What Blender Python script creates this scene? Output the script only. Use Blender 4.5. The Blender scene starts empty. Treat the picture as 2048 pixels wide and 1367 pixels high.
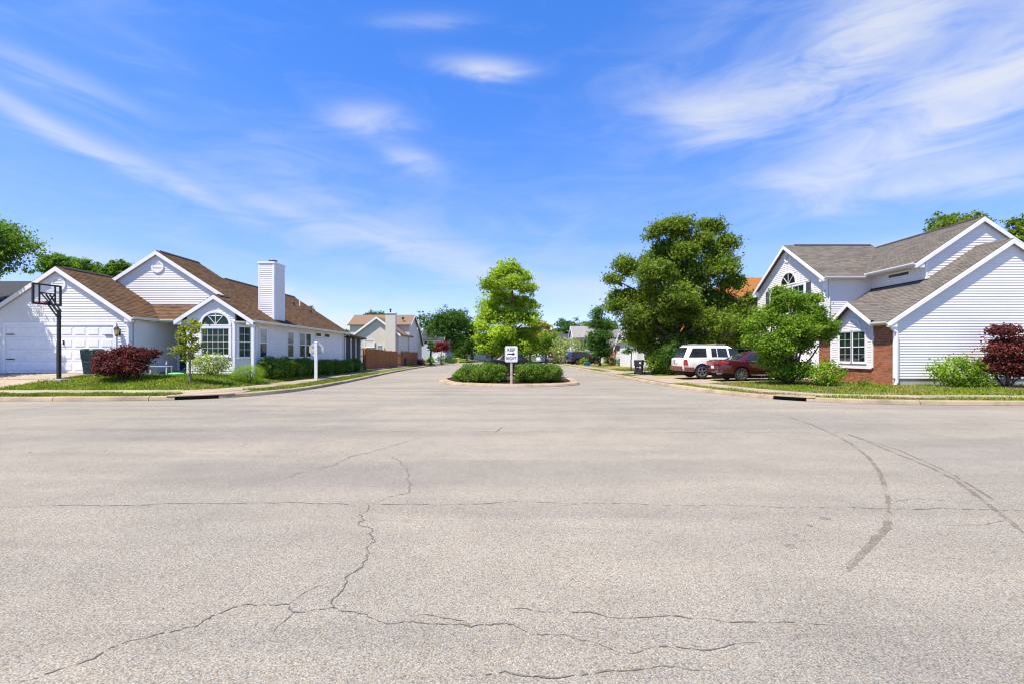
import bpy, bmesh, math, random
import numpy as np
from mathutils import Vector, Matrix

sc = bpy.context.scene
COL = sc.collection
R = math.radians
random.seed(7)

# ------------------------------------------------------------------ camera
EYE = 1.5
cam_d = bpy.data.cameras.new('camera')
cam = bpy.data.objects.new('camera', cam_d)
COL.objects.link(cam)
cam.location = (0, 0, EYE)
cam.rotation_euler = (R(90), 0, 0)
cam_d.sensor_width = 36.0
cam_d.lens = 36.0 * 960 / 2048
cam_d.shift_y = 25.5 / 2048
cam_d.clip_start = 0.05
cam_d.clip_end = 4000
sc.camera = cam

# ------------------------------------------------------------------ world
SUN = Vector((0.40, 0.30, -1.0)).normalized()      # travel direction of the light
sun_el = math.asin(-SUN.z)
sun_az = math.atan2(-SUN.x, -SUN.y)

world = bpy.data.worlds.new('World')
sc.world = world
world.use_nodes = True
wt = world.node_tree
wt.nodes.clear()


def wn(kind, **kw):
    n = wt.nodes.new(kind)
    for k, v in kw.items():
        setattr(n, k, v)
    return n


def wl(a, b):
    wt.links.new(a, b)


def wmath(op, a, b=None, c=None, clamp=False):
    n = wn('ShaderNodeMath', operation=op)
    n.use_clamp = clamp
    for i, v in enumerate((a, b, c)):
        if v is None:
            continue
        if isinstance(v, (int, float)):
            n.inputs[i].default_value = v
        else:
            wl(v, n.inputs[i])
    return n.outputs[0]


sky = wn('ShaderNodeTexSky', sky_type='NISHITA', sun_disc=False)
sky.sun_elevation = sun_el
sky.sun_rotation = sun_az % (2 * math.pi)
sky.altitude = 200
sky.air_density = 1.0
sky.dust_density = 0.2
sky.ozone_density = 2.2
hs = wn('ShaderNodeHueSaturation')
hs.inputs['Hue'].default_value = 0.507
hs.inputs['Saturation'].default_value = 1.26
hs.inputs['Value'].default_value = 1.0
wl(sky.outputs[0], hs.inputs['Color'])
gm_ = wn('ShaderNodeGamma')
gm_.inputs['Gamma'].default_value = 0.68
wl(hs.outputs[0], gm_.inputs['Color'])
ti = wn('ShaderNodeMix', data_type='RGBA', blend_type='MULTIPLY')
ti.inputs['Factor'].default_value = 1.0
wl(gm_.outputs[0], ti.inputs['A'])
ti.inputs['B'].default_value = (1.36, 1.38, 1.88, 1)
hs2 = wn('ShaderNodeHueSaturation')
hs2.inputs['Saturation'].default_value = 1.13
wl(ti.outputs['Result'], hs2.inputs['Color'])

tc = wn('ShaderNodeTexCoord')
sep = wn('ShaderNodeSeparateXYZ')
wl(tc.outputs['Generated'], sep.inputs[0])
AZ = wmath('ARCTAN2', sep.outputs[0], sep.outputs[1])
EL = wmath('ARCSINE', sep.outputs[2])
# streaky noise for cirrus
mp = wn('ShaderNodeMapping')
mp.inputs['Rotation'].default_value = (0, 0, R(-14))
mp.inputs['Scale'].default_value = (2.3, 8.5, 1)
cmb = wn('ShaderNodeCombineXYZ')
wl(AZ, cmb.inputs[0])
wl(EL, cmb.inputs[1])
wl(cmb.outputs[0], mp.inputs[0])
nz = wn('ShaderNodeTexNoise')
nz.inputs['Scale'].default_value = 2.0
nz.inputs['Detail'].default_value = 7
nz.inputs['Roughness'].default_value = 0.62
nz.inputs['Distortion'].default_value = 0.9
wl(mp.outputs[0], nz.inputs['Vector'])
nz2 = wn('ShaderNodeTexNoise')
nz2.inputs['Scale'].default_value = 4.0
nz2.inputs['Detail'].default_value = 6
wl(cmb.outputs[0], nz2.inputs['Vector'])
# warp the cloud coordinates
AZw = wmath('ADD', AZ, wmath('MULTIPLY', wmath('SUBTRACT', nz2.outputs[0], 0.5), 0.07))
ELw = wmath('ADD', EL, wmath('MULTIPLY', wmath('SUBTRACT', nz.outputs[0], 0.5), 0.03))


CV = wn('ShaderNodeCombineXYZ')
wl(AZw, CV.inputs[0])
wl(ELw, CV.inputs[1])


def cloud(azc, elc, la, lb, ang, s, acc):
    """soft elongated veil of cirrus centred at azimuth/elevation, half-lengths la/lb (radians)"""
    m = wn('ShaderNodeMapping', vector_type='TEXTURE')
    m.inputs['Location'].default_value = (azc, elc, 0)
    m.inputs['Rotation'].default_value = (0, 0, ang)
    m.inputs['Scale'].default_value = (la, lb, 1)
    wl(CV.outputs[0], m.inputs[0])
    d = wn('ShaderNodeVectorMath', operation='DOT_PRODUCT')
    wl(m.outputs[0], d.inputs[0])
    wl(m.outputs[0], d.inputs[1])
    return wmath('MULTIPLY_ADD', wmath('POWER', 0.3679, d.outputs['Value']), s, acc)


CIRRUS = [  # azimuth deg, elevation deg, half length, half width, tilt deg, strength
    (0, 13, 300, 8.0, 0, .13),
    (-43.0, 18.6, 6.0, .7, -24, .55), (-35.0, 16.2, 8.0, .9, -20, .42), (-24.0, 14.6, 8.0, 1.1, -18, .34), (-13.0, 12.8, 8.0, 1.5, -18, .40), (-4.5, 10.8, 6.0, 1.7, -18, .48),
    (-20.0, 18.0, 13.0, 3.2, -18, .13), (-43.0, 22.6, 6.0, 1.1, -10, .36), (-44.0, 29, 10.0, 3.0, -10, .12),
    (-3.2, 30.8, 4.6, .9, -2, .70), (-16.6, 25.2, 4.0, 1.3, 4, .62), (-12.0, 21.8, 3.2, 1.1, -10, .46), (-10.4, 34.2, 5.0, .8, 6, .22),
    (21.8, 24.6, 5.2, 1.7, -14, .80), (28.5, 25.4, 8.0, 2.3, 8, .80), (36.5, 28.0, 6.0, 3.4, 38, .80), (41.0, 32.0, 6.0, 5.0, 40, .85),
    (45.0, 22.0, 9.0, 3.6, 18, 1.2), (37.5, 18.6, 8.0, 2.0, 12, .60), (41.5, 15.0, 9.0, 1.2, 1, .66), (31.0, 17.8, 4.0, .9, -10, .34),
    (24.0, 30.0, 12.0, 5, 14, .20), (37.5, 9.5, 6.0, 1.0, 3, .28), (6.0, 8.2, 10.0, 1.6, -4, .34), (10.0, 6.2, 7.0, 1.3, 0, .50), (-20.0, 5.8, 10.0, 1.3, 0, .26), (-42.0, 8.4, 7.0, 1.2, -6, .40),
    (-25.6, 6.3, 1.3, .9, 20, 1.5), (-23.0, 5.5, 1.1, .7, 0, 1.4), (-19.2, 3.6, 2.0, .8, 0, 1.5), (-17.2, 2.9, 2.2, .7, 0, 1.3),
    (66.0, 26.0, 12, 3.5, 20, .7), (-72, 24, 14, 2.5, -20, .5), (110, 33, 16, 4, 20, .6), (-115, 28, 16, 3.5, -10, .6), (165, 26, 18, 3.5, 10, .6),
]
tot = 0.0
for a_, e_, l_, w_, t_, s_ in CIRRUS:
    tot = cloud(R(a_), R(e_), R(l_), R(w_), R(t_), s_, tot)
fil = wn('ShaderNodeMapRange')
fil.inputs['From Min'].default_value = 0.34
fil.inputs['From Max'].default_value = 0.66
fil.inputs['To Min'].default_value = 0.28
fil.inputs['To Max'].default_value = 1.32
wl(nz.outputs[0], fil.inputs['Value'])
base_veil = wmath('MULTIPLY', wmath('SUBTRACT', nz.outputs[0], 0.50, clamp=True), 0.22, clamp=True)
dens = wmath('ADD', wmath('MULTIPLY', tot, fil.outputs[0]), base_veil)
dens = wmath('SUBTRACT', 1.0, wmath('EXPONENT', wmath('MULTIPLY', dens, -1.25)), clamp=True)
mixc = wn('ShaderNodeMix', data_type='RGBA')
wl(dens, mixc.inputs['Factor'])
wl(hs2.outputs[0], mixc.inputs['A'])
mixc.inputs['B'].default_value = (3.7, 3.85, 4.15, 1)
bg = wn('ShaderNodeBackground')
bg.inputs['Strength'].default_value = 0.125
world.cycles.sampling_method = 'MANUAL'
world.cycles.sample_map_resolution = 512
wl(mixc.outputs['Result'], bg.inputs['Color'])
wo = wn('ShaderNodeOutputWorld')
wl(bg.outputs[0], wo.inputs['Surface'])

# ------------------------------------------------------------------ sun
sd = bpy.data.lights.new('sun', 'SUN')
sd.energy = 5.0
sd.angle = R(0.53)
sd.color = (1.0, 0.905, 0.76)
so = bpy.data.objects.new('sun', sd)
COL.objects.link(so)
so.rotation_euler = SUN.to_track_quat('-Z', 'Y').to_euler()
so.location = (-20, -15, 50)

sc.view_settings.view_transform = 'Standard'
sc.view_settings.look = 'None'
sc.view_settings.exposure = 0.83
sc.view_settings.gamma = 1.0
sc.view_settings.use_curve_mapping = False
sc.render.engine = 'CYCLES'
sc.cycles.use_denoising = True
sc.cycles.denoising_input_passes = 'RGB_ALBEDO_NORMAL'
sc.cycles.denoising_prefilter = 'ACCURATE'
sc.cycles.filter_width = 1.2
sc.cycles.max_bounces = 6
sc.cycles.diffuse_bounces = 3
sc.cycles.glossy_bounces = 3
sc.cycles.transmission_bounces = 4
sc.cycles.transparent_max_bounces = 8
sc.cycles.caustics_reflective = False
sc.cycles.caustics_refractive = False
sc.cycles.sample_clamp_indirect = 6.0


# ------------------------------------------------------------------ materials
def newmat(name):
    m = bpy.data.materials.new(name)
    m.use_nodes = True
    nt = m.node_tree
    bs = nt.nodes['Principled BSDF']
    return m, nt, bs


def nd(nt, kind, **kw):
    n = nt.nodes.new(kind)
    for k, v in kw.items():
        setattr(n, k, v)
    return n


def setin(n, **kw):
    for k, v in kw.items():
        n.inputs[k.replace('_', ' ')].default_value = v


def c4(c):
    return (c[0], c[1], c[2], 1)


def ramp(nt, fac, stops):
    r = nd(nt, 'ShaderNodeValToRGB')
    e = r.color_ramp.elements
    while len(e) < len(stops):
        e.new(0.5)
    for i, (p, c) in enumerate(stops):
        e[i].position = p
        e[i].color = c4(c) if len(c) == 3 else c
    nt.links.new(fac, r.inputs[0])
    return r.outputs[0]


def objcoord(nt):
    g = nd(nt, 'ShaderNodeNewGeometry')
    return g


def noise(nt, vec, scale, detail=4, rough=0.55, dist=0.0):
    n = nd(nt, 'ShaderNodeTexNoise')
    setin(n, Scale=scale, Detail=detail, Roughness=rough, Distortion=dist)
    if vec is not None:
        nt.links.new(vec, n.inputs['Vector'])
    return n


def mixrgb(nt, fac, a, b, mode='MIX'):
    m = nd(nt, 'ShaderNodeMix', data_type='RGBA', blend_type=mode)
    for s, v in (('Factor', fac), ('A', a), ('B', b)):
        if isinstance(v, (int, float)):
            m.inputs[s].default_value = v
        elif isinstance(v, (tuple, list)):
            m.inputs[s].default_value = c4(v)
        else:
            nt.links.new(v, m.inputs[s])
    return m.outputs['Result']


def bump(nt, bs, h, strength=0.3, dist=0.01):
    b = nd(nt, 'ShaderNodeBump')
    setin(b, Strength=strength, Distance=dist)
    nt.links.new(h, b.inputs['Height'])
    nt.links.new(b.outputs[0], bs.inputs['Normal'])


def m_plain(name, col, rough=0.6, var=0.12, scale=6.0, metal=0.0, spec=0.4, bmp=0.0, bscale=60):
    """painted or natural surface with slight uneven colour"""
    m, nt, bs = newmat(name)
    g = objcoord(nt)
    n = noise(nt, g.outputs['Position'], scale, 5)
    lo = tuple(c * (1 - var) for c in col)
    hi = tuple(min(1, c * (1 + var)) for c in col)
    cc = ramp(nt, n.outputs[0], [(0.3, lo), (0.7, hi)])
    nt.links.new(cc, bs.inputs['Base Color'])
    setin(bs, Roughness=rough, Metallic=metal)
    bs.inputs['Specular IOR Level'].default_value = spec
    if bmp:
        n2 = noise(nt, g.outputs['Position'], bscale, 3)
        bump(nt, bs, n2.outputs[0], bmp, 0.01)
    return m


def m_island(name, cols, rough=0.7, spec=0.3, wear=None, bmp=0.0, bscale=90):
    """colour picked per separate piece of the mesh (shingles, boards, stones)"""
    m, nt, bs = newmat(name)
    g = objcoord(nt)
    oi = nd(nt, 'ShaderNodeObjectInfo')
    ad = nd(nt, 'ShaderNodeMath', operation='ADD')
    nt.links.new(g.outputs['Random Per Island'], ad.inputs[0])
    nt.links.new(oi.outputs['Random'], ad.inputs[1])
    fr = nd(nt, 'ShaderNodeMath', operation='FRACT')
    nt.links.new(ad.outputs[0], fr.inputs[0])
    k = len(cols)
    cc = ramp(nt, fr.outputs[0], [(i / (k - 1), c) for i, c in enumerate(cols)])
    if wear:
        n = noise(nt, g.outputs['Position'], wear[1], 5)
        f = ramp(nt, n.outputs[0], [(0.42, (0, 0, 0)), (0.72, (1, 1, 1))])
        mm = nd(nt, 'ShaderNodeMath', operation='MULTIPLY')
        nt.links.new(f, mm.inputs[0])
        mm.inputs[1].default_value = wear[2]
        cc = mixrgb(nt, mm.outputs[0], cc, wear[0])
    nt.links.new(cc, bs.inputs['Base Color'])
    setin(bs, Roughness=rough)
    bs.inputs['Specular IOR Level'].default_value = spec
    if bmp:
        n2 = noise(nt, g.outputs['Position'], bscale, 2)
        bump(nt, bs, n2.outputs[0], bmp, 0.006)
    return m


def m_leaf(name, cols, trans=0.40, patch=0.0):
    m, nt, bs = newmat(name)
    g = objcoord(nt)
    k = len(cols)
    cc = ramp(nt, g.outputs['Random Per Island'], [(i / (k - 1), c) for i, c in enumerate(cols)])
    n = noise(nt, g.outputs['Position'], 0.9, 3)
    f = ramp(nt, n.outputs[0], [(0.35, (0.72, 0.76, 0.72)), (0.68, (1.25, 1.2, 1.05))])
    cc = mixrgb(nt, 1.0, cc, f, 'MULTIPLY')
    nt.links.new(cc, bs.inputs['Base Color'])
    setin(bs, Roughness=0.55)
    bs.inputs['Specular IOR Level'].default_value = 0.16
    tr = nd(nt, 'ShaderNodeBsdfTranslucent')
    t2 = mixrgb(nt, 1.0, cc, (1.5, 1.5, 0.6), 'MULTIPLY')
    nt.links.new(t2, tr.inputs['Color'])
    mx = nd(nt, 'ShaderNodeMixShader')
    mx.inputs[0].default_value = trans
    out = nt.nodes['Material Output']
    nt.links.new(bs.outputs[0], mx.inputs[1])
    nt.links.new(tr.outputs[0], mx.inputs[2])
    nt.links.new(mx.outputs[0], out.inputs['Surface'])
    return m


def m_glass(name, col=(0.018, 0.026, 0.028), rough=0.03, wob=0.06, spec=0.45):
    m, nt, bs = newmat(name)
    g = objcoord(nt)
    n = noise(nt, g.outputs['Position'], 2.3, 2)
    cc = ramp(nt, n.outputs[0], [(0.35, col), (0.7, tuple(c * 2.2 for c in col))])
    nt.links.new(cc, bs.inputs['Base Color'])
    setin(bs, Roughness=rough, IOR=1.6)
    bs.inputs['Specular IOR Level'].default_value = spec
    n2 = noise(nt, g.outputs['Position'], 5.0, 2)
    bump(nt, bs, n2.outputs[0], wob, 0.02)
    return m


def m_paint(name, col, rough=0.25, coat=0.6, metal=0.0):
    m, nt, bs = newmat(name)
    g = objcoord(nt)
    n = noise(nt, g.outputs['Position'], 3.0, 4)
    cc = ramp(nt, n.outputs[0], [(0.3, tuple(c * 0.9 for c in col)), (0.75, tuple(min(1, c * 1.08) for c in col))])
    nt.links.new(cc, bs.inputs['Base Color'])
    setin(bs, Roughness=rough, Metallic=metal)
    bs.inputs['Coat Weight'].default_value = coat
    bs.inputs['Coat Roughness'].default_value = 0.06
    return m


def m_emit_free_net(name, col):
    return m_plain(name, col, 0.8, 0.05)


def m_asphalt(name='asphalt', dark=None, ragged=False):
    m, nt, bs = newmat(name)
    g = objcoord(nt)
    P = g.outputs['Position']
    # stone chips
    v = nd(nt, 'ShaderNodeTexVoronoi')
    setin(v, Scale=125.0, Randomness=1.0)
    nt.links.new(P, v.inputs['Vector'])
    chip = nd(nt, 'ShaderNodeSeparateColor')
    nt.links.new(v.outputs['Color'], chip.inputs[0])
    stones = ramp(nt, chip.outputs[0], [(0.0, (0.20, 0.183, 0.163)), (0.18, (0.30, 0.276, 0.243)), (0.6, (0.345, 0.315, 0.275)), (0.86, (0.385, 0.352, 0.302)), (1.0, (0.46, 0.43, 0.39))])
    tint = ramp(nt, chip.outputs[1], [(0.0, (1.06, 0.98, 0.9)), (0.5, (1, 1, 1)), (1.0, (0.94, 0.98, 1.06))])
    stones = mixrgb(nt, 1.0, stones, tint, 'MULTIPLY')
    edge = ramp(nt, v.outputs['Distance'], [(0.35, (1, 1, 1)), (0.8, (0.62, 0.6, 0.58))])
    stones = mixrgb(nt, 1.0, stones, edge, 'MULTIPLY')
    fine = noise(nt, P, 210.0, 3, 0.7)
    ff = ramp(nt, fine.outputs[0], [(0.30, (0.66, 0.66, 0.67)), (0.5, (1, 1, 1)), (0.72, (1.16, 1.15, 1.12))])
    stones = mixrgb(nt, 0.75, stones, ff, 'MULTIPLY')
    # broad wear: wheel paths, dusty centre, darker damp blotches
    n1 = noise(nt, P, 0.16, 4, 0.55, 0.6)
    w1 = ramp(nt, n1.outputs[0], [(0.34, (0.83, 0.865, 0.845)), (0.62, (1.02, 1.03, 0.965))])
    stones = mixrgb(nt, 1.0, stones, w1, 'MULTIPLY')
    mp_ = nd(nt, 'ShaderNodeMapping')
    mp_.inputs['Scale'].default_value = (0.09, 0.9, 1)
    nt.links.new(P, mp_.inputs[0])
    n2 = noise(nt, mp_.outputs[0], 1.0, 5, 0.6, 0.4)
    w2 = ramp(nt, n2.outputs[0], [(0.38, (0.86, 0.87, 0.89)), (0.55, (1.0, 1.0, 1.0)), (0.75, (1.05, 1.04, 1.02))])
    stones = mixrgb(nt, 1.0, stones, w2, 'MULTIPLY')
    n3 = noise(nt, P, 1.3, 5, 0.6)
    w3 = ramp(nt, n3.outputs[0], [(0.3, (0.92, 0.92, 0.92)), (0.6, (1.03, 1.03, 1.03))])
    stones = mixrgb(nt, 1.0, stones, w3, 'MULTIPLY')
    if dark:
        stones = mixrgb(nt, 1.0, stones, dark, 'MULTIPLY')
    nt.links.new(stones, bs.inputs['Base Color'])
    if ragged:                      # worn, patchy tar: bare asphalt shows through
        nh = noise(nt, P, 70.0, 4, 0.8)
        nb = noise(nt, P, 3.0, 3, 0.6)
        ah = nd(nt, 'ShaderNodeMath', operation='ADD')
        nt.links.new(nh.outputs[0], ah.inputs[0])
        nt.links.new(nb.outputs[0], ah.inputs[1])
        hf = nd(nt, 'ShaderNodeMath', operation='MULTIPLY')
        nt.links.new(ah.outputs[0], hf.inputs[0])
        hf.inputs[1].default_value = 0.5
        al = ramp(nt, hf.outputs[0], [(0.44, (0, 0, 0)), (0.60, (1, 1, 1))])
        hh = nd(nt, 'ShaderNodeMath', operation='MULTIPLY')
        nt.links.new(al, hh.inputs[0])
        hh.inputs[1].default_value = 1.0
        nt.links.new(hh.outputs[0], bs.inputs['Alpha'])
    setin(bs, Roughness=0.95)
    bs.inputs['Specular IOR Level'].default_value = 0.03
    add = nd(nt, 'ShaderNodeMath', operation='SUBTRACT')
    nt.links.new(fine.outputs[0], add.inputs[0])
    nt.links.new(v.outputs['Distance'], add.inputs[1])
    bump(nt, bs, add.outputs[0], 0.42, 0.005)
    return m


def m_concrete(name, col, dark=0.78, joint=None):
    m, nt, bs = newmat(name)
    g = objcoord(nt)
    P = g.outputs['Position']
    n1 = noise(nt, P, 1.1, 6, 0.65)
    oi = nd(nt, 'ShaderNodeObjectInfo')
    base = ramp(nt, n1.outputs[0], [(0.3, tuple(c * dark for c in col)), (0.55, col), (0.8, tuple(min(1, c * 1.1) for c in col))])
    ob = ramp(nt, oi.outputs['Random'], [(0.0, (0.88, 0.87, 0.86)), (1.0, (1.08, 1.07, 1.05))])
    base = mixrgb(nt, 1.0, base, ob, 'MULTIPLY')
    n2 = noise(nt, P, 45, 4, 0.7)
    f2 = ramp(nt, n2.outputs[0], [(0.3, (0.8, 0.8, 0.8)), (0.7, (1.12, 1.12, 1.12))])
    base = mixrgb(nt, 1.0, base, f2, 'MULTIPLY')
    nt.links.new(base, bs.inputs['Base Color'])
    setin(bs, Roughness=0.95)
    bs.inputs['Specular IOR Level'].default_value = 0.03
    bump(nt, bs, n2.outputs[0], 0.25, 0.006)
    return m


def m_lawn(name, greens, dry, dryamt):
    m, nt, bs = newmat(name)
    g = objcoord(nt)
    P = g.outputs['Position']
    n1 = noise(nt, P, 14, 5, 0.7)
    gc = ramp(nt, n1.outputs[0], [(0.3, greens[0]), (0.55, greens[1]), (0.75, greens[2])])
    n2 = noise(nt, P, 0.75, 5, 0.62)
    f = ramp(nt, n2.outputs[0], [(0.60 - dryamt, (0, 0, 0)), (0.70 - dryamt * 0.6, (1, 1, 1))])
    gc = mixrgb(nt, f, gc, dry)
    nt.links.new(gc, bs.inputs['Base Color'])
    setin(bs, Roughness=0.95)
    bs.inputs['Specular IOR Level'].default_value = 0.02
    bump(nt, bs, n1.outputs[0], 0.8, 0.04)
    return m


def m_grass(name, cols, dry, dryamt):
    m, nt, bs = newmat(name)
    g = objcoord(nt)
    P = g.outputs['Position']
    cc = ramp(nt, g.outputs['Random Per Island'], [(i / (len(cols) - 1), c) for i, c in enumerate(cols)])
    n2 = noise(nt, P, 0.75, 5, 0.62)
    f = ramp(nt, n2.outputs[0], [(0.60 - dryamt, (0, 0, 0)), (0.70 - dryamt * 0.6, (1, 1, 1))])
    n3 = noise(nt, P, 0.35, 3)
    f3 = ramp(nt, n3.outputs[0], [(0.35, (0.75, 0.82, 0.75)), (0.65, (1.25, 1.15, 1.0))])
    cc = mixrgb(nt, 1.0, cc, f3, 'MULTIPLY')
    cc = mixrgb(nt, f, cc, dry)
    nt.links.new(cc, bs.inputs['Base Color'])
    setin(bs, Roughness=0.6)
    bs.inputs['Specular IOR Level'].default_value = 0.08
    tr = nd(nt, 'ShaderNodeBsdfTranslucent')
    nt.links.new(cc, tr.inputs['Color'])
    mx = nd(nt, 'ShaderNodeMixShader')
    mx.inputs[0].default_value = 0.3
    nt.links.new(bs.outputs[0], mx.inputs[1])
    nt.links.new(tr.outputs[0], mx.inputs[2])
    nt.links.new(mx.outputs[0], nt.nodes['Material Output'].inputs['Surface'])
    return m


def m_lap(name, col, pitch=0.115):
    """far-off lap siding: board lines too fine to pick apart"""
    m, nt, bs = newmat(name)
    g = objcoord(nt)
    s = nd(nt, 'ShaderNodeSeparateXYZ')
    nt.links.new(g.outputs['Position'], s.inputs[0])
    d = nd(nt, 'ShaderNodeMath', operation='DIVIDE')
    nt.links.new(s.outputs[2], d.inputs[0])
    d.inputs[1].default_value = pitch
    f = nd(nt, 'ShaderNodeMath', operation='FRACT')
    nt.links.new(d.outputs[0], f.inputs[0])
    n = noise(nt, g.outputs['Position'], 1.0, 4)
    cc = ramp(nt, n.outputs[0], [(0.3, tuple(c * 0.93 for c in col)), (0.7, col)])
    nt.links.new(cc, bs.inputs['Base Color'])
    setin(bs, Roughness=0.55)
    inv = nd(nt, 'ShaderNodeMath', operation='SUBTRACT')
    inv.inputs[0].default_value = 1.0
    nt.links.new(f.outputs[0], inv.inputs[1])
    bump(nt, bs, inv.outputs[0], 0.6, 0.012)
    return m


M = {}
M['asphalt'] = m_asphalt()
M['crack'] = m_plain('crack', (0.125, 0.112, 0.10), 0.95, 0.35, 40)
M['seal'] = m_asphalt('tar_line', (0.83, 0.81, 0.79), True)
M['oil'] = m_asphalt('oil_stain', (0.88, 0.86, 0.83), True)
M['kerb'] = m_concrete('kerb_concrete', (0.37, 0.298, 0.212), dark=0.62)
M['walk'] = m_concrete('walk_concrete', (0.345, 0.29, 0.22), dark=0.7)
M['drive'] = m_concrete('drive_concrete', (0.36, 0.30, 0.225))
M['found'] = m_concrete('foundation', (0.40, 0.385, 0.37))
M['mulch'] = m_plain('mulch', (0.045, 0.026, 0.018), 0.95, 0.6, 30, bmp=1.0, bscale=25)
M['chip'] = m_island('mulch_chip', [(0.025, 0.014, 0.01), (0.06, 0.034, 0.022), (0.10, 0.06, 0.04), (0.04, 0.024, 0.018)], 0.95, 0.1)
M['earth'] = m_lawn('far_ground', [(0.05, 0.075, 0.02), (0.075, 0.11, 0.026), (0.10, 0.13, 0.035)], (0.16, 0.13, 0.07), 0.05)
M['lawn_l'] = m_lawn('lawn_green', [(0.056, 0.091, 0.014), (0.106, 0.159, 0.022), (0.163, 0.207, 0.036)], (0.213, 0.183, 0.054), 0.03)
M['lawn_r'] = m_lawn('lawn_patchy', [(0.062, 0.091, 0.017), (0.112, 0.152, 0.024), (0.163, 0.189, 0.036)], (0.338, 0.244, 0.108), 0.13)
GC = [(0.082, 0.147, 0.017), (0.163, 0.260, 0.024), (0.274, 0.346, 0.038), (0.383, 0.433, 0.065)]
M['grass_l'] = m_grass('grass_blades', GC, (0.22, 0.20, 0.05), 0.02)
M['grass_r'] = m_grass('grass_blades_patchy', GC, (0.30, 0.23, 0.13), 0.10)

SID = (0.74, 0.745, 0.755)
M['siding'] = m_island('white_siding', [(0.735, 0.728, 0.715), (0.76, 0.752, 0.74), (0.748, 0.742, 0.73)], 0.5, 0.2, wear=((0.60, 0.585, 0.56), 0.8, 0.4))
M['sheath'] = m_plain('wall_sheathing', (0.60, 0.60, 0.60), 0.8, 0.05)
M['trim'] = m_plain('white_trim', (0.80, 0.80, 0.805), 0.45, 0.05, 3)
M['gutter'] = m_plain('gutter_white', (0.74, 0.74, 0.735), 0.4, 0.07, 2)
M['soffit'] = m_plain('soffit', (0.70, 0.66, 0.57), 0.6, 0.06, 3)
M['shingle_b'] = m_island('brown_shingle', [(0.097, 0.058, 0.035), (0.139, 0.084, 0.048), (0.167, 0.107, 0.064), (0.121, 0.072, 0.044)], 0.95, 0.02, wear=((0.075, 0.058, 0.042), 1.3, 0.5), bmp=0.5, bscale=140)
M['shingle_g'] = m_island('grey_shingle', [(0.115, 0.103, 0.088), (0.15, 0.135, 0.116), (0.178, 0.161, 0.139), (0.132, 0.119, 0.102)], 0.95, 0.02, wear=((0.11, 0.10, 0.087), 1.3, 0.4), bmp=0.5, bscale=140)
M['shingle_o'] = m_island('orange_shingle', [(0.40, 0.155, 0.042), (0.48, 0.20, 0.06), (0.44, 0.175, 0.05)], 0.95, 0.02)
M['shingle_t'] = m_island('tan_shingle', [(0.21, 0.135, 0.082), (0.27, 0.175, 0.108), (0.235, 0.15, 0.092)], 0.95, 0.02)
M['shingle_k'] = m_island('charcoal_shingle', [(0.045, 0.048, 0.055), (0.065, 0.068, 0.076), (0.055, 0.058, 0.065)], 0.95, 0.02)
M['shingle_f'] = m_island('pale_grey_shingle', [(0.20, 0.19, 0.185), (0.26, 0.25, 0.24), (0.23, 0.22, 0.21)], 0.95, 0.02)
M['ridge'] = m_plain('ridge_dark', (0.035, 0.03, 0.03), 0.9, 0.2)
M['deck'] = m_plain('roof_deck', (0.10, 0.085, 0.075), 0.9, 0.1)
M['glass'] = m_glass('window_glass', (0.010, 0.015, 0.016))
M['glass_refl'] = m_glass('window_glass_green_reflection', (0.006, 0.020, 0.013), spec=0.2)  # dark green reflection of trees painted into the pane colour
M['glass_b'] = m_glass('window_glass_blind', (0.16, 0.17, 0.165), 0.08)
M['cglass'] = m_glass('car_glass', (0.012, 0.016, 0.02), 0.02, 0.0)
M['sash'] = m_plain('sash_white', (0.78, 0.78, 0.78), 0.4, 0.04)
M['brick'] = m_island('red_brick', [(0.251, 0.089, 0.047), (0.335, 0.131, 0.070), (0.400, 0.173, 0.097), (0.279, 0.105, 0.055)], 0.95, 0.03, bmp=0.5, bscale=120)
M['mortar'] = m_plain('mortar', (0.52, 0.44, 0.36), 0.95, 0.12, 12)
M['shutter'] = m_plain('shutter_dark', (0.055, 0.065, 0.085), 0.5, 0.1)
M['black'] = m_plain('black_metal', (0.014, 0.014, 0.015), 0.45, 0.2, 8, spec=0.5)
M['grey'] = m_plain('grey_metal', (0.36, 0.37, 0.38), 0.45, 0.12, 4, metal=0.3)
M['alu'] = m_plain('sign_back', (0.50, 0.51, 0.52), 0.6, 0.10, 5, metal=0.0, spec=0.1)
M['white'] = m_plain('white_paint', (0.80, 0.80, 0.80), 0.45, 0.06, 5)
M['offwhite'] = m_plain('dusty_white', (0.72, 0.71, 0.69), 0.5, 0.06, 5)
M['orange'] = m_plain('rim_orange', (0.62, 0.10, 0.03), 0.5, 0.1)
M['net'] = m_plain('net_white', (0.78, 0.78, 0.78), 0.9, 0.05)
M['acryl'] = None
M['bin_g'] = m_plain('bin_green', (0.035, 0.075, 0.055), 0.5, 0.2, 5)
M['bin_k'] = m_plain('bin_charcoal', (0.022, 0.024, 0.028), 0.5, 0.2, 5)
M['bin_b'] = m_plain('bin_blue', (0.03, 0.17, 0.33), 0.5, 0.15, 5)
M['wood'] = m_island('fence_cedar', [(0.30, 0.115, 0.045), (0.38, 0.155, 0.065), (0.34, 0.135, 0.055), (0.42, 0.18, 0.08)], 0.9, 0.03, wear=((0.20, 0.105, 0.065), 2.5, 0.4), bmp=0.4, bscale=50)
M['post_w'] = m_plain('weathered_post', (0.42, 0.36, 0.26), 0.9, 0.25, 9)
M['bark'] = m_plain('bark', (0.095, 0.07, 0.052), 0.95, 0.45, 9, bmp=0.9, bscale=28)
M['bark_l'] = m_plain('bark_pale', (0.22, 0.185, 0.15), 0.95, 0.3, 9, bmp=0.7, bscale=30)
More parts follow.
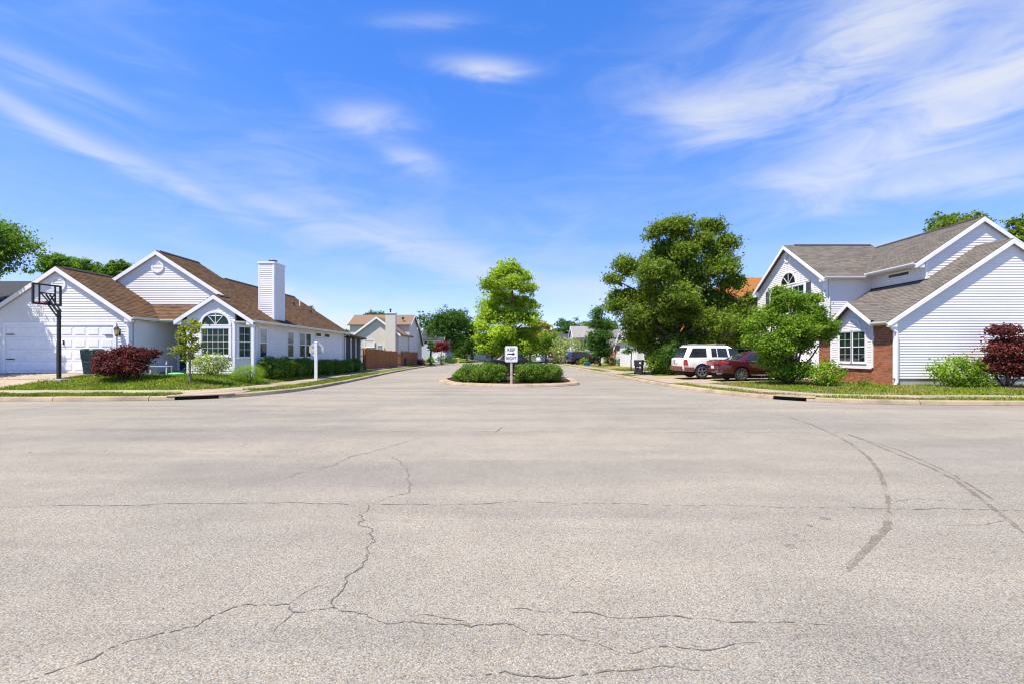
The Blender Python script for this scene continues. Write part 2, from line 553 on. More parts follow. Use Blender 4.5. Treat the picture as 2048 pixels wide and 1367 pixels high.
M['lf_dark'] = m_leaf('leaf_dark', [(0.034, 0.091, 0.018), (0.060, 0.142, 0.025), (0.104, 0.198, 0.034)])
M['lf_mid'] = m_leaf('leaf_mid', [(0.074, 0.159, 0.020), (0.122, 0.236, 0.029), (0.200, 0.316, 0.047)])
M['lf_olive'] = m_leaf('leaf_olive', [(0.068, 0.126, 0.017), (0.130, 0.209, 0.025), (0.239, 0.311, 0.045), (0.099, 0.174, 0.022)])
M['lf_lime'] = m_leaf('leaf_lime', [(0.180, 0.301, 0.024), (0.305, 0.438, 0.035), (0.416, 0.532, 0.060), (0.236, 0.361, 0.033)], 0.45)
M['lf_fresh'] = m_leaf('leaf_fresh', [(0.100, 0.200, 0.018), (0.154, 0.273, 0.024), (0.236, 0.344, 0.042)])
M['lf_yel'] = m_leaf('leaf_yellowgreen', [(0.150, 0.213, 0.025), (0.237, 0.294, 0.044), (0.338, 0.362, 0.075)])
M['lf_gold'] = m_leaf('leaf_gold', [(0.375, 0.325, 0.037), (0.500, 0.400, 0.050), (0.275, 0.275, 0.037)])
M['lf_red'] = m_leaf('leaf_maroon', [(0.059, 0.014, 0.020), (0.111, 0.026, 0.030), (0.191, 0.050, 0.044), (0.080, 0.021, 0.027)], 0.25)
M['lf_redb'] = m_leaf('leaf_crimson', [(0.125, 0.015, 0.022), (0.213, 0.027, 0.035), (0.312, 0.050, 0.050)], 0.25)
M['lf_hedge'] = m_leaf('leaf_boxwood', [(0.060, 0.135, 0.015), (0.112, 0.210, 0.022), (0.190, 0.296, 0.034)], 0.22)
M['lf_light'] = m_leaf('leaf_light_shrub', [(0.125, 0.237, 0.019), (0.188, 0.312, 0.027), (0.250, 0.362, 0.044)])
M['lf_var'] = m_leaf('leaf_variegated', [(0.112, 0.188, 0.025), (0.200, 0.275, 0.050), (0.525, 0.550, 0.300), (0.150, 0.225, 0.037)])
M['lf_blue'] = m_leaf('leaf_bluish', [(0.062, 0.125, 0.075), (0.100, 0.175, 0.106), (0.138, 0.213, 0.125)])
M['car_w'] = m_paint('car_cream_white', (0.72, 0.70, 0.65), 0.3)
M['car_m'] = m_paint('car_maroon', (0.055, 0.008, 0.011), 0.22, 0.9)
M['car_k'] = m_plain('car_black', (0.010, 0.010, 0.012), 0.35, 0.1, 3, spec=0.25)
M['car_n'] = m_paint('car_navy', (0.012, 0.014, 0.035), 0.2, 0.9)
M['car_s'] = m_paint('car_silver_white', (0.62, 0.63, 0.65), 0.3)
M['clad'] = m_plain('cladding_brown', (0.17, 0.055, 0.035), 0.5, 0.1)
M['tyre'] = m_plain('tyre_rubber', (0.018, 0.018, 0.019), 0.85, 0.2, 12)
M['rim'] = m_plain('alloy', (0.52, 0.51, 0.49), 0.28, 0.06, 6, metal=0.85)
M['chrome'] = m_plain('chrome', (0.66, 0.66, 0.67), 0.15, 0.03, 4, metal=1.0)
M['lamp_red'] = m_plain('tail_lens', (0.42, 0.018, 0.014), 0.15, 0.1, 12, spec=0.7)
M['plate'] = m_plain('number_plate', (0.62, 0.68, 0.74), 0.5, 0.08, 20)
M['under'] = m_plain('underside', (0.008, 0.008, 0.008), 0.9, 0.1)
M['cream'] = m_lap('cream_siding', (0.60, 0.56, 0.475))
M['farwhite'] = m_lap('far_white_siding', (0.70, 0.70, 0.70))
M['greysid'] = m_lap('grey_siding', (0.47, 0.48, 0.49))
M['tanwall'] = m_lap('tan_siding', (0.40, 0.29, 0.20))
M['farbrick'] = m_plain('far_brick', (0.34, 0.15, 0.09), 0.9, 0.25, 20)
M['screen'] = m_plain('porch_screen', (0.025, 0.028, 0.03), 0.7, 0.3, 3)
M['amber'] = m_plain('lantern_glass', (0.45, 0.33, 0.18), 0.3, 0.1)
M['toy'] = m_plain('bright_green_plastic', (0.12, 0.55, 0.16), 0.5, 0.1)
M['bluecloth'] = m_plain('blue_plastic', (0.04, 0.14, 0.30), 0.6, 0.25, 20)
M['void'] = m_plain('drain_dark', (0.006, 0.006, 0.006), 0.9, 0.1)
M['sign_w'] = m_plain('sign_white', (0.80, 0.80, 0.80), 0.4, 0.04, 4)
M['sign_k'] = m_plain('sign_black', (0.012, 0.012, 0.013), 0.5, 0.1, 8)
am, ant, abs_ = newmat('acrylic_board')
setin(abs_, Roughness=0.1)
abs_.inputs['Base Color'].default_value = (0.75, 0.8, 0.85, 1)
abs_.inputs['Alpha'].default_value = 0.18
M['acryl'] = am


# ------------------------------------------------------------------ mesh helpers
class MB:
    def __init__(self):
        self.v = []
        self.f = []

    def poly(self, pts):
        i = len(self.v)
        self.v += [tuple(p) for p in pts]
        self.f.append(tuple(range(i, i + len(pts))))
        return self

    def box(self, x0, x1, y0, y1, z0, z1):
        i = len(self.v)
        self.v += [(x0, y0, z0), (x1, y0, z0), (x1, y1, z0), (x0, y1, z0), (x0, y0, z1), (x1, y0, z1), (x1, y1, z1), (x0, y1, z1)]
        for f in ((0, 3, 2, 1), (4, 5, 6, 7), (0, 1, 5, 4), (1, 2, 6, 5), (2, 3, 7, 6), (3, 0, 4, 7)):
            self.f.append(tuple(i + k for k in f))
        return self

    def obox(self, c, ax, ay, az, hx, hy, hz):
        """box about c with unit axes and half sizes"""
        c = Vector(c)
        ax, ay, az = Vector(ax), Vector(ay), Vector(az)
        i = len(self.v)
        for sz in (-1, 1):
            for sx, sy in ((-1, -1), (1, -1), (1, 1), (-1, 1)):
                self.v.append(tuple(c + ax * hx * sx + ay * hy * sy + az * hz * sz))
        for f in ((0, 3, 2, 1), (4, 5, 6, 7), (0, 1, 5, 4), (1, 2, 6, 5), (2, 3, 7, 6), (3, 0, 4, 7)):
            self.f.append(tuple(i + k for k in f))
        return self

    def bar(self, p, q, w, h, up=(0, 0, 1)):
        """rectangular bar from p to q; w sideways, h along up"""
        p, q = Vector(p), Vector(q)
        d = (q - p)
        L = d.length
        d.normalize()
        s = d.cross(Vector(up))
        if s.length < 1e-4:
            s = d.cross(Vector((1, 0, 0)))
        s.normalize()
        u = s.cross(d)
        return self.obox((p + q) / 2, d, s, u, L / 2, w / 2, h / 2)

    def tube(self, p, q, r0, r1=None, n=10, cap=True):
        r1 = r0 if r1 is None else r1
        p, q = Vector(p), Vector(q)
        d = (q - p).normalized()
        a = d.cross(Vector((0, 0, 1)))
        if a.length < 1e-3:
            a = Vector((1, 0, 0))
        a.normalize()
        b = d.cross(a)
        i = len(self.v)
        for c, r in ((p, r0), (q, r1)):
            for k in range(n):
                t = 2 * math.pi * k / n
                self.v.append(tuple(c + (a * math.cos(t) + b * math.sin(t)) * r))
        for k in range(n):
            k2 = (k + 1) % n
            self.f.append((i + k, i + k2, i + n + k2, i + n + k))
        if cap:
            self.f.append(tuple(i + k for k in reversed(range(n))))
            self.f.append(tuple(i + n + k for k in range(n)))
        return self

    def prism(self, pts, off):
        """polygon pts (3-D) pushed along off"""
        off = Vector(off)
        n = len(pts)
        i = len(self.v)
        self.v += [tuple(p) for p in pts]
        self.v += [tuple(Vector(p) + off) for p in pts]
        self.f.append(tuple(i + k for k in range(n)))
        self.f.append(tuple(i + n + k for k in reversed(range(n))))
        for k in range(n):
            k2 = (k + 1) % n
            self.f.append((i + k, i + n + k, i + n + k2, i + k2))
        return self

    def loft(self, rings, close=True, caps=True):
        n = len(rings[0])
        i = len(self.v)
        for r in rings:
            self.v += [tuple(p) for p in r]
        for j in range(len(rings) - 1):
            for k in range(n if close else n - 1):
                k2 = (k + 1) % n
                self.f.append((i + j * n + k, i + j * n + k2, i + (j + 1) * n + k2, i + (j + 1) * n + k))
        if caps:
            self.f.append(tuple(i + k for k in reversed(range(n))))
            self.f.append(tuple(i + (len(rings) - 1) * n + k for k in range(n)))
        return self

    def mesh(self, name, mat, smooth=False, fix=True):
        me = bpy.data.meshes.new(name)
        me.from_pydata(self.v, [], self.f)
        if fix:
            bm = bmesh.new()
            bm.from_mesh(me)
            bmesh.ops.recalc_face_normals(bm, faces=bm.faces)
            bm.to_mesh(me)
            bm.free()
        me.materials.append(mat)
        if smooth:
            me.polygons.foreach_set('use_smooth', [True] * len(me.polygons))
            me.set_sharp_from_angle(angle=R(40))
        return me


def link(name, data, parent=None):
    o = bpy.data.objects.new(name, data)
    COL.objects.link(o)
    if parent is not None:
        o.parent = parent
        if parent.get('_root'):
            o.location = -Vector(parent.location)
    return o


def tag(o, label=None, cat=None, group=None, kind=None):
    if label:
        o['label'] = label
    if cat:
        o['category'] = cat
    if group:
        o['group'] = group
    if kind:
        o['kind'] = kind
    return o


def root(name, loc, label, cat, group=None, rz=None):
    """Empty at the thing's base.  With rz None its parts are modelled in world coordinates."""
    o = bpy.data.objects.new(name, None)
    COL.objects.link(o)
    o.location = loc
    o.empty_display_size = 0.2
    if rz is None:
        o['_root'] = 1
    else:
        o.rotation_euler = (0, 0, rz)
    return tag(o, label, cat, group)


def part(name, mb, mat, parent=None, smooth=False, kind=None):
    o = link(name, mb.mesh(name, M[mat] if isinstance(mat, str) else mat, smooth), parent)
    if kind:
        o['kind'] = kind
    return o


def npmesh(name, verts, quads, mat):
    """quads mesh straight from numpy arrays"""
    verts = np.asarray(verts, np.float32)
    quads = np.asarray(quads, np.int32)
    k = quads.shape[1]
    me = bpy.data.meshes.new(name)
    me.vertices.add(len(verts))
    me.vertices.foreach_set('co', verts.ravel())
    me.loops.add(quads.size)
    me.loops.foreach_set('vertex_index', quads.ravel())
    me.polygons.add(len(quads))
    me.polygons.foreach_set('loop_start', np.arange(0, quads.size, k, dtype=np.int32))
    me.polygons.foreach_set('loop_total', np.full(len(quads), k, dtype=np.int32))
    me.update(calc_edges=True)
    me.materials.append(M[mat])
    return me


def copy_tree(o, parent=None):
    c = o.copy()
    COL.objects.link(c)
    if parent is not None:
        c.parent = parent
    for ch in list(o.children):
        copy_tree(ch, c)
    return c


def clip_half(poly, a, b, c):
    """keep a*x+b*y<=c of a 2-D polygon"""
    out = []
    n = len(poly)
    for i in range(n):
        p, q = poly[i], poly[(i + 1) % n]
        dp, dq = a * p[0] + b * p[1] - c, a * q[0] + b * q[1] - c
        if dp <= 1e-9:
            out.append(p)
        if (dp < -1e-9 and dq > 1e-9) or (dp > 1e-9 and dq < -1e-9):
            t = dp / (dp - dq)
            out.append((p[0] + (q[0] - p[0]) * t, p[1] + (q[1] - p[1]) * t))
    return out


def clip_rect(poly, u0, u1, v0, v1):
    for h in ((-1, 0, -u0), (1, 0, u1), (0, -1, -v0), (0, 1, v1)):
        if len(poly) < 3:
            return []
        poly = clip_half(poly, *h)
    return poly if len(poly) >= 3 else []


def area2(p):
    return 0.5 * abs(sum(p[i][0] * p[(i + 1) % len(p)][1] - p[(i + 1) % len(p)][0] * p[i][1] for i in range(len(p))))
for k_, c_ in (('shingle_o', (0.27, 0.115, 0.04)), ('shingle_t', (0.20, 0.14, 0.098)), ('shingle_k', (0.055, 0.058, 0.066)), ('shingle_f', (0.24, 0.23, 0.22))):
    M[k_] = m_plain('far_' + k_, c_, 0.95, 0.16, 5.0, spec=0.02, bmp=0.6, bscale=14)


# ------------------------------------------------------------------ streets
def smooth_line(pts, step=0.25):
    """Catmull-Rom through pts, resampled evenly"""
    P = [np.array(p, float) for p in pts]
    P = [2 * P[0] - P[1]] + P + [2 * P[-1] - P[-2]]
    out = []
    for i in range(1, len(P) - 2):
        a, b, c, d = P[i - 1], P[i], P[i + 1], P[i + 2]
        n = max(2, int(np.linalg.norm(c - b) / 0.2))
        for k in range(n):
            t = k / n
            out.append(0.5 * ((2 * b) + (c - a) * t + (2 * a - 5 * b + 4 * c - d) * t * t + (3 * b - a - 3 * c + d) * t ** 3))
    out.append(P[-2])
    out = np.array(out)
    s = np.concatenate([[0], np.cumsum(np.linalg.norm(np.diff(out, axis=0), axis=1))])
    n = int(s[-1] / step)
    q = np.linspace(0, s[-1], n + 1)
    return np.stack([np.interp(q, s, out[:, 0]), np.interp(q, s, out[:, 1])], 1)


def normals(L):
    d = np.gradient(L, axis=0)
    d /= np.linalg.norm(d, axis=1)[:, None] + 1e-9
    return np.stack([-d[:, 1], d[:, 0]], 1)      # left of travel = into the lot


CURB_L = smooth_line([(-90, 15.9), (-60, 15.8), (-30, 15.65), (-18, 15.6), (-13.5, 15.65), (-11.3, 15.95), (-9.9, 16.9), (-9.1, 18.6), (-8.75, 21.0),
                      (-8.85, 25), (-9.2, 30), (-9.9, 39), (-10.5, 50), (-10.8, 62), (-10.6, 78), (-9.0, 96), (-4.0, 112), (6, 124)])
CURB_R = smooth_line([(14, 118), (9.0, 100), (6.9, 82), (6.6, 66), (7.0, 50), (7.25, 36), (7.3, 27), (7.45, 22.5), (7.9, 19.0), (8.8, 16.4),
                      (10.3, 15.0), (12.6, 14.35), (16, 14.15), (24, 14.1), (50, 14.0), (90, 14.0)])
NL, NR = normals(CURB_L), normals(CURB_R)


def sdist(P, L, N):
    """signed distance (positive into the lot) from a kerb line, with nearest normal"""
    P = np.asarray(P, float)
    out = np.empty(len(P))
    nn = np.empty((len(P), 2))
    for i in range(0, len(P), 4000):
        Q = P[i:i + 4000]
        d = Q[:, None, :] - L[None]
        dd = (d ** 2).sum(2)
        j = dd.argmin(1)
        dv = Q - L[j]
        n = N[j]
        along = (dv * n).sum(1)
        out[i:i + 4000] = np.where(along >= 0, 1, -1) * np.sqrt(dd[np.arange(len(Q)), j])
        nn[i:i + 4000] = n
    return out, nn


def zl(s):
    return 0.13 + 0.47 * np.clip((np.asarray(s) - 2.3) / 2.5, 0, 1) ** 1.0


def zr(s):
    return 0.13 + 0.08 * np.clip((np.asarray(s) - 1.9) / 3.0, 0, 1)


def gz_l(x, y):
    return float(zl(sdist([(x, y)], CURB_L, NL)[0])[0])


def gz_r(x, y):
    return float(zr(sdist([(x, y)], CURB_R, NR)[0])[0])


# one sheet to the horizon
mb = MB().poly([(-1500, -600, -0.05), (1500, -600, -0.05), (1500, 2500, -0.05), (-1500, 2500, -0.05)])
tag(part('ground', mb, 'earth'), 'wide grassy ground reaching the horizon behind the houses', 'ground', kind='structure')

# asphalt: crossing street plus the boulevard going away
pl = [tuple(p) for p in CURB_L]
pr = [tuple(p) for p in CURB_R]
mb = MB()
outline = [(-90, -16)] + [(90, -16)] + list(reversed(pr)) + list(reversed(pl))
road = None
bm_ = bmesh.new()
vs_ = [bm_.verts.new((p[0], p[1], 0.0)) for p in outline]
f_ = bm_.faces.new(vs_)
bmesh.ops.triangulate(bm_, faces=[f_])
me_ = bpy.data.meshes.new('road')
bm_.to_mesh(me_)
bm_.free()
me_.materials.append(M['asphalt'])
if me_.polygons[0].normal.z < 0:
    me_.flip_normals()
road = tag(link('road', me_), 'pale weathered asphalt street junction with cracks', 'road', kind='structure')


def img(x, y, z=0.0):
    """a point of the place from two measured bearings (photograph columns and rows at 2048 x 1367)"""
    d = 960 * (EYE - z) / (y - 709)
    return ((x - 1024) * d / 960, d)


CR_RNG = random.Random(5)


def ribbon(pts, w, jag, mat, name='crack', z=0.0035,  sub=0.035, breaks=0.0):
    pts = [img(*p) for p in pts]
    w = w * (.75 if mat == 'crack' else 1.0)
    # resample with jitter
    L = []
    for a, b in zip(pts[:-1], pts[1:]):
        d = math.hypot(b[0] - a[0], b[1] - a[1])
        n = max(1, int(d / sub))
        for k in range(n):
            t = k / n
            L.append((a[0] + (b[0] - a[0]) * t, a[1] + (b[1] - a[1]) * t))
    L.append(pts[-1])
    mb = MB()
    prev = None
    off = 0.0
    ph = CR_RNG.uniform(0, 6.28)
    n = len(L)
    for i, p in enumerate(L):
        a, b = L[max(0, i - 1)], L[min(n - 1, i + 1)]
        dx, dy = b[0] - a[0], b[1] - a[1]
        l = math.hypot(dx, dy) + 1e-9
        nx, ny = -dy / l, dx / l
        off = off * 0.6 + CR_RNG.uniform(-1, 1) * jag
        ww = w * (CR_RNG.choice((.25, .6, .9, 1.1, 1.7)) if mat == 'crack' else CR_RNG.uniform(.75, 1.2)) * min(1, (i + 1) / 6, (n - i) / 6 + 0.1)
        wv = (.018 * math.sin(i * .21 + ph) + .011 * math.sin(i * .53 + ph * 2.3) + .006 * math.sin(i * 1.3 + ph * 3.1)) if mat == 'crack' else 0.0
        wv *= min(1, i / 8, (n - 1 - i) / 8)
        c = (p[0] + nx * (off + wv), p[1] + ny * (off + wv))
        cur = [(c[0] + nx * ww / 2, c[1] + ny * ww / 2, z), (c[0] - nx * ww / 2, c[1] - ny * ww / 2, z)]
        if prev and CR_RNG.random() > breaks:
            mb.poly([prev[0], prev[1], cur[1], cur[0]])
        prev = cur
    if mb.f:
        o = part(name, mb, mat, road)
        return o


ribbon([(0, 1012), (250, 1009), (480, 1005), (735, 1006)], .011, .006, 'crack', breaks=0.035)
ribbon([(735, 1007), (850, 1009), (1050, 1003), (1300, 1008), (1560, 1012), (1780, 1016), (2048, 1019)], .010, .006, 'crack', breaks=0.087)
ribbon([(0, 858), (520, 861), (1000, 862), (1500, 864), (1790, 862)], .016, .012, 'crack', breaks=0.087)
ribbon([(735, 1005), (729, 1030), (715, 1048), (738, 1058), (744, 1072), (748, 1086), (729, 1107), (727, 1122), (712, 1140), (704, 1150), (700, 1168), (690, 1180), (668, 1193), (663, 1205), (662, 1218)], .013, .014, 'crack', sub=.022)
ribbon([(735, 1005), (765, 1000), (778, 992), (818, 982), (822, 965), (812, 940), (806, 925), (790, 916), (770, 908)], .012, .012, 'crack', breaks=0.042)
ribbon([(577, 955), (600, 943), (640, 936), (672, 929), (700, 912), (755, 900), (790, 888), (845, 873)], .014, .012, 'crack', breaks=0.052)
ribbon([(30, 1367), (61, 1357), (115, 1339), (161, 1328), (232, 1294), (317, 1267), (391, 1250), (420, 1230), (500, 1211), (578, 1208), (590, 1220), (662, 1217), (700, 1228), (730, 1237), (800, 1243), (820, 1240), (900, 1249), (941, 1254), (980, 1248), (1027, 1249), (1056, 1261), (1112, 1268), (1183, 1283), (1225, 1303)], .009, .010, 'crack', sub=.022, breaks=0.035)
ribbon([(578, 1208), (600, 1190), (620, 1178), (655, 1163)], .010, .008, 'crack', breaks=0.070)
ribbon([(590, 1222), (565, 1242), (545, 1262)], .012, .008, 'crack', breaks=0.035)
ribbon([(820, 1232), (850, 1228), (890, 1232), (930, 1240), (941, 1254)], .010, .007, 'crack', sub=.04, breaks=0.035)
ribbon([(1005, 1220), (1040, 1215), (1112, 1220), (1193, 1227), (1217, 1233), (1286, 1234), (1376, 1238), (1500, 1240), (1650, 1247)], .009, .008, 'crack', sub=.04, breaks=0.063)
ribbon([(1240, 1313), (1290, 1300), (1350, 1290), (1400, 1294), (1520, 1285)], .009, .007, 'crack', sub=.04, breaks=0.087)
ribbon([(930, 1352), (1010, 1345), (1120, 1350), (1230, 1340), (1300, 1338), (1420, 1338)], .011, .008, 'crack', sub=.03, breaks=0.105)
ribbon([(1786, 1003), (1828, 996), (1889, 999), (1945, 1006), (1990, 1016)], .008, .006, 'crack', sub=.05, breaks=0.122)
ribbon([(1870, 1048), (1917, 1050), (1978, 1048), (2011, 1038)], .009, .007, 'crack', sub=.05, breaks=0.070)
ribbon([(985, 866), (1000, 858), (1005, 852)], .03, .02, 'crack', breaks=0.105)
ribbon([(1575, 832), (1625, 849), (1664, 866), (1700, 885), (1736, 913), (1761, 945), (1774, 987), (1778, 1015)], .05, .005, 'seal', 'tar_line', breaks=0.0)
ribbon([(1778, 1018), (1774, 1056), (1745, 1084), (1711, 1120), (1695, 1142)], .06, .008, 'seal', 'tar_line', breaks=0.0)
ribbon([(1664, 862), (1692, 866), (1739, 884), (1789, 905), (1859, 933), (1911, 959), (1945, 984), (1978, 1009), (2014, 1037), (2048, 1065)], .05, .005, 'seal', 'tar_line', breaks=0.0)
ribbon([(1690, 866), (1800, 900), (1900, 945), (1990, 1000)], .035, .008, 'seal', 'tar_line', z=0.005, breaks=0.0)
ribbon([(0, 905), (300, 900), (700, 903)], .02, .02, 'crack', breaks=0.750)
# oil spots and dropped leaf bits
mb = MB()
for x_, y_, r_ in ((1650, 1036, .05), (1580, 1092, .06), (1592, 1070, .04), (1620, 1050, .03), (1605, 1080, .035)):
    X_, Y_ = img(x_, y_)
    mb.poly([(X_ + r_ * math.cos(t) * CR_RNG.uniform(.6, 1.2), Y_ + r_ * math.sin(t) * CR_RNG.uniform(.6, 1.2), .0042) for t in np.linspace(0, 6.0, 11)])
part('oil_stain', mb, 'oil', road)


# ------------------------------------------------------------------ kerbs
def kerb_run(name, L, N, label, s0, s1, seglen, gaps=()):
    """kerb stones along a line, joints between"""
    ko = tag(root(name, (0, 0, 0), label, 'kerb'), kind='structure')
    step = 0.25
    i0, i1 = int(s0 / step), min(len(L) - 1, int(s1 / step))
    k = int(seglen / step)
    i = i0
    rng = random.Random(3)
    while i < i1:
        ing = lambda q: any(a[0] < L[q][0] < a[1] and a[2] < L[q][1] < a[3] for a in gaps)
        if ing(i + 1):
            i += 1
            continue
        j = i + 1
        while j < min(i + k, i1) and not ing(j):
            j += 1
        if True:
            rings = []
            dz = rng.uniform(-.006, .006)
            for m_ in range(i, j + 1, 2 if (j - i) % 2 == 0 else 1):
                p, n = L[m_], N[m_]
                e = 0.012 if m_ == i else (-0.012 if m_ == j else 0)
                t = np.array([n[1], -n[0]])
                q = p + t * e
                prof = [(-0.02, -0.10), (-0.02, 0.02), (0.015, 0.105), (0.05, 0.135), (0.19, 0.14), (0.20, -0.10)]
                rings.append([(q[0] + n[0] * a, q[1] + n[1] * a, b + dz if b > 0.05 else b) for a, b in prof])
            part('kerb_stone', MB().loft(rings), 'kerb', ko)
        i = j
    return ko


def arc_at(L, x=None, y=None):
    d = (L[:, 0] - x) ** 2 + (L[:, 1] - y) ** 2
    return d.argmin() * 0.25


DR_L = (img(343, 800)[0], img(415, 800)[0])
kerb_run('kerb_left', CURB_L, NL, 'tan concrete kerb curving round the left street corner', arc_at(CURB_L, -45, 15.7), arc_at(CURB_L, -9, 96), 3.0, gaps=[(DR_L[0], DR_L[1], 14, 17)])
DRX_R = (9.35, 10.75)
kerb_run('kerb_right', CURB_R, NR, 'tan concrete kerb curving round the right street corner', arc_at(CURB_R, 9, 100), arc_at(CURB_R, 45, 14.0), 3.0, gaps=[(img(1570, 800)[0], img(1607, 800)[0], 13, 18)])

# storm drains: dark inlet throats below a concrete hood
for (a_, b_, yy, L_, N_, lab) in ((DR_L[0] - .3, DR_L[1] + .3, 15.65, CURB_L, NL, 'dark storm drain inlet in the kerb before the left lawn'),
                                 (img(1566, 800)[0] - .1, img(1612, 800)[0] + .1, 15.8, CURB_R, NR, 'dark storm drain inlet in the kerb before the brick house')):
    m_ = (L_[:, 0] > a_) & (L_[:, 0] < b_) & (L_[:, 1] < 18)
    Q, Nq = L_[m_], N_[m_]
    r_ = root('storm_drain', (Q[len(Q) // 2][0], Q[len(Q) // 2][1], 0), lab, 'storm drain')
    part('inlet_throat', MB().loft([[(p[0] + n[0] * .06, p[1] + n[1] * .06, -.04), (p[0] + n[0] * .06, p[1] + n[1] * .06, .117), (p[0] + n[0] * .24, p[1] + n[1] * .24, .117), (p[0] + n[0] * .24, p[1] + n[1] * .24, -.04)] for p, n in zip(Q, Nq)]), 'void', r_)
    part('hood', MB().loft([[(p[0] + n[0] * .0, p[1] + n[1] * .0, .122), (p[0] + n[0] * .01, p[1] + n[1] * .01, .155), (p[0] + n[0] * .6, p[1] + n[1] * .6, .160), (p[0] + n[0] * .6, p[1] + n[1] * .6, .122)] for p, n in zip(Q, Nq)]), 'kerb', r_)


# ------------------------------------------------------------------ lawns
def lawn(name, L, N, zf, x0, x1, y0, y1, mat, label, fine):
    xs = np.concatenate([np.arange(x0, fine[0], 2.0), np.arange(fine[0], fine[1], 0.4), np.arange(fine[1], x1 + .1, 2.0)])
    ys = np.concatenate([np.arange(y0, fine[2], 0.4), np.arange(fine[2], y1 + .1, 2.0)])
    gx, gy = np.meshgrid(xs, ys)
    P = np.stack([gx.ravel(), gy.ravel()], 1)
    s, n = sdist(P, L, N)
    low = s < 0.13
    near = s > -3.0
    P2 = P.copy()
    P2[low] += n[low] * (0.13 - s[low])[:, None]
    s2 = np.maximum(s, 0.13)
    rr = np.random.default_rng(2)
    z = zf(s2) + rr.normal(0, .008, len(s2)) * (s2 > 2.6)
    V = np.column_stack([P2, z])
    nx, ny = len(xs), len(ys)
    idx = np.arange(nx * ny).reshape(ny, nx)
    Q = np.stack([idx[:-1, :-1].ravel(), idx[:-1, 1:].ravel(), idx[1:, 1:].ravel(), idx[1:, :-1].ravel()], 1)
    keep = (s[Q] > 0.13).any(1) & near[Q].all(1)
    me = npmesh(name, V, Q[keep], mat)
    me.polygons.foreach_set('use_smooth', [True] * len(me.polygons))
    return tag(link(name, me), label, 'lawn', kind='structure')


lawn('lawn_left', CURB_L, NL, zl, -60, -4, 15.2, 110, 'lawn_l', 'green banked lawn round the grey-sided corner house', (-26, -4, 70))
lawn('lawn_right', CURB_R, NR, zr, 5.0, 60, 13.6, 112, 'lawn_r', 'patchy green and straw lawn round the white two-storey house', (5.0, 27, 50))


def grass_field(name, L, N, zf, x0, x1, y0, y1, n, mat, label, smin=0.25, hgt=0.075, avoid=()):
    rr = np.random.default_rng(11)
    P = np.column_stack([rr.uniform(x0, x1, n), y0 + (y1 - y0) * rr.random(n) ** 1.5])
    s, _ = sdist(P, L, N)
    ok = s > smin
    for f in avoid:
        ok &= ~f(P, s)
    P, s = P[ok], s[ok]
    m = len(P)
    clump = 0.6 + 0.8 * (np.sin(P[:, 0] * 2.3 + np.sin(P[:, 1] * 1.7)) * np.cos(P[:, 1] * 2.9 + P[:, 0]) * .5 + .5)
    h = hgt * rr.uniform(.5, 1.35, m) * clump
    # blades
    a = rr.uniform(0, 2 * np.pi, m)
    w = rr.uniform(.010, .022, m)
    lean = rr.uniform(0, .8, m) * h
    la = rr.uniform(0, 2 * np.pi, m)
    z = zf(s) - .004
    b0 = np.column_stack([P[:, 0] - np.cos(a) * w, P[:, 1] - np.sin(a) * w, z])
    b1 = np.column_stack([P[:, 0] + np.cos(a) * w, P[:, 1] + np.sin(a) * w, z])
    t = np.column_stack([P[:, 0] + np.cos(la) * lean, P[:, 1] + np.sin(la) * lean, z + h])
    V = np.stack([b0, b1, t], 1).reshape(-1, 3)
    F = np.arange(3 * m).reshape(-1, 3)
    return tag(link(name, npmesh(name, V, F, mat)), label, 'grass', kind='stuff')


def poly_in(poly):
    def f(P, s):
        inside = np.zeros(len(P), bool)
        n = len(poly)
        for i in range(n):
            (xa, ya), (xb, yb) = poly[i], poly[(i + 1) % n]
            c = ((ya > P[:, 1]) != (yb > P[:, 1])) & (P[:, 0] < (xb - xa) * (P[:, 1] - ya) / (yb - ya + 1e-12) + xa)
            inside ^= c
        return inside
    return f


def band(a, b):
    return lambda P, s: (s > a) & (s < b)


WALK_L, WALK_R = (1.35, 2.5), (0.95, 2.05)
DRIVE_L = [(-27.0, 15.85), (-20.7, 15.85), (-19.7, 18.4), (-17.95, 21.62), (-23.4, 21.62), (-24.5, 18.4)]
DRIVE_R1 = [(7.5, 22.9), (16.0, 23.9), (16.0, 30.9), (7.5, 31.0)]
DRIVE_R2 = [(7.4, 34.4), (15.8, 34.8), (15.8, 39.2), (7.4, 39.6)]
grass_field('grass', CURB_L, NL, zl, -26, -8.5, 15.8, 36, 190000, 'grass_l', 'short green grass blades on the left lawn',
            avoid=[band(WALK_L[0] - .03, WALK_L[1] + .02), poly_in(DRIVE_L), poly_in([(-24, 21.6), (-12.9, 21.6), (-12.9, 37), (-24, 37)]), poly_in([(-10.9, 15.5), (-9.0, 16.9), (-9.6, 18.7), (-12.3, 18.4)])])
grass_field('grass_patch', CURB_R, NR, zr, 7.3, 28, 14.2, 46, 190000, 'grass_r', 'short green and straw grass blades on the right lawn',
            avoid=[band(WALK_R[0] - .03, WALK_R[1] + .02), poly_in(DRIVE_R1), poly_in(DRIVE_R2), poly_in([(16.0, 20.2), (29, 20.2), (29, 33), (16, 33)])])


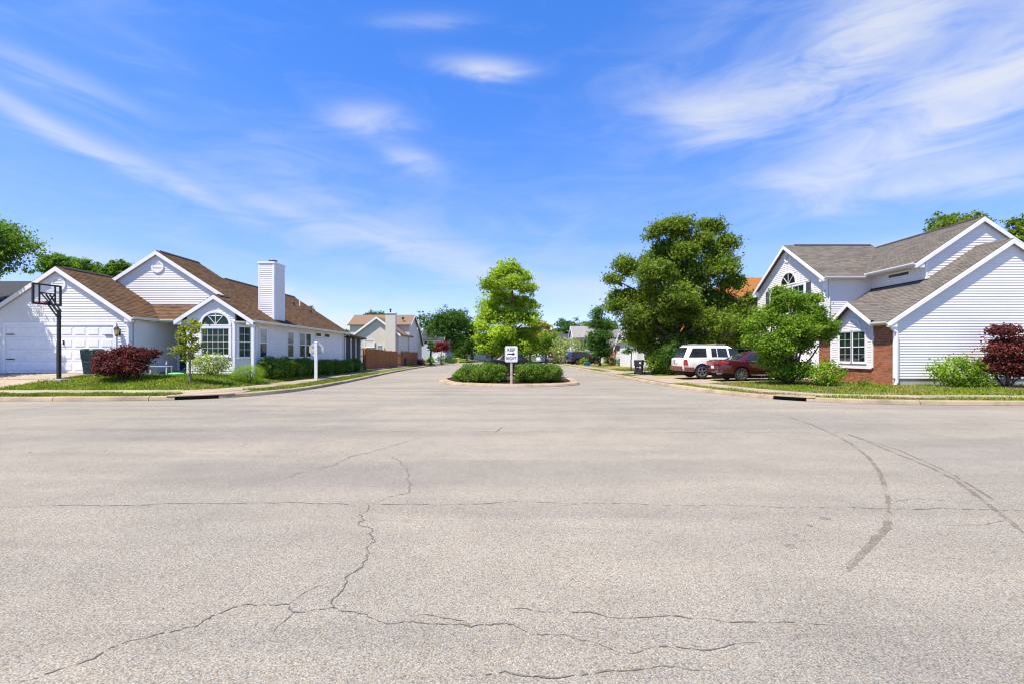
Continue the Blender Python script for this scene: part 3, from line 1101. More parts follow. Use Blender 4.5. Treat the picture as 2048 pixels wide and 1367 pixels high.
# ------------------------------------------------------------------ pavements
def walk(name, L, N, zf, rng_s, s0, s1, label, slab=1.5):
    wo_ = tag(root(name, (0, 0, 0), label, 'pavement'), kind='structure')
    i0, i1 = int(s0 / .25), int(s1 / .25)
    k = int(slab / .25)
    rng = random.Random(8)
    a, b = rng_s
    for i in range(i0, i1 - k, k):
        dz = rng.uniform(-.006, .008)
        rings = []
        for m_ in (i, i + k // 2, i + k):
            e = .006 if m_ == i else (-.006 if m_ == i + k else 0)
            p, n = L[m_], N[m_]
            q = p + np.array([n[1], -n[0]]) * e
            z = float(zf(a)) + .014 + dz
            z2 = float(zf(b)) + .014 + dz
            rings.append([(q[0] + n[0] * a, q[1] + n[1] * a, z - .08), (q[0] + n[0] * a, q[1] + n[1] * a, z), (q[0] + n[0] * b, q[1] + n[1] * b, z2), (q[0] + n[0] * b, q[1] + n[1] * b, z2 - .08)])
        part('paving_slab', MB().loft(rings), 'walk', wo_)
    return wo_


walk('pavement_left', CURB_L, NL, zl, WALK_L, arc_at(CURB_L, -30, 15.7), arc_at(CURB_L, -10, 92), 'tan concrete slab pavement along the left kerb')
walk('pavement_right', CURB_R, NR, zr, WALK_R, arc_at(CURB_R, 7, 95), arc_at(CURB_R, 34, 14.0), 'tan concrete slab pavement along the right kerb')


def drape(name, poly4, zfun, mat, label, nu=8, nv=10, off=.022, joint=True, parent=None):
    """concrete drive following the ground, poured in bays"""
    r_ = tag(root(name, (0, 0, 0), label, 'driveway'), kind='structure')
    a, b, c, d = [np.array(p) for p in poly4]
    bays = [(0, .5), (.5, 1)]
    nb = 3
    for (u0, u1) in bays:
        for k in range(nb):
            v0, v1 = k / nb, (k + 1) / nb
            g = .004
            mb = MB()
            us = np.linspace(u0 + g, u1 - g, 3)
            vs = np.linspace(v0 + g, v1 - g, 4)
            idx = []
            for v in vs:
                row = []
                for u in us:
                    p = (a * (1 - v) + b * v) * (1 - u) + (d * (1 - v) + c * v) * u
                    row.append(len(mb.v))
                    mb.v.append((p[0], p[1], zfun(p[0], p[1]) + off))
                idx.append(row)
            for i in range(len(vs) - 1):
                for j in range(len(us) - 1):
                    mb.f.append((idx[i][j], idx[i][j + 1], idx[i + 1][j + 1], idx[i + 1][j]))
            o = part('drive_bay', mb, mat, r_)
    return r_


drape('driveway_left', [(-26.5, 15.85), (-23.4, 21.66), (-17.95, 21.66), (-20.7, 15.85)], lambda x, y: gz_l(x, y) + (.06 if y > 21 else 0), 'drive', 'tan concrete driveway sloping up to the white double garage')
drape('driveway_right', [(7.5, 31.0), (16.3, 30.9), (16.3, 23.9), (7.5, 22.9)], gz_r, 'drive', 'concrete driveway holding the white and the maroon parked cars')
drape('driveway_far', [(7.4, 39.6), (15.8, 39.2), (15.8, 34.8), (7.4, 34.4)], gz_r, 'drive', 'shaded concrete driveway beside the charcoal bin')
drape('corner_ramp', [(-12.3, 18.3), (-11.2, 16.1), (-9.75, 17.4), (-10.2, 19.0)], lambda x, y: .128, 'walk', 'concrete corner ramp joining pavement and left street corner')

# ------------------------------------------------------------------ planted median
isl = tag(root('median_island', (0, 26, 0), 'kerbed planted traffic island in mid street', 'traffic island'), kind='structure')
MED = smooth_line([(-2.0, 32.2), (-3.8, 31.2), (-4.35, 29), (-4.05, 26.6), (-3.1, 24.2), (-1.6, 22.9), (0.2, 22.45), (1.9, 22.75), (3.1, 23.7), (3.55, 25.2), (3.6, 29), (3.0, 31.2), (1.2, 32.2), (-2.0, 32.2)], .25)
NM = normals(MED)          # left of travel
cin = np.array([0, 28.0])
sgn = np.sign(((cin - MED) * NM).sum(1))
NM = NM * sgn[:, None]
k_ = 8
for i in range(0, len(MED) - 1, k_):
    j = min(i + k_, len(MED) - 1)
    rings = []
    for m_ in range(i, j + 1):
        t = np.gradient(MED, axis=0)[m_]
        t = t / np.linalg.norm(t)
        e = .008 if m_ == i else (-.008 if m_ == j else 0)
        p, n = MED[m_] + t * e, NM[m_]
        rings.append([(p[0] + n[0] * a, p[1] + n[1] * a, b) for a, b in ((0, -.05), (.0, .02), (.05, .10), (.10, .125), (.52, .135), (.55, -.05))])
    part('kerb_stone', MB().loft(rings), 'kerb', isl)
inner = [(p[0] + n[0] * .5, p[1] + n[1] * .5) for p, n in zip(MED, NM)]
mb = MB()
c0 = (-0.3, 28.5)
for a_, b_ in zip(inner[:-1], inner[1:]):
    q = lambda t, p: (p[0] + (c0[0] - p[0]) * t, p[1] + (c0[1] - p[1]) * t)
    for t0, t1 in ((0, .25), (.25, .6), (.6, 1)):
        zz = lambda t: .115 + .16 * min(1, t * 2.2)
        P4 = [(*q(t0, a_), zz(t0)), (*q(t0, b_), zz(t0)), (*q(t1, b_), zz(t1)), (*q(t1, a_), zz(t1))]
        mb.poly(P4 if t1 < 1 else P4[:3])
mb.poly([(*inner[0], .115), (*c0, .275), (*inner[-1], .115)])
part('mulch_bed', mb, 'mulch', isl)
# bark chips
rr = np.random.default_rng(4)
m_ = 9000
P = np.column_stack([rr.uniform(-4.2, 3.5, m_), rr.uniform(22.6, 29, m_)])
ok = poly_in([tuple(p) for p in inner])(P, None)
P = P[ok]
m_ = len(P)
a_ = rr.uniform(0, 6.28, m_)
dist_c = np.min(np.linalg.norm(P[:, None] - np.array(inner)[None], axis=2), axis=1)
z_ = .125 + .1 * np.clip(dist_c / 1.6, 0, 1) + rr.uniform(0, .025, m_)
l_, w_ = rr.uniform(.02, .06, m_), rr.uniform(.008, .02, m_)
ux, uy = np.cos(a_), np.sin(a_)
til = rr.uniform(-.02, .02, m_)
V = np.stack([np.column_stack([P[:, 0] - ux * l_ - uy * w_, P[:, 1] - uy * l_ + ux * w_, z_ - til]), np.column_stack([P[:, 0] + ux * l_ - uy * w_, P[:, 1] + uy * l_ + ux * w_, z_ + til]),
              np.column_stack([P[:, 0] + ux * l_ + uy * w_, P[:, 1] + uy * l_ - ux * w_, z_ + til]), np.column_stack([P[:, 0] - ux * l_ + uy * w_, P[:, 1] - uy * l_ - ux * w_, z_ - til])], 1).reshape(-1, 3)
o_ = link('bark_chips', npmesh('bark_chips', V, np.arange(4 * m_).reshape(-1, 4), 'chip'), isl)
o_['kind'] = 'stuff'
# ------------------------------------------------------------------ house building kit
LAP = 0.1143


class Frame:
    """a vertical wall plane: u runs along it, n points outwards"""
    def __init__(self, P0, u):
        self.P = Vector((P0[0], P0[1], 0))
        self.u = Vector((u[0], u[1], 0)).normalized()
        self.n = Vector((self.u.y, -self.u.x, 0))

    def p(self, u, z, off=0.0):
        q = self.P + self.u * u + self.n * off
        return Vector((q.x, q.y, z))


def wall(house, F, poly, holes=(), z0=None, name='wall', mat='siding', boards=True, lip=.017, lap=LAP, back='sheath'):
    """sheathing slab plus one separate lap board per course (cut round openings)"""
    mb = MB().prism([F.p(u, z) for u, z in poly], -F.n * .12)
    w = part(name, mb, back if boards else mat, house)
    if not boards:
        return w
    zs = [p[1] for p in poly]
    z = z0 if z0 is not None else min(zs)
    top = max(zs)
    while z < top:
        strip = clip_rect(poly, -1e3, 1e3, z, min(z + lap, top))
        if strip:
            us = [p[0] for p in strip]
            cuts = []
            for (a, b, c, d) in holes:
                ov = min(d, z + lap) - max(c, z)
                if ov > lap * .4:
                    cuts.append((a, b))
            cuts.sort()
            spans, cur = [], min(us)
            for a, b in cuts:
                if a > cur:
                    spans.append((cur, a))
                cur = max(cur, b)
            if cur < max(us):
                spans.append((cur, max(us)))
            for a, b in spans:
                piece = clip_rect(strip, a, b, z, z + lap)
                if not piece or area2(piece) < .004:
                    continue
                mb = MB()
                n = len(piece)
                for (u_, z_) in piece:
                    t = (z_ - z) / lap
                    mb.v.append(tuple(F.p(u_, z_, lip * (1 - t) + .002)))
                for (u_, z_) in piece:
                    mb.v.append(tuple(F.p(u_, z_, -.004)))
                mb.f.append(tuple(range(n)))
                for k in range(n):
                    k2 = (k + 1) % n
                    mb.f.append((k, n + k, n + k2, k2))
                part('siding_board', mb, mat, w)
        z += lap
    return w


class Roof:
    def __init__(self, house, mat, name='roof', picks=0, course=.145, tab=.32, thick=.09):
        self.o = None
        self.house, self.mat, self.picks, self.c, self.t, self.th = house, mat, picks, course, tab, thick
        self.deck = MB()
        self.full = []
        self.odd = []
        self.name = name

    def plane(self, pts, shingles=True):
        P = [Vector(p) for p in pts]
        n = (P[1] - P[0]).cross(P[2] - P[0]).normalized()
        if n.z < 0:
            n = -n
        self.deck.prism([p - n * .012 for p in P], -n * self.th)
        if not shingles:
            return
        u = Vector((0, 0, 1)).cross(n).normalized()
        v = n.cross(u)
        o = min(P, key=lambda p: p.dot(v))
        q = [((p - o).dot(u), (p - o).dot(v)) for p in P]
        umin, umax = min(a for a, _ in q), max(a for a, _ in q)
        vmax = max(b for _, b in q)
        r = 0
        rng = random.Random(len(self.full) + 1)
        while r * self.c < vmax:
            v0 = r * self.c
            x = umin - rng.uniform(0, self.t)
            while x < umax:
                w = self.t * rng.choice((.55, .8, 1, 1, 1.25))
                w = self.t if abs(w - self.t) < .01 else w
                piece = clip_rect(q, x + .002, x + w - .002, v0, v0 + self.c)
                if piece and area2(piece) > .002:
                    lift = rng.uniform(.0, .006)
                    if w == self.t and abs(area2(piece) - (w - .004) * self.c) < 1e-4:
                        self.full.append((o + u * (x + .002) + v * v0, u, v, n, lift))
                    else:
                        self.odd.append(([(a, b, .004 + lift + (.013) * (1 - (b - v0) / self.c)) for a, b in piece], o, u, v, n))
                x += w
            r += 1

    def finish(self):
        self.o = part(self.name, self.deck, 'deck', self.house)
        mat = self.mat
        h, w = self.c, self.t - .004
        prof = [(0, 0, .017), (w, 0, .017), (w, h, .004), (0, h, .004)]
        self.full.sort(key=lambda e: (e[0] - Vector((0, 0, EYE))).length)
        if self.picks:
            mb = MB()
            for (a, b, c) in prof:
                mb.v.append((a, b, c))
            for (a, b, c) in prof:
                mb.v.append((a, b, -.004))
            mb.f += [(0, 1, 2, 3), (0, 4, 5, 1), (1, 5, 6, 2), (3, 2, 6, 7), (0, 3, 7, 4)]
            me = mb.mesh('shingle', M[mat])
            for (o, u, v, n, l) in self.full[:self.picks]:
                s = bpy.data.objects.new('shingle', me)
                COL.objects.link(s)
                s.parent = self.o
                q = o + n * l
                s.matrix_basis = Matrix(((u.x, v.x, n.x, q.x), (u.y, v.y, n.y, q.y), (u.z, v.z, n.z, q.z), (0, 0, 0, 1)))
        mb = MB()
        for (o, u, v, n, l) in self.full[self.picks:]:
            i = len(mb.v)
            for (a, b, c) in prof:
                mb.v.append(tuple(o + u * a + v * b + n * (c + l)))
            for (a, b, c) in prof[:2]:
                mb.v.append(tuple(o + u * a + v * b - n * .004))
            mb.f += [(i, i + 1, i + 2, i + 3), (i, i + 4, i + 5, i + 1)]
        for (pc, o, u, v, n) in self.odd:
            i = len(mb.v)
            k = len(pc)
            for (a, b, c) in pc:
                mb.v.append(tuple(o + u * a + v * b + n * c))
            mb.f.append(tuple(range(i, i + k)))
            for (a, b, c) in pc:
                mb.v.append(tuple(o + u * a + v * b - n * .004))
            for j in range(k):
                j2 = (j + 1) % k
                mb.f.append((i + j, i + k + j, i + k + j2, i + j2))
        if mb.f:
            me = mb.mesh('shingles', M[mat], fix=False)
            s = link('shingles', me, self.o)
            s['kind'] = 'stuff'
        return self.o


def ridge_cap(house, p, q, mat='ridge', w=.26):
    p, q = Vector(p), Vector(q)
    d = (q - p).normalized()
    p = p + d * .3
    s = d.cross(Vector((0, 0, 1))).normalized()
    z = Vector((0, 0, 1))
    mb = MB()
    for a, b in ((p, q),):
        for sg in (-1, 1):
            pts = [a + z * .045, b + z * .045, b + s * sg * w / 2 - z * .05, a + s * sg * w / 2 - z * .05]
            mb.prism(pts, z * .02)
    return part('ridge_cap', mb, mat, house)


def rake(house, p, q, F_n, w=.17, t=.03, name='rake_board'):
    """white board along a gable edge, plumb-cut at both ends so that a pair meets at the peak"""
    p, q, n = Vector(p), Vector(q), Vector(F_n)
    d = (q - p).normalized()
    h = w / max(.3, math.hypot(d.x, d.y))
    z = Vector((0, 0, 1))
    mb = MB().prism([p - z * .02 - n * t / 2, q - z * .02 - n * t / 2, q - z * (.02 + h) - n * t / 2, p - z * (.02 + h) - n * t / 2], n * t)
    return part(name, mb, 'trim', house)


def soffit(house, pts, th=.02):
    return part('soffit', MB().prism(pts, (0, 0, th)), 'soffit', house)


def gutter(house, p, q, out, mat='gutter'):
    """k-style gutter below an eave; out = outward horizontal unit"""
    p, q, o = Vector(p), Vector(q), Vector(out)
    z = Vector((0, 0, 1))
    prof = [(0, 0), (.075, 0), (.085, .03), (.115, .055), (.12, .105), (.108, .105), (.10, .06), (.0, .06)]
    return part('gutter', MB().loft([[e + o * (a - .02) + z * (b - .105) for a, b in prof] for e in (p, q)]), mat, house)


def downspout(house, pts, w=.07, mat='gutter'):
    mb = MB()
    for a, b in zip(pts[:-1], pts[1:]):
        mb.bar(a, b, w, w * .8)
    return part('downspout', mb, mat, house)


def window(house, F, u0, u1, z0, z1, cols=2, rows=2, hung=True, trim=.09, glass='glass', mun=.018, each=False, upper=None, sill=True, name='window', mun_lower=True):
    """double-hung or fixed window: casing + sash + glazing bars as one frame, panes as pieces"""
    mb = MB()

    def bar(a, b, c, d, o0, o1):
        pts = [F.p(a, c, o0), F.p(b, c, o0), F.p(b, d, o0), F.p(a, d, o0)]
        mb.prism(pts, F.n * (o1 - o0))
    t = trim
    bar(u0 - t, u0, z0 - t * .6, z1 + t, .0, .045)
    bar(u1, u1 + t, z0 - t * .6, z1 + t, .0, .045)
    bar(u0, u1, z1, z1 + t, .0, .045)
    bar(u0, u1, z0 - t * .6, z0, .0, .045)
    s = .035
    bar(u0, u0 + s, z0, z1, .002, .03)
    bar(u1 - s, u1, z0, z1, .002, .03)
    bar(u0 + s, u1 - s, z0, z0 + s, .002, .03)
    bar(u0 + s, u1 - s, z1 - s, z1, .002, .03)
    zm = (z0 + z1) / 2
    if hung:
        bar(u0 + s, u1 - s, zm - .022, zm + .022, .002, .036)
    secs = [(z0 + s, zm - .022, mun_lower), (zm + .022, z1 - s, True)] if hung else [(z0 + s, z1 - s, True)]
    for (a, b, on) in secs:
        if not on:
            continue
        for k in range(1, cols):
            uu = u0 + s + (u1 - u0 - 2 * s) * k / cols
            bar(uu - mun / 2, uu + mun / 2, a, b, .004, .020)
        for k in range(1, rows):
            zz = a + (b - a) * k / rows
            bar(u0 + s, u1 - s, zz - mun / 2, zz + mun / 2, .004, .0205)
    w = part(name, mb, 'sash', house)
    for si, (a, b, on) in enumerate(secs):
        g = glass if not (upper and si == 1) else upper
        if each:
            for i in range(cols):
                for j in range(rows):
                    ua = u0 + s + (u1 - u0 - 2 * s) * i / cols
                    ub = u0 + s + (u1 - u0 - 2 * s) * (i + 1) / cols
                    za, zb = a + (b - a) * j / rows, a + (b - a) * (j + 1) / rows
                    part('pane', MB().prism([F.p(ua + .001, za + .001, .008), F.p(ub - .001, za + .001, .008), F.p(ub - .001, zb - .001, .008), F.p(ua + .001, zb - .001, .008)], F.n * .004), g, w)
        else:
            part('pane', MB().prism([F.p(u0 + s, a, .008), F.p(u1 - s, a, .008), F.p(u1 - s, b, .008), F.p(u0 + s, b, .008)], F.n * .004), g, w)
    if sill:
        part('sill', MB().prism([F.p(u0 - t - .02, z0 - t * .6 - .03, 0), F.p(u1 + t + .02, z0 - t * .6 - .03, 0), F.p(u1 + t + .02, z0 - t * .6, 0), F.p(u0 - t - .02, z0 - t * .6, 0)], F.n * .07), 'sash', w)
    return w


def arch_window(house, F, uc, z0, ru, rz, t=.10, spokes=(.25, .5, .75), glass='glass', base=True, louver=False):
    n = 20
    mb = MB()
    for k in range(n):
        a0, a1 = math.pi * k / n, math.pi * (k + 1) / n
        pts = [F.p(uc + math.cos(a0) * ru, z0 + math.sin(a0) * rz, 0), F.p(uc + math.cos(a0) * (ru + t), z0 + math.sin(a0) * (rz + t), 0),
               F.p(uc + math.cos(a1) * (ru + t), z0 + math.sin(a1) * (rz + t), 0), F.p(uc + math.cos(a1) * ru, z0 + math.sin(a1) * rz, 0)]
        mb.prism(pts, F.n * .045)
    if base:
        mb.prism([F.p(uc - ru - t, z0 - .07, 0), F.p(uc + ru + t, z0 - .07, 0), F.p(uc + ru + t, z0, 0), F.p(uc - ru - t, z0, 0)], F.n * .05)
    for s in spokes:
        a = math.pi * s
        d = Vector((math.cos(a) * ru, math.sin(a) * rz))
        e = Vector((-d.y, d.x)).normalized() * .013
        pts = [F.p(uc + d.x * .06 + e.x, z0 + d.y * .06 + e.y, .006), F.p(uc + d.x + e.x, z0 + d.y + e.y, .006), F.p(uc + d.x - e.x, z0 + d.y - e.y, .006), F.p(uc + d.x * .06 - e.x, z0 + d.y * .06 - e.y, .006)]
        mb.prism(pts, F.n * .02)
    w = part('arched_window', mb, 'sash', house)
    if louver:
        k = 6
        for i in range(k):
            za, zb = z0 + rz * i / k + .01, z0 + rz * (i + 1) / k
            hw = ru * math.sqrt(max(0, 1 - ((za + zb) / 2 - z0) ** 2 / rz ** 2)) - .01
            if hw > .03:
                part('slat', MB().prism([F.p(uc - hw, za, .03), F.p(uc + hw, za, .03), F.p(uc + hw, zb, .006), F.p(uc - hw, zb, .006)], F.n * .008), 'sash', w)
        return w
    bounds = [0] + list(spokes) + [1]
    for s0, s1 in zip(bounds[:-1], bounds[1:]):
        pts = [F.p(uc, z0, .006)]
        for k in range(7):
            a = math.pi * (s0 + (s1 - s0) * k / 6)
            pts.append(F.p(uc + math.cos(a) * (ru - .002), z0 + math.sin(a) * (rz - .002), .006))
        part('pane', MB().prism(pts, F.n * .004), glass, w)
    return w


def round_vent(house, F, uc, zc, r):
    mb = MB()
    n = 24
    for k in range(n):
        a0, a1 = 2 * math.pi * k / n, 2 * math.pi * (k + 1) / n
        mb.prism([F.p(uc + math.cos(a) * q, zc + math.sin(a) * q, 0) for a, q in ((a0, r * .74), (a0, r), (a1, r), (a1, r * .74))], F.n * .055)
    v = part('round_vent', mb, 'trim', house)
    k = 7
    for i in range(k):
        za = zc - r * .74 + 1.48 * r * i / k
        zb = za + 1.48 * r / k
        hw = math.sqrt(max(0, (r * .74) ** 2 - ((za + zb) / 2 - zc) ** 2))
        part('slat', MB().prism([F.p(uc - hw, za, .045), F.p(uc + hw, za, .045), F.p(uc + hw, zb, .012), F.p(uc - hw, zb, .012)], F.n * .006), 'trim', v)
    return v


def garage_door(house, F, u0, u1, z0, z1, cols, rows, mat='white', name='garage_door'):
    mb = MB()
    for r in range(rows):
        a, b = z0 + (z1 - z0) * r / rows, z0 + (z1 - z0) * (r + 1) / rows
        mb.prism([F.p(u0, a + .006, .002), F.p(u1, a + .006, .002), F.p(u1, b - .004, .002), F.p(u0, b - .004, .002)], F.n * .018)
    d = part(name, mb, mat, house)
    cw, rh = (u1 - u0) / cols, (z1 - z0) / rows
    for r in range(rows):
        for c in range(cols):
            a, b = u0 + cw * c + cw * .10, u0 + cw * (c + 1) - cw * .10
            e, f = z0 + rh * r + rh * .18, z0 + rh * (r + 1) - rh * .18
            # bevelled raised panel inside a sunk border
            mb = MB()
            o = [F.p(a, e, .019), F.p(b, e, .019), F.p(b, f, .019), F.p(a, f, .019)]
            g = .035
            i = [F.p(a + g, e + g, .034), F.p(b - g, e + g, .034), F.p(b - g, f - g, .034), F.p(a + g, f - g, .034)]
            mb.v = [tuple(p) for p in o + i]
            mb.f = [(4, 5, 6, 7)] + [(k, (k + 1) % 4, 4 + (k + 1) % 4, 4 + k) for k in range(4)]
            part('door_panel', mb, mat, d)
    return d


def fbox(name, house, F, u0, u1, z0, z1, o0, o1, mat):
    return part(name, MB().prism([F.p(u0, z0, o0), F.p(u1, z0, o0), F.p(u1, z1, o0), F.p(u0, z1, o0)], F.n * (o1 - o0)), mat, house)


# ================================================================== LEFT HOUSE
H = root('corner_house', (-16, 24, .6), 'single-storey white-sided house with brown shingle roof and tall boxed chimney', 'house')
# garage front (faces the camera street)
S1 = .667
GX, GZ, GY = -20.53, 5.47, 21.7
Fg = Frame((-23.75, GY), (1, 0))
ug = lambda X: X + 23.75
def zg(X):
    return GZ - .125 - S1 * abs(X - GX)
door_u = (ug(-22.86), ug(-17.98))
wall(H, Fg, [(0, .5), (ug(-17.32), .5), (ug(-17.32), zg(-17.32)), (ug(GX), zg(GX)), (0, zg(-23.75))], holes=[(door_u[0] - .11, door_u[1] + .11, .4, 2.93)], z0=.6)
garage_door(H, Fg, door_u[0], door_u[1], .69, 2.82, 8, 4)
fbox('door_trim', H, Fg, door_u[0] - .12, door_u[0], .6, 2.95, 0, .05, 'trim')
fbox('door_trim', H, Fg, door_u[1], door_u[1] + .12, .6, 2.95, 0, .05, 'trim')
fbox('door_trim', H, Fg, door_u[0], door_u[1], 2.82, 2.95, 0, .05, 'trim')
fbox('corner_trim', H, Fg, ug(-17.32) - .10, ug(-17.32) + .012, .6, 3.15, .002, .03, 'trim')
for hx, hz, w in ((-22.82, 2.41, .36), (-22.82, 1.31, .36), (-18.36, 2.36, .36)):
    fbox('strap_hinge', H, Fg, ug(hx), ug(hx) + w, hz - .02, hz + .025, .036, .05, 'black')
fbox('door_handle', H, Fg, ug(-20.25), ug(-20.21), 1.95, 2.15, .036, .07, 'black')
round_vent(H, Fg, ug(-20.47), 4.68, .33)
# lantern
LN = MB()
lx, ly, lz = -17.74, GY - .16, 2.52
LN.box(lx - .05, lx + .05, GY - .03, GY, lz - .16, lz + .14)
LN.bar((lx, GY - .02, lz - .06), (lx, ly, lz - .14), .025, .025)
LN.loft([[(lx + a * s, ly + b * s, z) for a, b in ((-1, -1), (1, -1), (1, 1), (-1, 1))] for s, z in ((.085, lz + .12), (.05, lz + .20), (.012, lz + .26), (.012, lz + .30))])
LN.loft([[(lx + a * s, ly + b * s, z) for a, b in ((-1, -1), (1, -1), (1, 1), (-1, 1))] for s, z in ((.05, lz - .13), (.03, lz - .20))])
lan = part('wall_lantern', LN, 'black', H)
part('lantern_glass', MB().loft([[(lx + a * s, ly + b * s, z) for a, b in ((-1, -1), (1, -1), (1, 1), (-1, 1))] for s, z in ((.05, lz - .13), (.075, lz + .12))]), 'amber', lan)

# garage flank and entry
Fs = Frame((-17.32, GY), (0, 1))
wall(H, Fs, [(.0, .5), (3.1, .5), (3.1, 3.14), (0, 3.14)], z0=.6)
Fe = Frame((-17.32, 24.8), (1, 0))
wall(H, Fe, [(0, .6), (1.6, .6), (1.6, 3.14), (0, 3.14)], z0=.7, holes=[(.05, 1.4, .6, 2.95)])
fbox('door_frame', H, Fe, .06, .18, .7, 2.85, 0, .07, 'trim')
fbox('door_frame', H, Fe, 1.18, 1.30, .7, 2.85, 0, .07, 'trim')
fbox('door_frame', H, Fe, .06, 1.30, 2.85, 2.97, 0, .07, 'trim')
fd = fbox('front_door', H, Fe, .18, 1.18, .72, 2.85, .0, .03, 'shutter')
fbox('storm_glass', fd, Fe, .28, 1.08, .95, 2.75, .031, .036, 'glass')
part('doorstep', MB().box(-17.3, -15.8, 23.6, 24.79, .45, .68), 'found', H)

# main gable
MX, MZ, MY = -18.1, 6.79, 24.5
S2 = .65
def zm_(X):
    return MZ - .125 - S2 * abs(X - MX)
Fm = Frame((-23.2, MY), (1, 0))
um = lambda X: X + 23.2
wall(H, Fm, [(0, 3.3), (um(-12.95), 3.3), (um(-12.95), zm_(-12.95)), (um(MX), zm_(MX)), (0, zm_(-23.2))], z0=3.62)
round_vent(H, Fm, um(-18.07), 5.98, .32)
# rear gable end above the lower roof
wall(H, Frame((-13, 27.55), (-1, 0)), [(0.3, 3.3), (10.2, 3.3), (10.2, zm_(-23.2)), (5.1, zm_(-18.1)), (.3, zm_(-13.3))], boards=False, mat='sheath')

# bay
BY = 23.3
BX, BZ = -14.42, 4.40
Fb = Frame((-15.78, BY), (1, 0))
ub = lambda X: X + 15.78
def zb_(X):
    return BZ - .125 - S2 * abs(X - BX)
wall(H, Fb, [(0, .5), (ub(-13.45), .5), (ub(-13.45), zb_(-13.45)), (ub(BX), zb_(BX)), (0, zb_(-15.78))], z0=.62,
     holes=[(ub(-15.15), ub(-13.62), 1.40, 2.9), (ub(-15.05), ub(-13.72), 2.8, 3.4)])
fbox('corner_trim', H, Fb, ub(-13.45) - .10, ub(-13.45) + .01, .62, 3.15, .002, .03, 'trim')
fbox('corner_trim', H, Fb, 0, .10, .62, 3.15, .002, .03, 'trim')
fbox('gable_fill', H, Fb, ub(-13.45), ub(-12.62), 3.04, 3.12, -.02, .002, 'trim')
window(H, Fb, ub(-15.06), ub(-13.71), 1.47, 2.78, 5, 4, hung=False, trim=.10, glass='glass_refl', each=True, mun=.014)
arch_window(H, Fb, ub(-14.385), 2.96, .655, .56, t=.11, spokes=(.3, .5, .7), glass='glass_refl')
# angled flank of the bay
Fa = Frame((-13.45, BY), (.6, .6))
wall(H, Fa, [(0, .5), (.85, .5), (.85, 3.14), (0, 3.14)], z0=.62, holes=[(.08, .77, 1.28, 2.96)])
window(H, Fa, .15, .70, 1.38, 2.87, 2, 2, trim=.08, glass='glass_refl')
part('porch_post', MB().box(-12.62, -12.50, 23.22, 23.34, .35, 3.06), 'trim', H)
part('porch_post_base', MB().box(-12.65, -12.47, 23.19, 23.37, .30, .5), 'trim', H)
# bay left flank
wall(H, Frame((-15.78, 24.8), (0, -1)), [(0, .5), (1.5, .5), (1.5, 3.14), (0, 3.14)], boards=False)

# street flank
WX = -12.85
Fw = Frame((WX, 23.9), (0, 1))
uw = lambda Y: Y - 23.9
Y_END = 36.6
hol = []
for a, b, c, d in ((24.42, 25.12, 1.36, 2.86), (27.45, 28.2, 1.36, 2.83), (29.0, 29.75, 1.36, 2.83), (29.87, 30.62, 1.36, 2.83), (31.4, 32.3, 2.68, 2.95), (32.85, 33.75, 2.68, 2.95)):
    hol.append((uw(a) - .09, uw(b) + .09, c - .1, d + .1))
wall(H, Fw, [(0, .3), (uw(Y_END), .3), (uw(Y_END), 3.14), (0, 3.14)], z0=.62, holes=hol)
window(H, Fw, uw(24.42), uw(25.12), 1.36, 2.86, 1, 1, trim=.08, glass='glass', upper='glass_b')
window(H, Fw, uw(27.45), uw(28.2), 1.36, 2.83, 1, 1, trim=.07, upper='glass_b')
window(H, Fw, uw(29.0), uw(29.75), 1.36, 2.83, 1, 1, trim=.055, upper='glass_b')
window(H, Fw, uw(29.87), uw(30.62), 1.36, 2.83, 1, 1, trim=.055, upper='glass')
window(H, Fw, uw(31.4), uw(32.3), 2.68, 2.95, 1, 1, hung=False, trim=.06, sill=False)
window(H, Fw, uw(32.85), uw(33.75), 2.68, 2.95, 1, 1, hung=False, trim=.06, sill=False)
fbox('corner_trim', H, Fw, uw(Y_END) - .1, uw(Y_END) + .01, .4, 3.1, .002, .03, 'trim')
wall(H, Frame((WX, Y_END), (-1, 0)), [(0, .3), (8, .3), (8, 4), (3.9, 5.7), (0, 3.1)], boards=False, mat='sheath')

# roofs
RF = Roof(H, 'shingle_b', picks=150)
EX, EZ = -12.5, 3.15                         # street eave
zp = lambda X: EZ + S2 * (EX - X)
GE = -17.1
gz_ = lambda X: GZ - S1 * abs(X - GX)
RF.plane([(GX, 21.58, GZ), (GE, 21.58, gz_(GE)), (GE, 23.28, gz_(GE)), (-18.37, 24.5, gz_(-18.37)), (GX, 24.5, GZ)])
RF.plane([(GX, 21.58, GZ), (GX, 28, GZ), (-24.0, 28, gz_(-24.0)), (-24.0, 21.58, gz_(-24.0))])
RF.plane([(GE, 23.28, gz_(GE)), (-16.3, 23.28, gz_(GE)), (-15.0, 24.5, 4.03), (-18.37, 24.5, 4.03)])
bz_l = lambda X: BZ - S2 * abs(X - BX)
RF.plane([(BX, 23.18, BZ), (-16.33, 23.18, bz_l(-16.33)), (-16.33, 23.28, bz_l(-16.33)), (-15.0, 24.5, bz_l(-15.0)), (BX, 24.5, BZ)])
RF.plane([(BX, 23.18, zp(BX)), (EX, 23.18, EZ), (EX, 24.38, EZ), (BX, 24.38, zp(BX))])
RF.plane([(MX, 24.38, zp(MX)), (EX, 24.38, EZ), (EX, 27.7, EZ), (MX, 27.7, zp(MX))])
LX = -16.75
RF.plane([(LX, 27.7, zp(LX)), (EX, 27.7, EZ), (EX, 36.9, EZ), (LX, 36.9, zp(LX))])
RF.plane([(MX, 24.38, zp(MX)), (MX, 27.7, zp(MX)), (-23.6, 27.7, zp(MX) - S2 * 5.5), (-23.6, 24.38, zp(MX) - S2 * 5.5)], shingles=False)
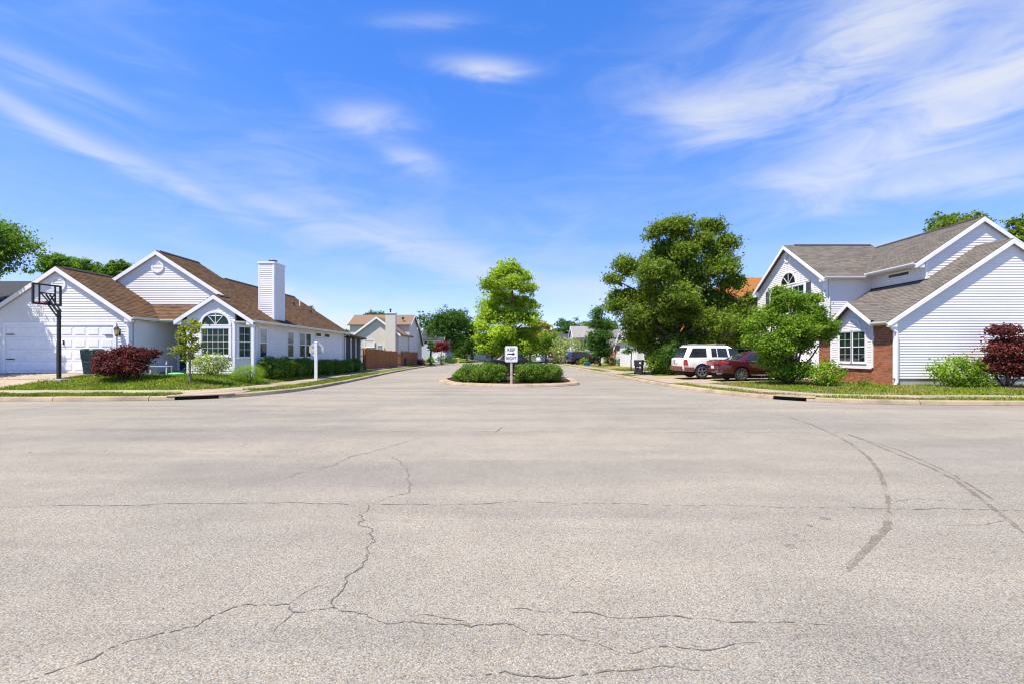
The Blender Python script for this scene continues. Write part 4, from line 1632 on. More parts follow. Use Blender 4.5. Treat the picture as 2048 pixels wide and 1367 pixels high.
RF.plane([(LX, 27.7, zp(LX)), (LX, 36.9, zp(LX)), (-21.0, 36.9, zp(LX) - S2 * 4.25), (-21.0, 27.7, zp(LX) - S2 * 4.25)], shingles=False)
RF.finish()
ridge_cap(H, (GX, 21.6, GZ), (GX, 24.45, GZ))
ridge_cap(H, (MX, 24.4, zp(MX)), (MX, 27.7, zp(MX)))
ridge_cap(H, (LX, 27.75, zp(LX)), (LX, 36.9, zp(LX)))
ridge_cap(H, (BX, 23.2, BZ), (BX, 24.36, BZ))
fn = (0, -1, 0)
rake(H, (GX, 21.57, GZ), (GE, 21.57, gz_(GE)), fn)
rake(H, (-24.0, 21.57, gz_(-24.0)), (GX, 21.57, GZ), fn)
rake(H, (MX, 24.37, MZ), (BX + .05, 24.37, zp(BX + .05)), fn)
rake(H, (-23.6, 24.37, zp(MX) - S2 * 5.5), (MX, 24.37, MZ), fn)
rake(H, (BX, 23.17, BZ), (EX, 23.17, EZ), fn)
rake(H, (-16.33, 23.17, bz_l(-16.33)), (BX, 23.17, BZ), fn)
rake(H, (EX, 36.92, EZ), (LX, 36.92, zp(LX)), (0, 1, 0))
for ex, yy, z_, sg in ((GE, 21.58, gz_(GE), 1), (EX, 23.18, EZ, 1), (-16.33, 23.18, bz_l(-16.33), -1)):
    part('eave_return', MB().prism([(ex, yy, z_ - .05), (ex - sg * .34, yy, z_ + .10), (ex - sg * .34, yy, z_ - .21), (ex, yy, z_ - .21)], (0, .13, 0)), 'trim', H)
gutter(H, (EX, 23.16, EZ + .02), (EX, 36.9, EZ + .02), (1, 0, 0))
gutter(H, (GE, 21.56, gz_(GE) + .02), (GE, 23.2, gz_(GE) + .02), (1, 0, 0))
gutter(H, (GE + .05, 23.26, gz_(GE) + .02), (-16.35, 23.26, gz_(GE) + .02), (0, -1, 0))
soffit(H, [(WX, 23.3, 3.06), (EX, 23.16, 3.06), (EX, 36.9, 3.06), (WX, 36.9, 3.06)])
soffit(H, [(-13.5, 23.2, 3.085), (-12.86, 23.2, 3.085), (-12.86, 23.9, 3.085), (-13.5, 23.9, 3.085)])
soffit(H, [(-17.3, 23.27, 3.06), (-15.8, 23.27, 3.06), (-15.8, 24.79, 3.06), (-17.3, 24.79, 3.06)])
soffit(H, [(-17.3, 21.6, 3.05), (GE, 21.6, 3.05), (GE, 23.2, 3.05), (-17.3, 23.2, 3.05)])
downspout(H, [(GE + .02, 21.95, 3.05), (GE - .14, 21.95, 2.93), (GE - .14, 21.95, .65)])
downspout(H, [(EX - .02, 23.95, 3.05), (WX + .06, 23.98, 2.86), (WX + .06, 23.98, .5)])
downspout(H, [(EX - .02, 36.5, 3.05), (WX + .06, 36.45, 2.86), (WX + .06, 36.45, .4)])

# chimney
CX0, CX1, CY0, CY1, CZT = -13.68, -12.84, 25.9, 27.1, 6.42
ch = part('chimney', MB().box(CX0, CX1 - .004, CY0, CY1, .4, CZT), 'sheath', H)
def chim_boards(F, w, zlow0, zlow1):
    z = 3.3
    while z < CZT - .02:
        pc = clip_rect([(.05, 3.0), (w - .05, 3.0), (w - .05, CZT), (.05, CZT)], 0, w, z, min(z + LAP, CZT))
        mb = MB()
        n = len(pc)
        for (u_, z_) in pc:
            mb.v.append(tuple(F.p(u_, z_, .017 * (1 - (z_ - z) / LAP) + .002)))
        for (u_, z_) in pc:
            mb.v.append(tuple(F.p(u_, z_, -.004)))
        mb.f.append(tuple(range(n)))
        for k in range(n):
            mb.f.append((k, n + k, n + (k + 1) % n, (k + 1) % n))
        part('siding_board', mb, 'siding', ch)
        z += LAP
Fc1 = Frame((CX0, CY0), (1, 0))
Fc2 = Frame((CX1 - .004, CY0), (0, 1))
chim_boards(Fc1, CX1 - CX0 - .004, 3.9, 3.4)
chim_boards(Fc2, CY1 - CY0, 3.3, 3.3)
for a, b in ((0, .075), (CX1 - CX0 - .079, CX1 - CX0 + .016)):
    fbox('corner_trim', ch, Fc1, a, b, 3.25, CZT, .002, .022, 'trim')
for a, b in ((-.0, .075), (CY1 - CY0 - .075, CY1 - CY0)):
    fbox('corner_trim', ch, Fc2, a, b, 3.25, CZT, .002, .022, 'trim')
part('chimney_cap', MB().box(CX0 - .05, CX1 + .05, CY0 - .05, CY1 + .05, CZT, CZT + .09), 'trim', H)
FL = MB().tube((-13.2, 26.5, CZT + .09), (-13.2, 26.5, CZT + .19), .17, n=16)
FL.tube((-13.2, 26.5, CZT + .23), (-13.2, 26.5, CZT + .27), .24, .22, n=16)
for k in range(6):
    FL.tube((-13.2 + .18 * math.cos(k), 26.5 + .18 * math.sin(k), CZT + .17), (-13.2 + .18 * math.cos(k), 26.5 + .18 * math.sin(k), CZT + .24), .012, n=5)
part('flue_cap', FL, 'shutter', H, smooth=True)
# roof vents
vp = lambda X, Y: (X, Y, zp(X))
Xv, Yv = -15.3, 34.6
part('vent_pipe', MB().tube((Xv, Yv, zp(Xv) - .1), (Xv, Yv, zp(Xv) + .42), .045, n=10), 'trim', H, smooth=True)
for Xv, Yv in ((-15.4, 33.6), (-14.8, 35.0)):
    z_ = zp(Xv)
    part('roof_vent', MB().prism([(Xv - .14, Yv - .14, z_ + .0), (Xv + .14, Yv - .14, z_ - .16), (Xv + .14, Yv - .14, z_ + .10), (Xv - .1, Yv - .14, z_ + .16)], (0, .28, 0)), 'shingle_b', H)
# screened porch at the back
PX0, PX1, PY0, PY1 = -17.5, -12.95, 36.75, 41.0
part('porch_roof', MB().prism([(PX0, PY0, 3.1), (PX1 + .35, PY0, 3.02), (PX1 + .45, PY1 + .3, 2.78), (PX0, PY1 + .3, 2.85)], (0, 0, .12)), 'shingle_t', H)
for (x, y) in ((PX1, 37.2), (PX1, 38.5), (PX1, 39.7), (PX1, 40.95), (-14.5, 40.95), (-16, 40.95)):
    part('porch_post', MB().box(x - .06, x + .06, y - .06, y + .06, .2, 2.82), 'trim', H)
part('porch_screen', MB().box(PX1 - .04, PX1 - .02, 37.0, 40.9, .9, 2.8), 'screen', H)
part('porch_knee_wall', MB().box(PX1 - .05, PX1 - .03, 37.0, 40.9, .2, .9), 'trim', H)
part('porch_rail', MB().box(PX1 - .02, PX1 + .02, 37.0, 40.9, 1.0, 1.06), 'trim', H)

# ================================================================== RIGHT HOUSE
K = root('gabled_house', (20, 25, .2), 'two-storey white-sided house with grey shingle roof and red brick front', 'house')
S3 = .666
AX, AZ_, AY = 20.97, 6.36, 20.2
zlo = lambda X: AZ_ - S3 * abs(X - AX)
Fk = Frame((16.03, AY), (1, 0))
uk = lambda X: X - 16.03
XR = 25.9
wall(K, Fk, [(0, .52), (uk(XR), .52), (uk(XR), zlo(XR) - .125), (uk(AX), zlo(AX) - .125), (0, zlo(16.03) - .125)], z0=.52)
part('foundation', MB().box(16.05, XR, AY + .02, AY + .2, -.1, .52), 'found', K)
fbox('corner_trim', K, Fk, -.012, .17, .53, 2.85, .002, .03, 'trim')
# brick street front
Fr = Frame((16.03, 25.05), (0, -1))          # faces -X ; u grows towards the camera
ur = lambda Y: 25.05 - Y
bw = part('brick_wall', MB().prism([Fr.p(0, .05), Fr.p(ur(20.2), .05), Fr.p(ur(20.2), 2.80), Fr.p(0, 2.80)], -Fr.n * .2), 'mortar', K)
PAN = (ur(24.08), ur(21.25), .93)
full_b, bricks = [], []
bh, bl = .0762, .2095
z, r = .1, 0
while z + bh < 2.78:
    u = -(.105 if r % 2 else 0)
    while u < ur(20.2):
        a, b = max(0, u) + .005, min(ur(20.2), u + bl) - .005
        if b - a > .03:
            segs = [(a, b)]
            if z + bh * .5 > PAN[2]:
                segs = [s for s in ((a, min(b, PAN[0])), (max(a, PAN[1]), b)) if s[1] - s[0] > .03]
            for a2, b2 in segs:
                bricks.append((a2, b2, z + .005, z + bh - .005))
        u += bl
    z += bh
    r += 1
def brick_mesh(mb, a, b, c, d, o=.0):
    g = .004
    i = len(mb.v)
    mb.v += [tuple(Fr.p(*p)) for p in ((a, c, 0), (b, c, 0), (b, d, 0), (a, d, 0), (a + g, c + g, .011 + o), (b - g, c + g, .011 + o), (b - g, d - g, .011 + o), (a + g, d - g, .011 + o))]
    mb.f += [(i + 4, i + 5, i + 6, i + 7)] + [(i + k, i + (k + 1) % 4, i + 4 + (k + 1) % 4, i + 4 + k) for k in range(4)]
bricks.sort(key=lambda b: -b[0])
rng = random.Random(1)
for b in bricks[:290]:
    mb = MB()
    brick_mesh(mb, *b, o=rng.uniform(-.002, .003))
    part('brick', mb, 'brick', bw)
mb = MB()
for b in bricks[290:]:
    brick_mesh(mb, *b, o=rng.uniform(-.002, .003))
part('bricks', mb, 'brick', bw, kind='stuff')
# white window panel with little gable above
SGY, SGZ, SGH = 22.5, 3.98, 1.45
zs_ = lambda Y: SGZ - .125 - .68 * abs(Y - SGY)
Fp = Frame((16.0, 25.05), (0, -1))
wall(K, Fp, [(PAN[0], PAN[2]), (PAN[1], PAN[2]), (PAN[1], zs_(21.25)), (ur(SGY), zs_(SGY)), (PAN[0], zs_(24.08))], z0=.95, name='window_panel',
     holes=[(ur(23.6), ur(21.6), 1.05, 2.7), (ur(23.25), ur(22.0), 2.6, 3.05)])
fbox('panel_trim', K, Fp, PAN[0], PAN[0] + .08, PAN[2], 2.85, .002, .035, 'trim')
fbox('panel_trim', K, Fp, PAN[1] - .08, PAN[1], PAN[2], 2.85, .002, .035, 'trim')
fbox('panel_trim', K, Fp, PAN[0] + .08, PAN[1] - .08, PAN[2] - .05, PAN[2] + .08, .002, .05, 'trim')
window(K, Fp, ur(23.45), ur(22.62), 1.16, 2.57, 2, 2, trim=.07, mun=.012, glass='glass', upper='glass_refl')
window(K, Fp, ur(22.54), ur(21.71), 1.16, 2.57, 2, 2, trim=.07, mun=.012, glass='glass', upper='glass_refl')
arch_window(K, Fp, ur(22.6), 2.68, .52, .42, t=.12, louver=True, spokes=())
# corner trims / downspout
downspout(K, [(15.74, 20.02, 2.74), (15.98, 20.14, 2.55), (16.14, 20.13, 2.45), (16.14, 20.13, .35), (16.02, 20.06, .25)], .085)

# upper gable wall
UX, UZ, UY = 21.28, 7.72, 21.75
zu = lambda X: UZ - .679 * abs(X - UX)
Fu = Frame((18.72, UY), (1, 0))
uu_ = lambda X: X - 18.72
wall(K, Fu, [(0, 4.3), (uu_(23.85), 4.3), (uu_(23.85), zu(23.85) - .125), (uu_(UX), zu(UX) - .125), (0, zu(18.72) - .125)], z0=4.4)
fbox('corner_trim', K, Fu, -.01, .10, 4.6, 5.7, .002, .03, 'trim')
# upper flank with the slot window
Ff = Frame((18.72, 25.0), (0, -1))
wall(K, Ff, [(0, 4.3), (3.25, 4.3), (3.25, 5.6), (0, 5.6)], z0=4.4, holes=[(25 - 23.9, 25 - 22.55, 5.2, 5.5)])
window(K, Ff, 25 - 23.87, 25 - 22.58, 5.24, 5.45, 1, 1, hung=False, trim=.045, sill=False)
# connecting wall of the garage block
VY0, VY1, VX = 25.0, 31.8, 16.3
Fv = Frame((VX, VY0), (1, 0))
wall(K, Fv, [(0, 2.3), (2.5, 2.3), (2.5, 5.62), (0, 5.62)], z0=2.4)
fbox('corner_trim', K, Fv, -.012, .12, 2.7, 5.55, .002, .03, 'trim')
# garage block street gable
QY, QZ = 28.4, 7.95
zq = lambda Y: QZ - S3 * abs(Y - QY)
Fq = Frame((VX, VY1), (0, -1))
uq = lambda Y: VY1 - Y
wall(K, Fq, [(0, .2), (uq(VY0), .2), (uq(VY0), zq(VY0) - .125), (uq(QY), zq(QY) - .125), (0, zq(VY1) - .125)], z0=.3,
     holes=[(uq(30.35), uq(26.6), 3.85, 5.55), (uq(29.1), uq(27.5), 5.55, 6.2), (uq(30.8), uq(25.6), .1, 2.5), (uq(30.75), uq(26.1), 3.9, 5.5)])
fbox('corner_trim', K, Fq, uq(VY0) - .12, uq(VY0) + .012, .3, 5.55, .002, .03, 'trim')
fbox('corner_trim', K, Fq, 0, .12, .3, 5.55, .002, .03, 'trim')
for a in (30.24, 29.05, 27.86):
    window(K, Fq, uq(a), uq(a - 1.1), 3.95, 5.42, 2, 2, trim=.075, glass='glass_refl', mun_lower=False)
for a, b in ((26.55, 26.17), (30.75, 30.37)):
    s_ = fbox('shutter', K, Fq, uq(a), uq(b), 3.9, 5.47, .004, .04, 'shutter')
arch_window(K, Fq, uq(28.3), 5.64, .72, .66, t=.10)
round_vent(K, Fq, uq(28.36), 7.22, .30)
garage_door(K, Fq, uq(30.6), uq(25.75), .28, 2.4, 8, 4)
for a, b in ((30.6, 30.72), (25.63, 25.75)):
    fbox('door_trim', K, Fq, uq(b), uq(a), .25, 2.52, 0, .05, 'trim')
fbox('door_trim', K, Fq, uq(30.6), uq(25.75), 2.4, 2.52, 0, .05, 'trim')
# closing walls away from the camera
wall(K, Frame((XR, 31.8), (-1, 0)), [(0, .2), (9.6, .2), (9.6, 5.6), (0, 5.6)], boards=False)
wall(K, Frame((XR, AY), (0, 1)), [(0, .2), (11.6, .2), (11.6, 3.0), (0, 3.0)], boards=False)

RK = Roof(K, 'shingle_g', picks=200)
EK = 15.73
zgab = lambda Y: SGZ - .68 * abs(Y - SGY)
xv = lambda Y: EK + max(0, (zgab(Y) - zlo(EK)) / S3)
lowp = lambda *q: RK.plane([(x, y, zlo(x)) for x, y in q])
GA, GB = SGY - SGH, SGY + SGH
lowp((EK, 20.06), (AX, 20.06), (AX, GA), (EK, GA))
lowp((xv(GA), GA), (AX, GA), (AX, 21.74), (xv(21.74), 21.74))
lowp((xv(21.74), 21.74), (18.71, 21.74), (18.71, SGY), (xv(SGY), SGY))
lowp((xv(SGY), SGY), (18.71, SGY), (18.71, GB), (xv(GB), GB))
lowp((EK, GB), (18.71, GB), (18.71, 25.0), (EK, 25.0))
RK.plane([(AX, 20.06, AZ_), (AX, 21.74, AZ_), (26.2, 21.74, zlo(26.2)), (26.2, 20.06, zlo(26.2))])
EU = 18.2
RK.plane([(UX, 21.61, UZ), (EU, 21.61, zu(EU)), (EU, 24.75, zu(EU)), (UX, 28.1, UZ)])
RK.plane([(UX, 21.61, UZ), (UX, 31, UZ), (24.4, 31, zu(24.4)), (24.4, 21.61, zu(24.4))], shingles=False)
RK.plane([(16.05, QY, QZ), (16.05, 24.72, zq(24.72)), (EU + .02, 24.72, zq(24.72)), (21.3, 28.05, zq(28.05)), (21.3, QY, QZ)])
RK.plane([(16.05, QY, QZ), (21.3, QY, QZ), (21.3, 32.1, zq(32.1)), (16.05, 32.1, zq(32.1))])
# little gable over the window: ridge runs back into the big slope
xi = EK + (SGZ - zlo(EK)) / S3
for sg in (-1, 1):
    ye = SGY + sg * SGH
    ze = SGZ - .68 * SGH
    xe = EK + max(0, (ze - zlo(EK)) / S3)
    RK.plane([(15.72, SGY, SGZ), (xi + .02, SGY, SGZ), (xe + .02, ye, ze), (15.72, ye, ze)])
RK.finish()
ridge_cap(K, (16.4, QY, QZ), (21.2, QY, QZ), w=.22)
ridge_cap(K, (UX, 21.66, UZ), (UX, 28.0, UZ), w=.22)
ridge_cap(K, (AX, 20.0, AZ_), (AX, 21.7, AZ_), 'shingle_g', w=.2)
part('valley_flashing', MB().bar((EU + .1, 24.8, zu(EU) + .085), (UX, 28.1, UZ + .02), .10, .02), 'deck', K)
rake(K, (EK, 20.05, zlo(EK)), (AX, 20.05, AZ_), fn)
rake(K, (AX, 20.05, AZ_), (26.2, 20.05, zlo(26.2)), fn)
rake(K, (EU, 21.60, zu(EU)), (UX, 21.60, UZ), fn)
rake(K, (UX, 21.60, UZ), (24.4, 21.60, zu(24.4)), fn)
fm = (-1, 0, 0)
rake(K, (16.04, 24.72, zq(24.72)), (16.04, QY, QZ), fm)
rake(K, (16.04, QY, QZ), (16.04, 32.1, zq(32.1)), fm)
rake(K, (15.71, SGY - SGH, SGZ - .68 * SGH), (15.71, SGY, SGZ), fm)
rake(K, (15.71, SGY, SGZ), (15.71, SGY + SGH, SGZ - .68 * SGH), fm)
for ex, yy, z_ in ((EK, 20.06, zlo(EK)), (EU, 21.61, zu(EU))):
    part('eave_return', MB().prism([(ex, yy, z_ - .05), (ex + .38, yy, z_ + .14), (ex + .38, yy, z_ - .21), (ex, yy, z_ - .21)], (0, .12, 0)), 'trim', K)
part('eave_return', MB().prism([(16.05, 24.72, zq(24.72) - .05), (16.05, 25.1, zq(25.1) - .09), (16.05, 25.1, zq(24.72) - .21), (16.05, 24.72, zq(24.72) - .21)], (.22, 0, 0)), 'trim', K)
part('eave_return', MB().prism([(16.05, 32.1, zq(32.1) - .05), (16.05, 31.7, zq(31.7) - .09), (16.05, 31.7, zq(32.1) - .21), (16.05, 32.1, zq(32.1) - .21)], (.22, 0, 0)), 'trim', K)
gutter(K, (EK, 20.08, zlo(EK) + .02), (EK, SGY - SGH - .02, zlo(EK) + .02), fm)
gutter(K, (EK, SGY + SGH + .02, zlo(EK) + .02), (EK, 25.0, zlo(EK) + .02), fm)
gutter(K, (EU, 21.63, zu(EU) + .02), (EU, 24.70, zu(EU) + .02), fm)
gutter(K, (16.06, 24.72, zq(24.72) + .02), (EU, 24.72, zq(24.72) + .02), fn)
for ya, yb in ((20.08, SGY - SGH), (SGY + SGH, 25.0)):
    soffit(K, [(EK, ya, zlo(EK) - .11), (16.02, ya, zlo(EK) - .11), (16.02, yb, zlo(EK) - .11), (EK, yb, zlo(EK) - .11)])
soffit(K, [(EU, 21.63, zu(EU) - .11), (18.71, 21.63, zu(EU) - .11), (18.71, 24.99, zu(EU) - .11), (EU, 24.99, zu(EU) - .11)])
soffit(K, [(16.07, 24.73, zq(24.72) - .11), (EU, 24.73, zq(24.72) - .11), (EU, 24.99, zq(24.72) - .11), (16.07, 24.99, zq(24.72) - .11)])
part('step_flashing', MB().bar((18.69, 21.6, zlo(18.69) + .04), (18.69, 24.99, zlo(18.69) + .04), .03, .05), 'ridge', K)
downspout(K, [(16.4, 24.72, 5.5), (16.5, 24.95, 5.3), (16.5, 24.95, 3.6)], .06)
# ------------------------------------------------------------------ plants
def leaf_mesh(name, C, out, size, mat, rng, up=.45, outw=.6, flat=.25, asp=.55):
    n = len(C)
    nrm = rng.normal(0, 1, (n, 3)) * .75 + out * outw + np.array([0, 0, up])
    nrm /= np.linalg.norm(nrm, axis=1)[:, None] + 1e-9
    t = rng.normal(0, 1, (n, 3))
    t -= nrm * (t * nrm).sum(1)[:, None]
    t /= np.linalg.norm(t, axis=1)[:, None] + 1e-9
    b = np.cross(nrm, t)
    L = size * rng.uniform(.6, 1.3, n)
    W = L * asp * rng.uniform(.8, 1.2, n)
    dr = nrm * (L * flat * .3)[:, None]
    v0 = C - t * (L / 2)[:, None] - dr
    v1 = C + b * (W / 2)[:, None] + t * (L * .08)[:, None]
    v2 = C + t * (L / 2)[:, None] - dr
    v3 = C - b * (W / 2)[:, None] + t * (L * .08)[:, None]
    V = np.stack([v0, v1, v2, v3], 1).reshape(-1, 3)
    return npmesh(name, V, np.arange(4 * n).reshape(-1, 4), mat)


def bent_tube(mb, pts, r0, r1, n=7):
    """tapered limb through pts"""
    m = len(pts)
    rings = []
    for i, p in enumerate(pts):
        p = Vector(p)
        a, b = Vector(pts[max(0, i - 1)]), Vector(pts[min(m - 1, i + 1)])
        d = (b - a).normalized()
        s = d.cross(Vector((0.31, 0.95, 0.05)))
        if s.length < .05:
            s = d.cross(Vector((1, 0, 0)))
        s.normalize()
        t = d.cross(s)
        r = r0 + (r1 - r0) * i / (m - 1)
        rings.append([tuple(p + (s * math.cos(2 * math.pi * k / n) + t * math.sin(2 * math.pi * k / n)) * r) for k in range(n)])
    mb.loft(rings)


def limb(mb, a, b, r0, r1, rng, bend=.15, k=4, n=7):
    a, b = Vector(a), Vector(b)
    L = (b - a).length
    pts = []
    j = Vector((rng.normal(), rng.normal(), abs(rng.normal()) * .6)) * L * bend * .5
    for i in range(k + 1):
        t = i / k
        pts.append(a.lerp(b, t) + j * math.sin(math.pi * t) + Vector((0, 0, L * .06 * math.sin(math.pi * t))))
    bent_tube(mb, pts, r0, r1, n)


def tree(name, base, lobes, n_leaf, leaf, mat, label, cat='tree', trunk_r=.16, fork=None, bark='bark', group=None, seed=0, cluster=42, rc=.42, twigs=True, stems=1,  flat=.55, hollow=.35, up=.40, sub=True):
    """lobes: (x, y, z, rx, ry, rz) relative to base; leaves in clusters at twig tips, limbs reach every lobe"""
    rng = np.random.default_rng(seed + 100)
    bx, by, bz = base
    r_ = root(name, base, label, cat, group)
    r_['_root'] = 1
    lobes = [(bx + l[0], by + l[1], bz + l[2], l[3], l[4], l[5]) for l in lobes]
    vol = np.array([(l[3] * l[4] * l[5]) ** (2 / 3) for l in lobes])
    share = vol / vol.sum()
    nclus = max(3, int(n_leaf / cluster))
    mb = MB()
    fork = fork or max(.6, min(l[2] - l[5] for l in lobes) - bz)
    top = max(lobes, key=lambda l: l[2] + l[5] * .3)
    ctr = sum(l[0] for l in lobes) / len(lobes), sum(l[1] for l in lobes) / len(lobes)
    forkp = Vector((bx, by, bz + fork))
    tip = Vector((bx * .5 + top[0] * .5, by * .5 + top[1] * .5, top[2] + top[5] * .3))
    if stems == 1:
        limb(mb, (bx, by, bz - .15), forkp, trunk_r * 1.15, trunk_r * .85, rng, .05, 4, 10)
        bent_tube(mb, [(bx, by, bz - .1), (bx, by, bz + .12), (bx, by, bz + .35)], trunk_r * 1.6, trunk_r * 1.05, 10)
        limb(mb, forkp - Vector((0, 0, .05)), tip, trunk_r * .85, trunk_r * .12, rng, .06, 5, 8)
    C, O = [], []
    for l, s in zip(lobes, share):
        c = Vector(l[:3])
        if stems == 1:
            hd = math.hypot(l[0] - bx, l[1] - by)
            t = min(.92, max(0.0, (l[2] - hd * .75 - forkp.z) / max(.5, tip.z - forkp.z)))
            st = forkp.lerp(tip, t)
            limb(mb, st, c, trunk_r * (.38 * (1 - t) + .10), trunk_r * .07, rng, .15, 5, 6)
        else:
            st = c
            for k in range(max(1, stems // len(lobes) + 1)):
                a = rng.uniform(0, 6.28)
                p0 = Vector((bx + math.cos(a) * .12 * trunk_r * 8, by + math.sin(a) * .12 * trunk_r * 8, bz - .1))
                limb(mb, p0, c + Vector((rng.normal() * l[3] * .3, rng.normal() * l[4] * .3, l[5] * .3)), trunk_r * .5, trunk_r * .1, rng, .15, 4, 6)
        m = max(2, int(nclus * s))
        ns = 7 if sub else 1
        sd_ = rng.normal(0, 1, (ns, 3))
        sd_ /= np.linalg.norm(sd_, axis=1)[:, None]
        sd_[:, 2] = np.where(sd_[:, 2] < -.5, -sd_[:, 2] * .3, sd_[:, 2])
        sc_ = np.array(c)[None] + (sd_ * np.array(l[3:6]) * rng.uniform(.30, .62, (ns, 1)) if sub else 0)
        iso = (l[3] * l[4] * l[5]) ** (1 / 3)
        sr_ = ((np.array(l[3:6]) * .5 + iso * .5) * rng.uniform(.46, .78, (ns, 1))) if sub else np.array([l[3:6]])
        pick = rng.integers(0, ns, m)
        d = rng.normal(0, 1, (m, 3))
        d /= np.linalg.norm(d, axis=1)[:, None]
        d[:, 2] = np.where(d[:, 2] < -.8, -d[:, 2] * .4, d[:, 2])
        rad = hollow + (1.02 - hollow) * rng.random(m) ** .55
        rad *= rng.uniform(.82, 1.12, m)
        tips = sc_[pick] + d * rad[:, None] * sr_[pick]
        if twigs:
            for tp in tips[:: max(1, int(m / 16))]:
                limb(mb, c.lerp(st, .15), Vector(tp), trunk_r * .06, trunk_r * .02, rng, .12, 3, 4)
        k = cluster
        off = rng.normal(0, 1, (m, k, 3)) * np.array([rc, rc, rc * flat])
        scl = rng.uniform(.55, 1.25, (m, 1, 1))
        C.append((tips[:, None, :] + off * scl).reshape(-1, 3))
        O.append(np.repeat(d, k, axis=0))
    part('trunk', mb, bark, r_, smooth=True)
    C, O = np.concatenate(C), np.concatenate(O)
    lo = C[:, 2] > bz + .05
    link('crown', leaf_mesh('crown', C[lo], O[lo], leaf, mat, rng, up=up), r_)
    return r_


def shrub(name, base, rx, ry, h, n_leaf, leaf, mat, label, cat='shrub', group=None, seed=0, boxy=.0, rc=.10, cluster=16, rough=.12, stem=5, up=.5, asp=.55):
    rng = np.random.default_rng(seed + 500)
    bx, by, bz = base
    r_ = root(name, base, label, cat, group)
    m = max(4, n_leaf // cluster)
    d = rng.normal(0, 1, (m, 3))
    d /= np.linalg.norm(d, axis=1)[:, None]
    if boxy:
        e = np.sign(d) * np.abs(d) ** (1 - boxy * .6)
        d = e / np.max(np.abs(e), axis=1)[:, None] * (1 - boxy * .0) * boxy + d * (1 - boxy)
    # lumpy outline
    lump = 1 + rough * (np.sin(d[:, 0] * 5.1 + seed) * np.cos(d[:, 2] * 4.3 + seed * 2) + np.sin(d[:, 1] * 6.7 + seed * 3) * .7)
    rad = (.55 + .45 * rng.random(m) ** .4) * lump
    c = np.array([bx, by, bz + h * .52])
    tips = c + d * rad[:, None] * np.array([rx, ry, h * .50])
    tips[:, 2] = np.maximum(tips[:, 2], bz + .06)
    off = rng.normal(0, 1, (m, cluster, 3)) * rc
    C = (tips[:, None] + off).reshape(-1, 3)
    O = np.repeat(d, cluster, axis=0)
    ok = C[:, 2] > bz + .02
    mb = MB()
    for k in range(stem):
        a = rng.uniform(0, 6.28)
        e = Vector((bx + math.cos(a) * rx * .55, by + math.sin(a) * ry * .55, bz + h * rng.uniform(.5, .85)))
        limb(mb, (bx + math.cos(a) * .06, by + math.sin(a) * .06, bz - .08), e, .022 + h * .008, .006, rng, .15, 3, 5)
    part('stem', mb, 'bark', r_, smooth=True)
    link('foliage', leaf_mesh('foliage', C[ok], O[ok], leaf, mat, rng, up=up, outw=.8, asp=asp), r_)
    return r_


def at(x, d):
    """lateral position of photograph column x at distance d"""
    return (x - 1024) * d / 960


def hz(y, d):
    """height of photograph row y at distance d"""
    return EYE + (709 - y) * d / 960


# ---- median: lime tree and clipped bushes
D = 28.6
mx = at(1022, D)
L_ = []
for (x, y, rx, rz) in ((1020, 541, 24, 18), (1000, 552, 24, 18), (1048, 556, 20, 18), (980, 575, 28, 20), (1030, 572, 34, 24), (1058, 582, 20, 16), (998, 600, 42, 26), (1045, 608, 34, 24), (968, 612, 24, 16), (1072, 612, 14, 12),
                       (975, 636, 30, 22), (1025, 636, 46, 28), (1064, 640, 22, 22), (960, 655, 18, 14), (1000, 668, 44, 24), (1050, 670, 36, 24), (1078, 660, 12, 14), (962, 682, 26, 18), (1022, 692, 52, 16), (985, 700, 34, 12), (1062, 692, 26, 14)):
    L_.append(((at(x, D) - mx) * .92, 0.0, hz(y, D) - .2, rx * .93 * D / 960, rx * D / 960 * .95, rz * D / 960))
rg = random.Random(4)
L_ = [(a, rg.uniform(-.8, .8), c, d, e, f) for (a, b, c, d, e, f) in L_]
tree('median_tree', (mx, D, .2), L_, 48000, .14, 'lf_lime', 'yellow-green pyramidal tree growing on the planted traffic island', trunk_r=.13, fork=1.5, seed=1, cluster=24, rc=.15, flat=.5, hollow=.3)
gm = 'clipped bushes on the traffic island'
MB_ = [(-2.08, 24.55, .66, .7, .98, 'bush at the far-left end of the traffic island'), (-1.28, 24.05, .66, .68, 1.04, 'second bush from the left on the traffic island'), (-.74, 24.0, .50, .60, .98, 'bush just left of the keep right sign'),
       (.66, 23.95, .50, .60, 1.0, 'bush just right of the keep right sign'), (1.25, 24.05, .66, .66, 1.02, 'second bush from the right on the traffic island'), (1.92, 24.55, .62, .72, .98, 'bush at the far-right end of the traffic island'),
       (-2.75, 24.95, .30, .34, .50, 'small low bush on the left edge of the traffic island')]
for i, (x, y, rx, ry, h, lb) in enumerate(MB_):
    shrub('clipped_bush', (x, y, .16), rx, ry, h * .86, 11000 if i < 6 else 2500, .062, 'lf_hedge', 'clipped green ' + lb, group=gm, seed=i, boxy=.30, rc=.038, cluster=10, rough=.12)

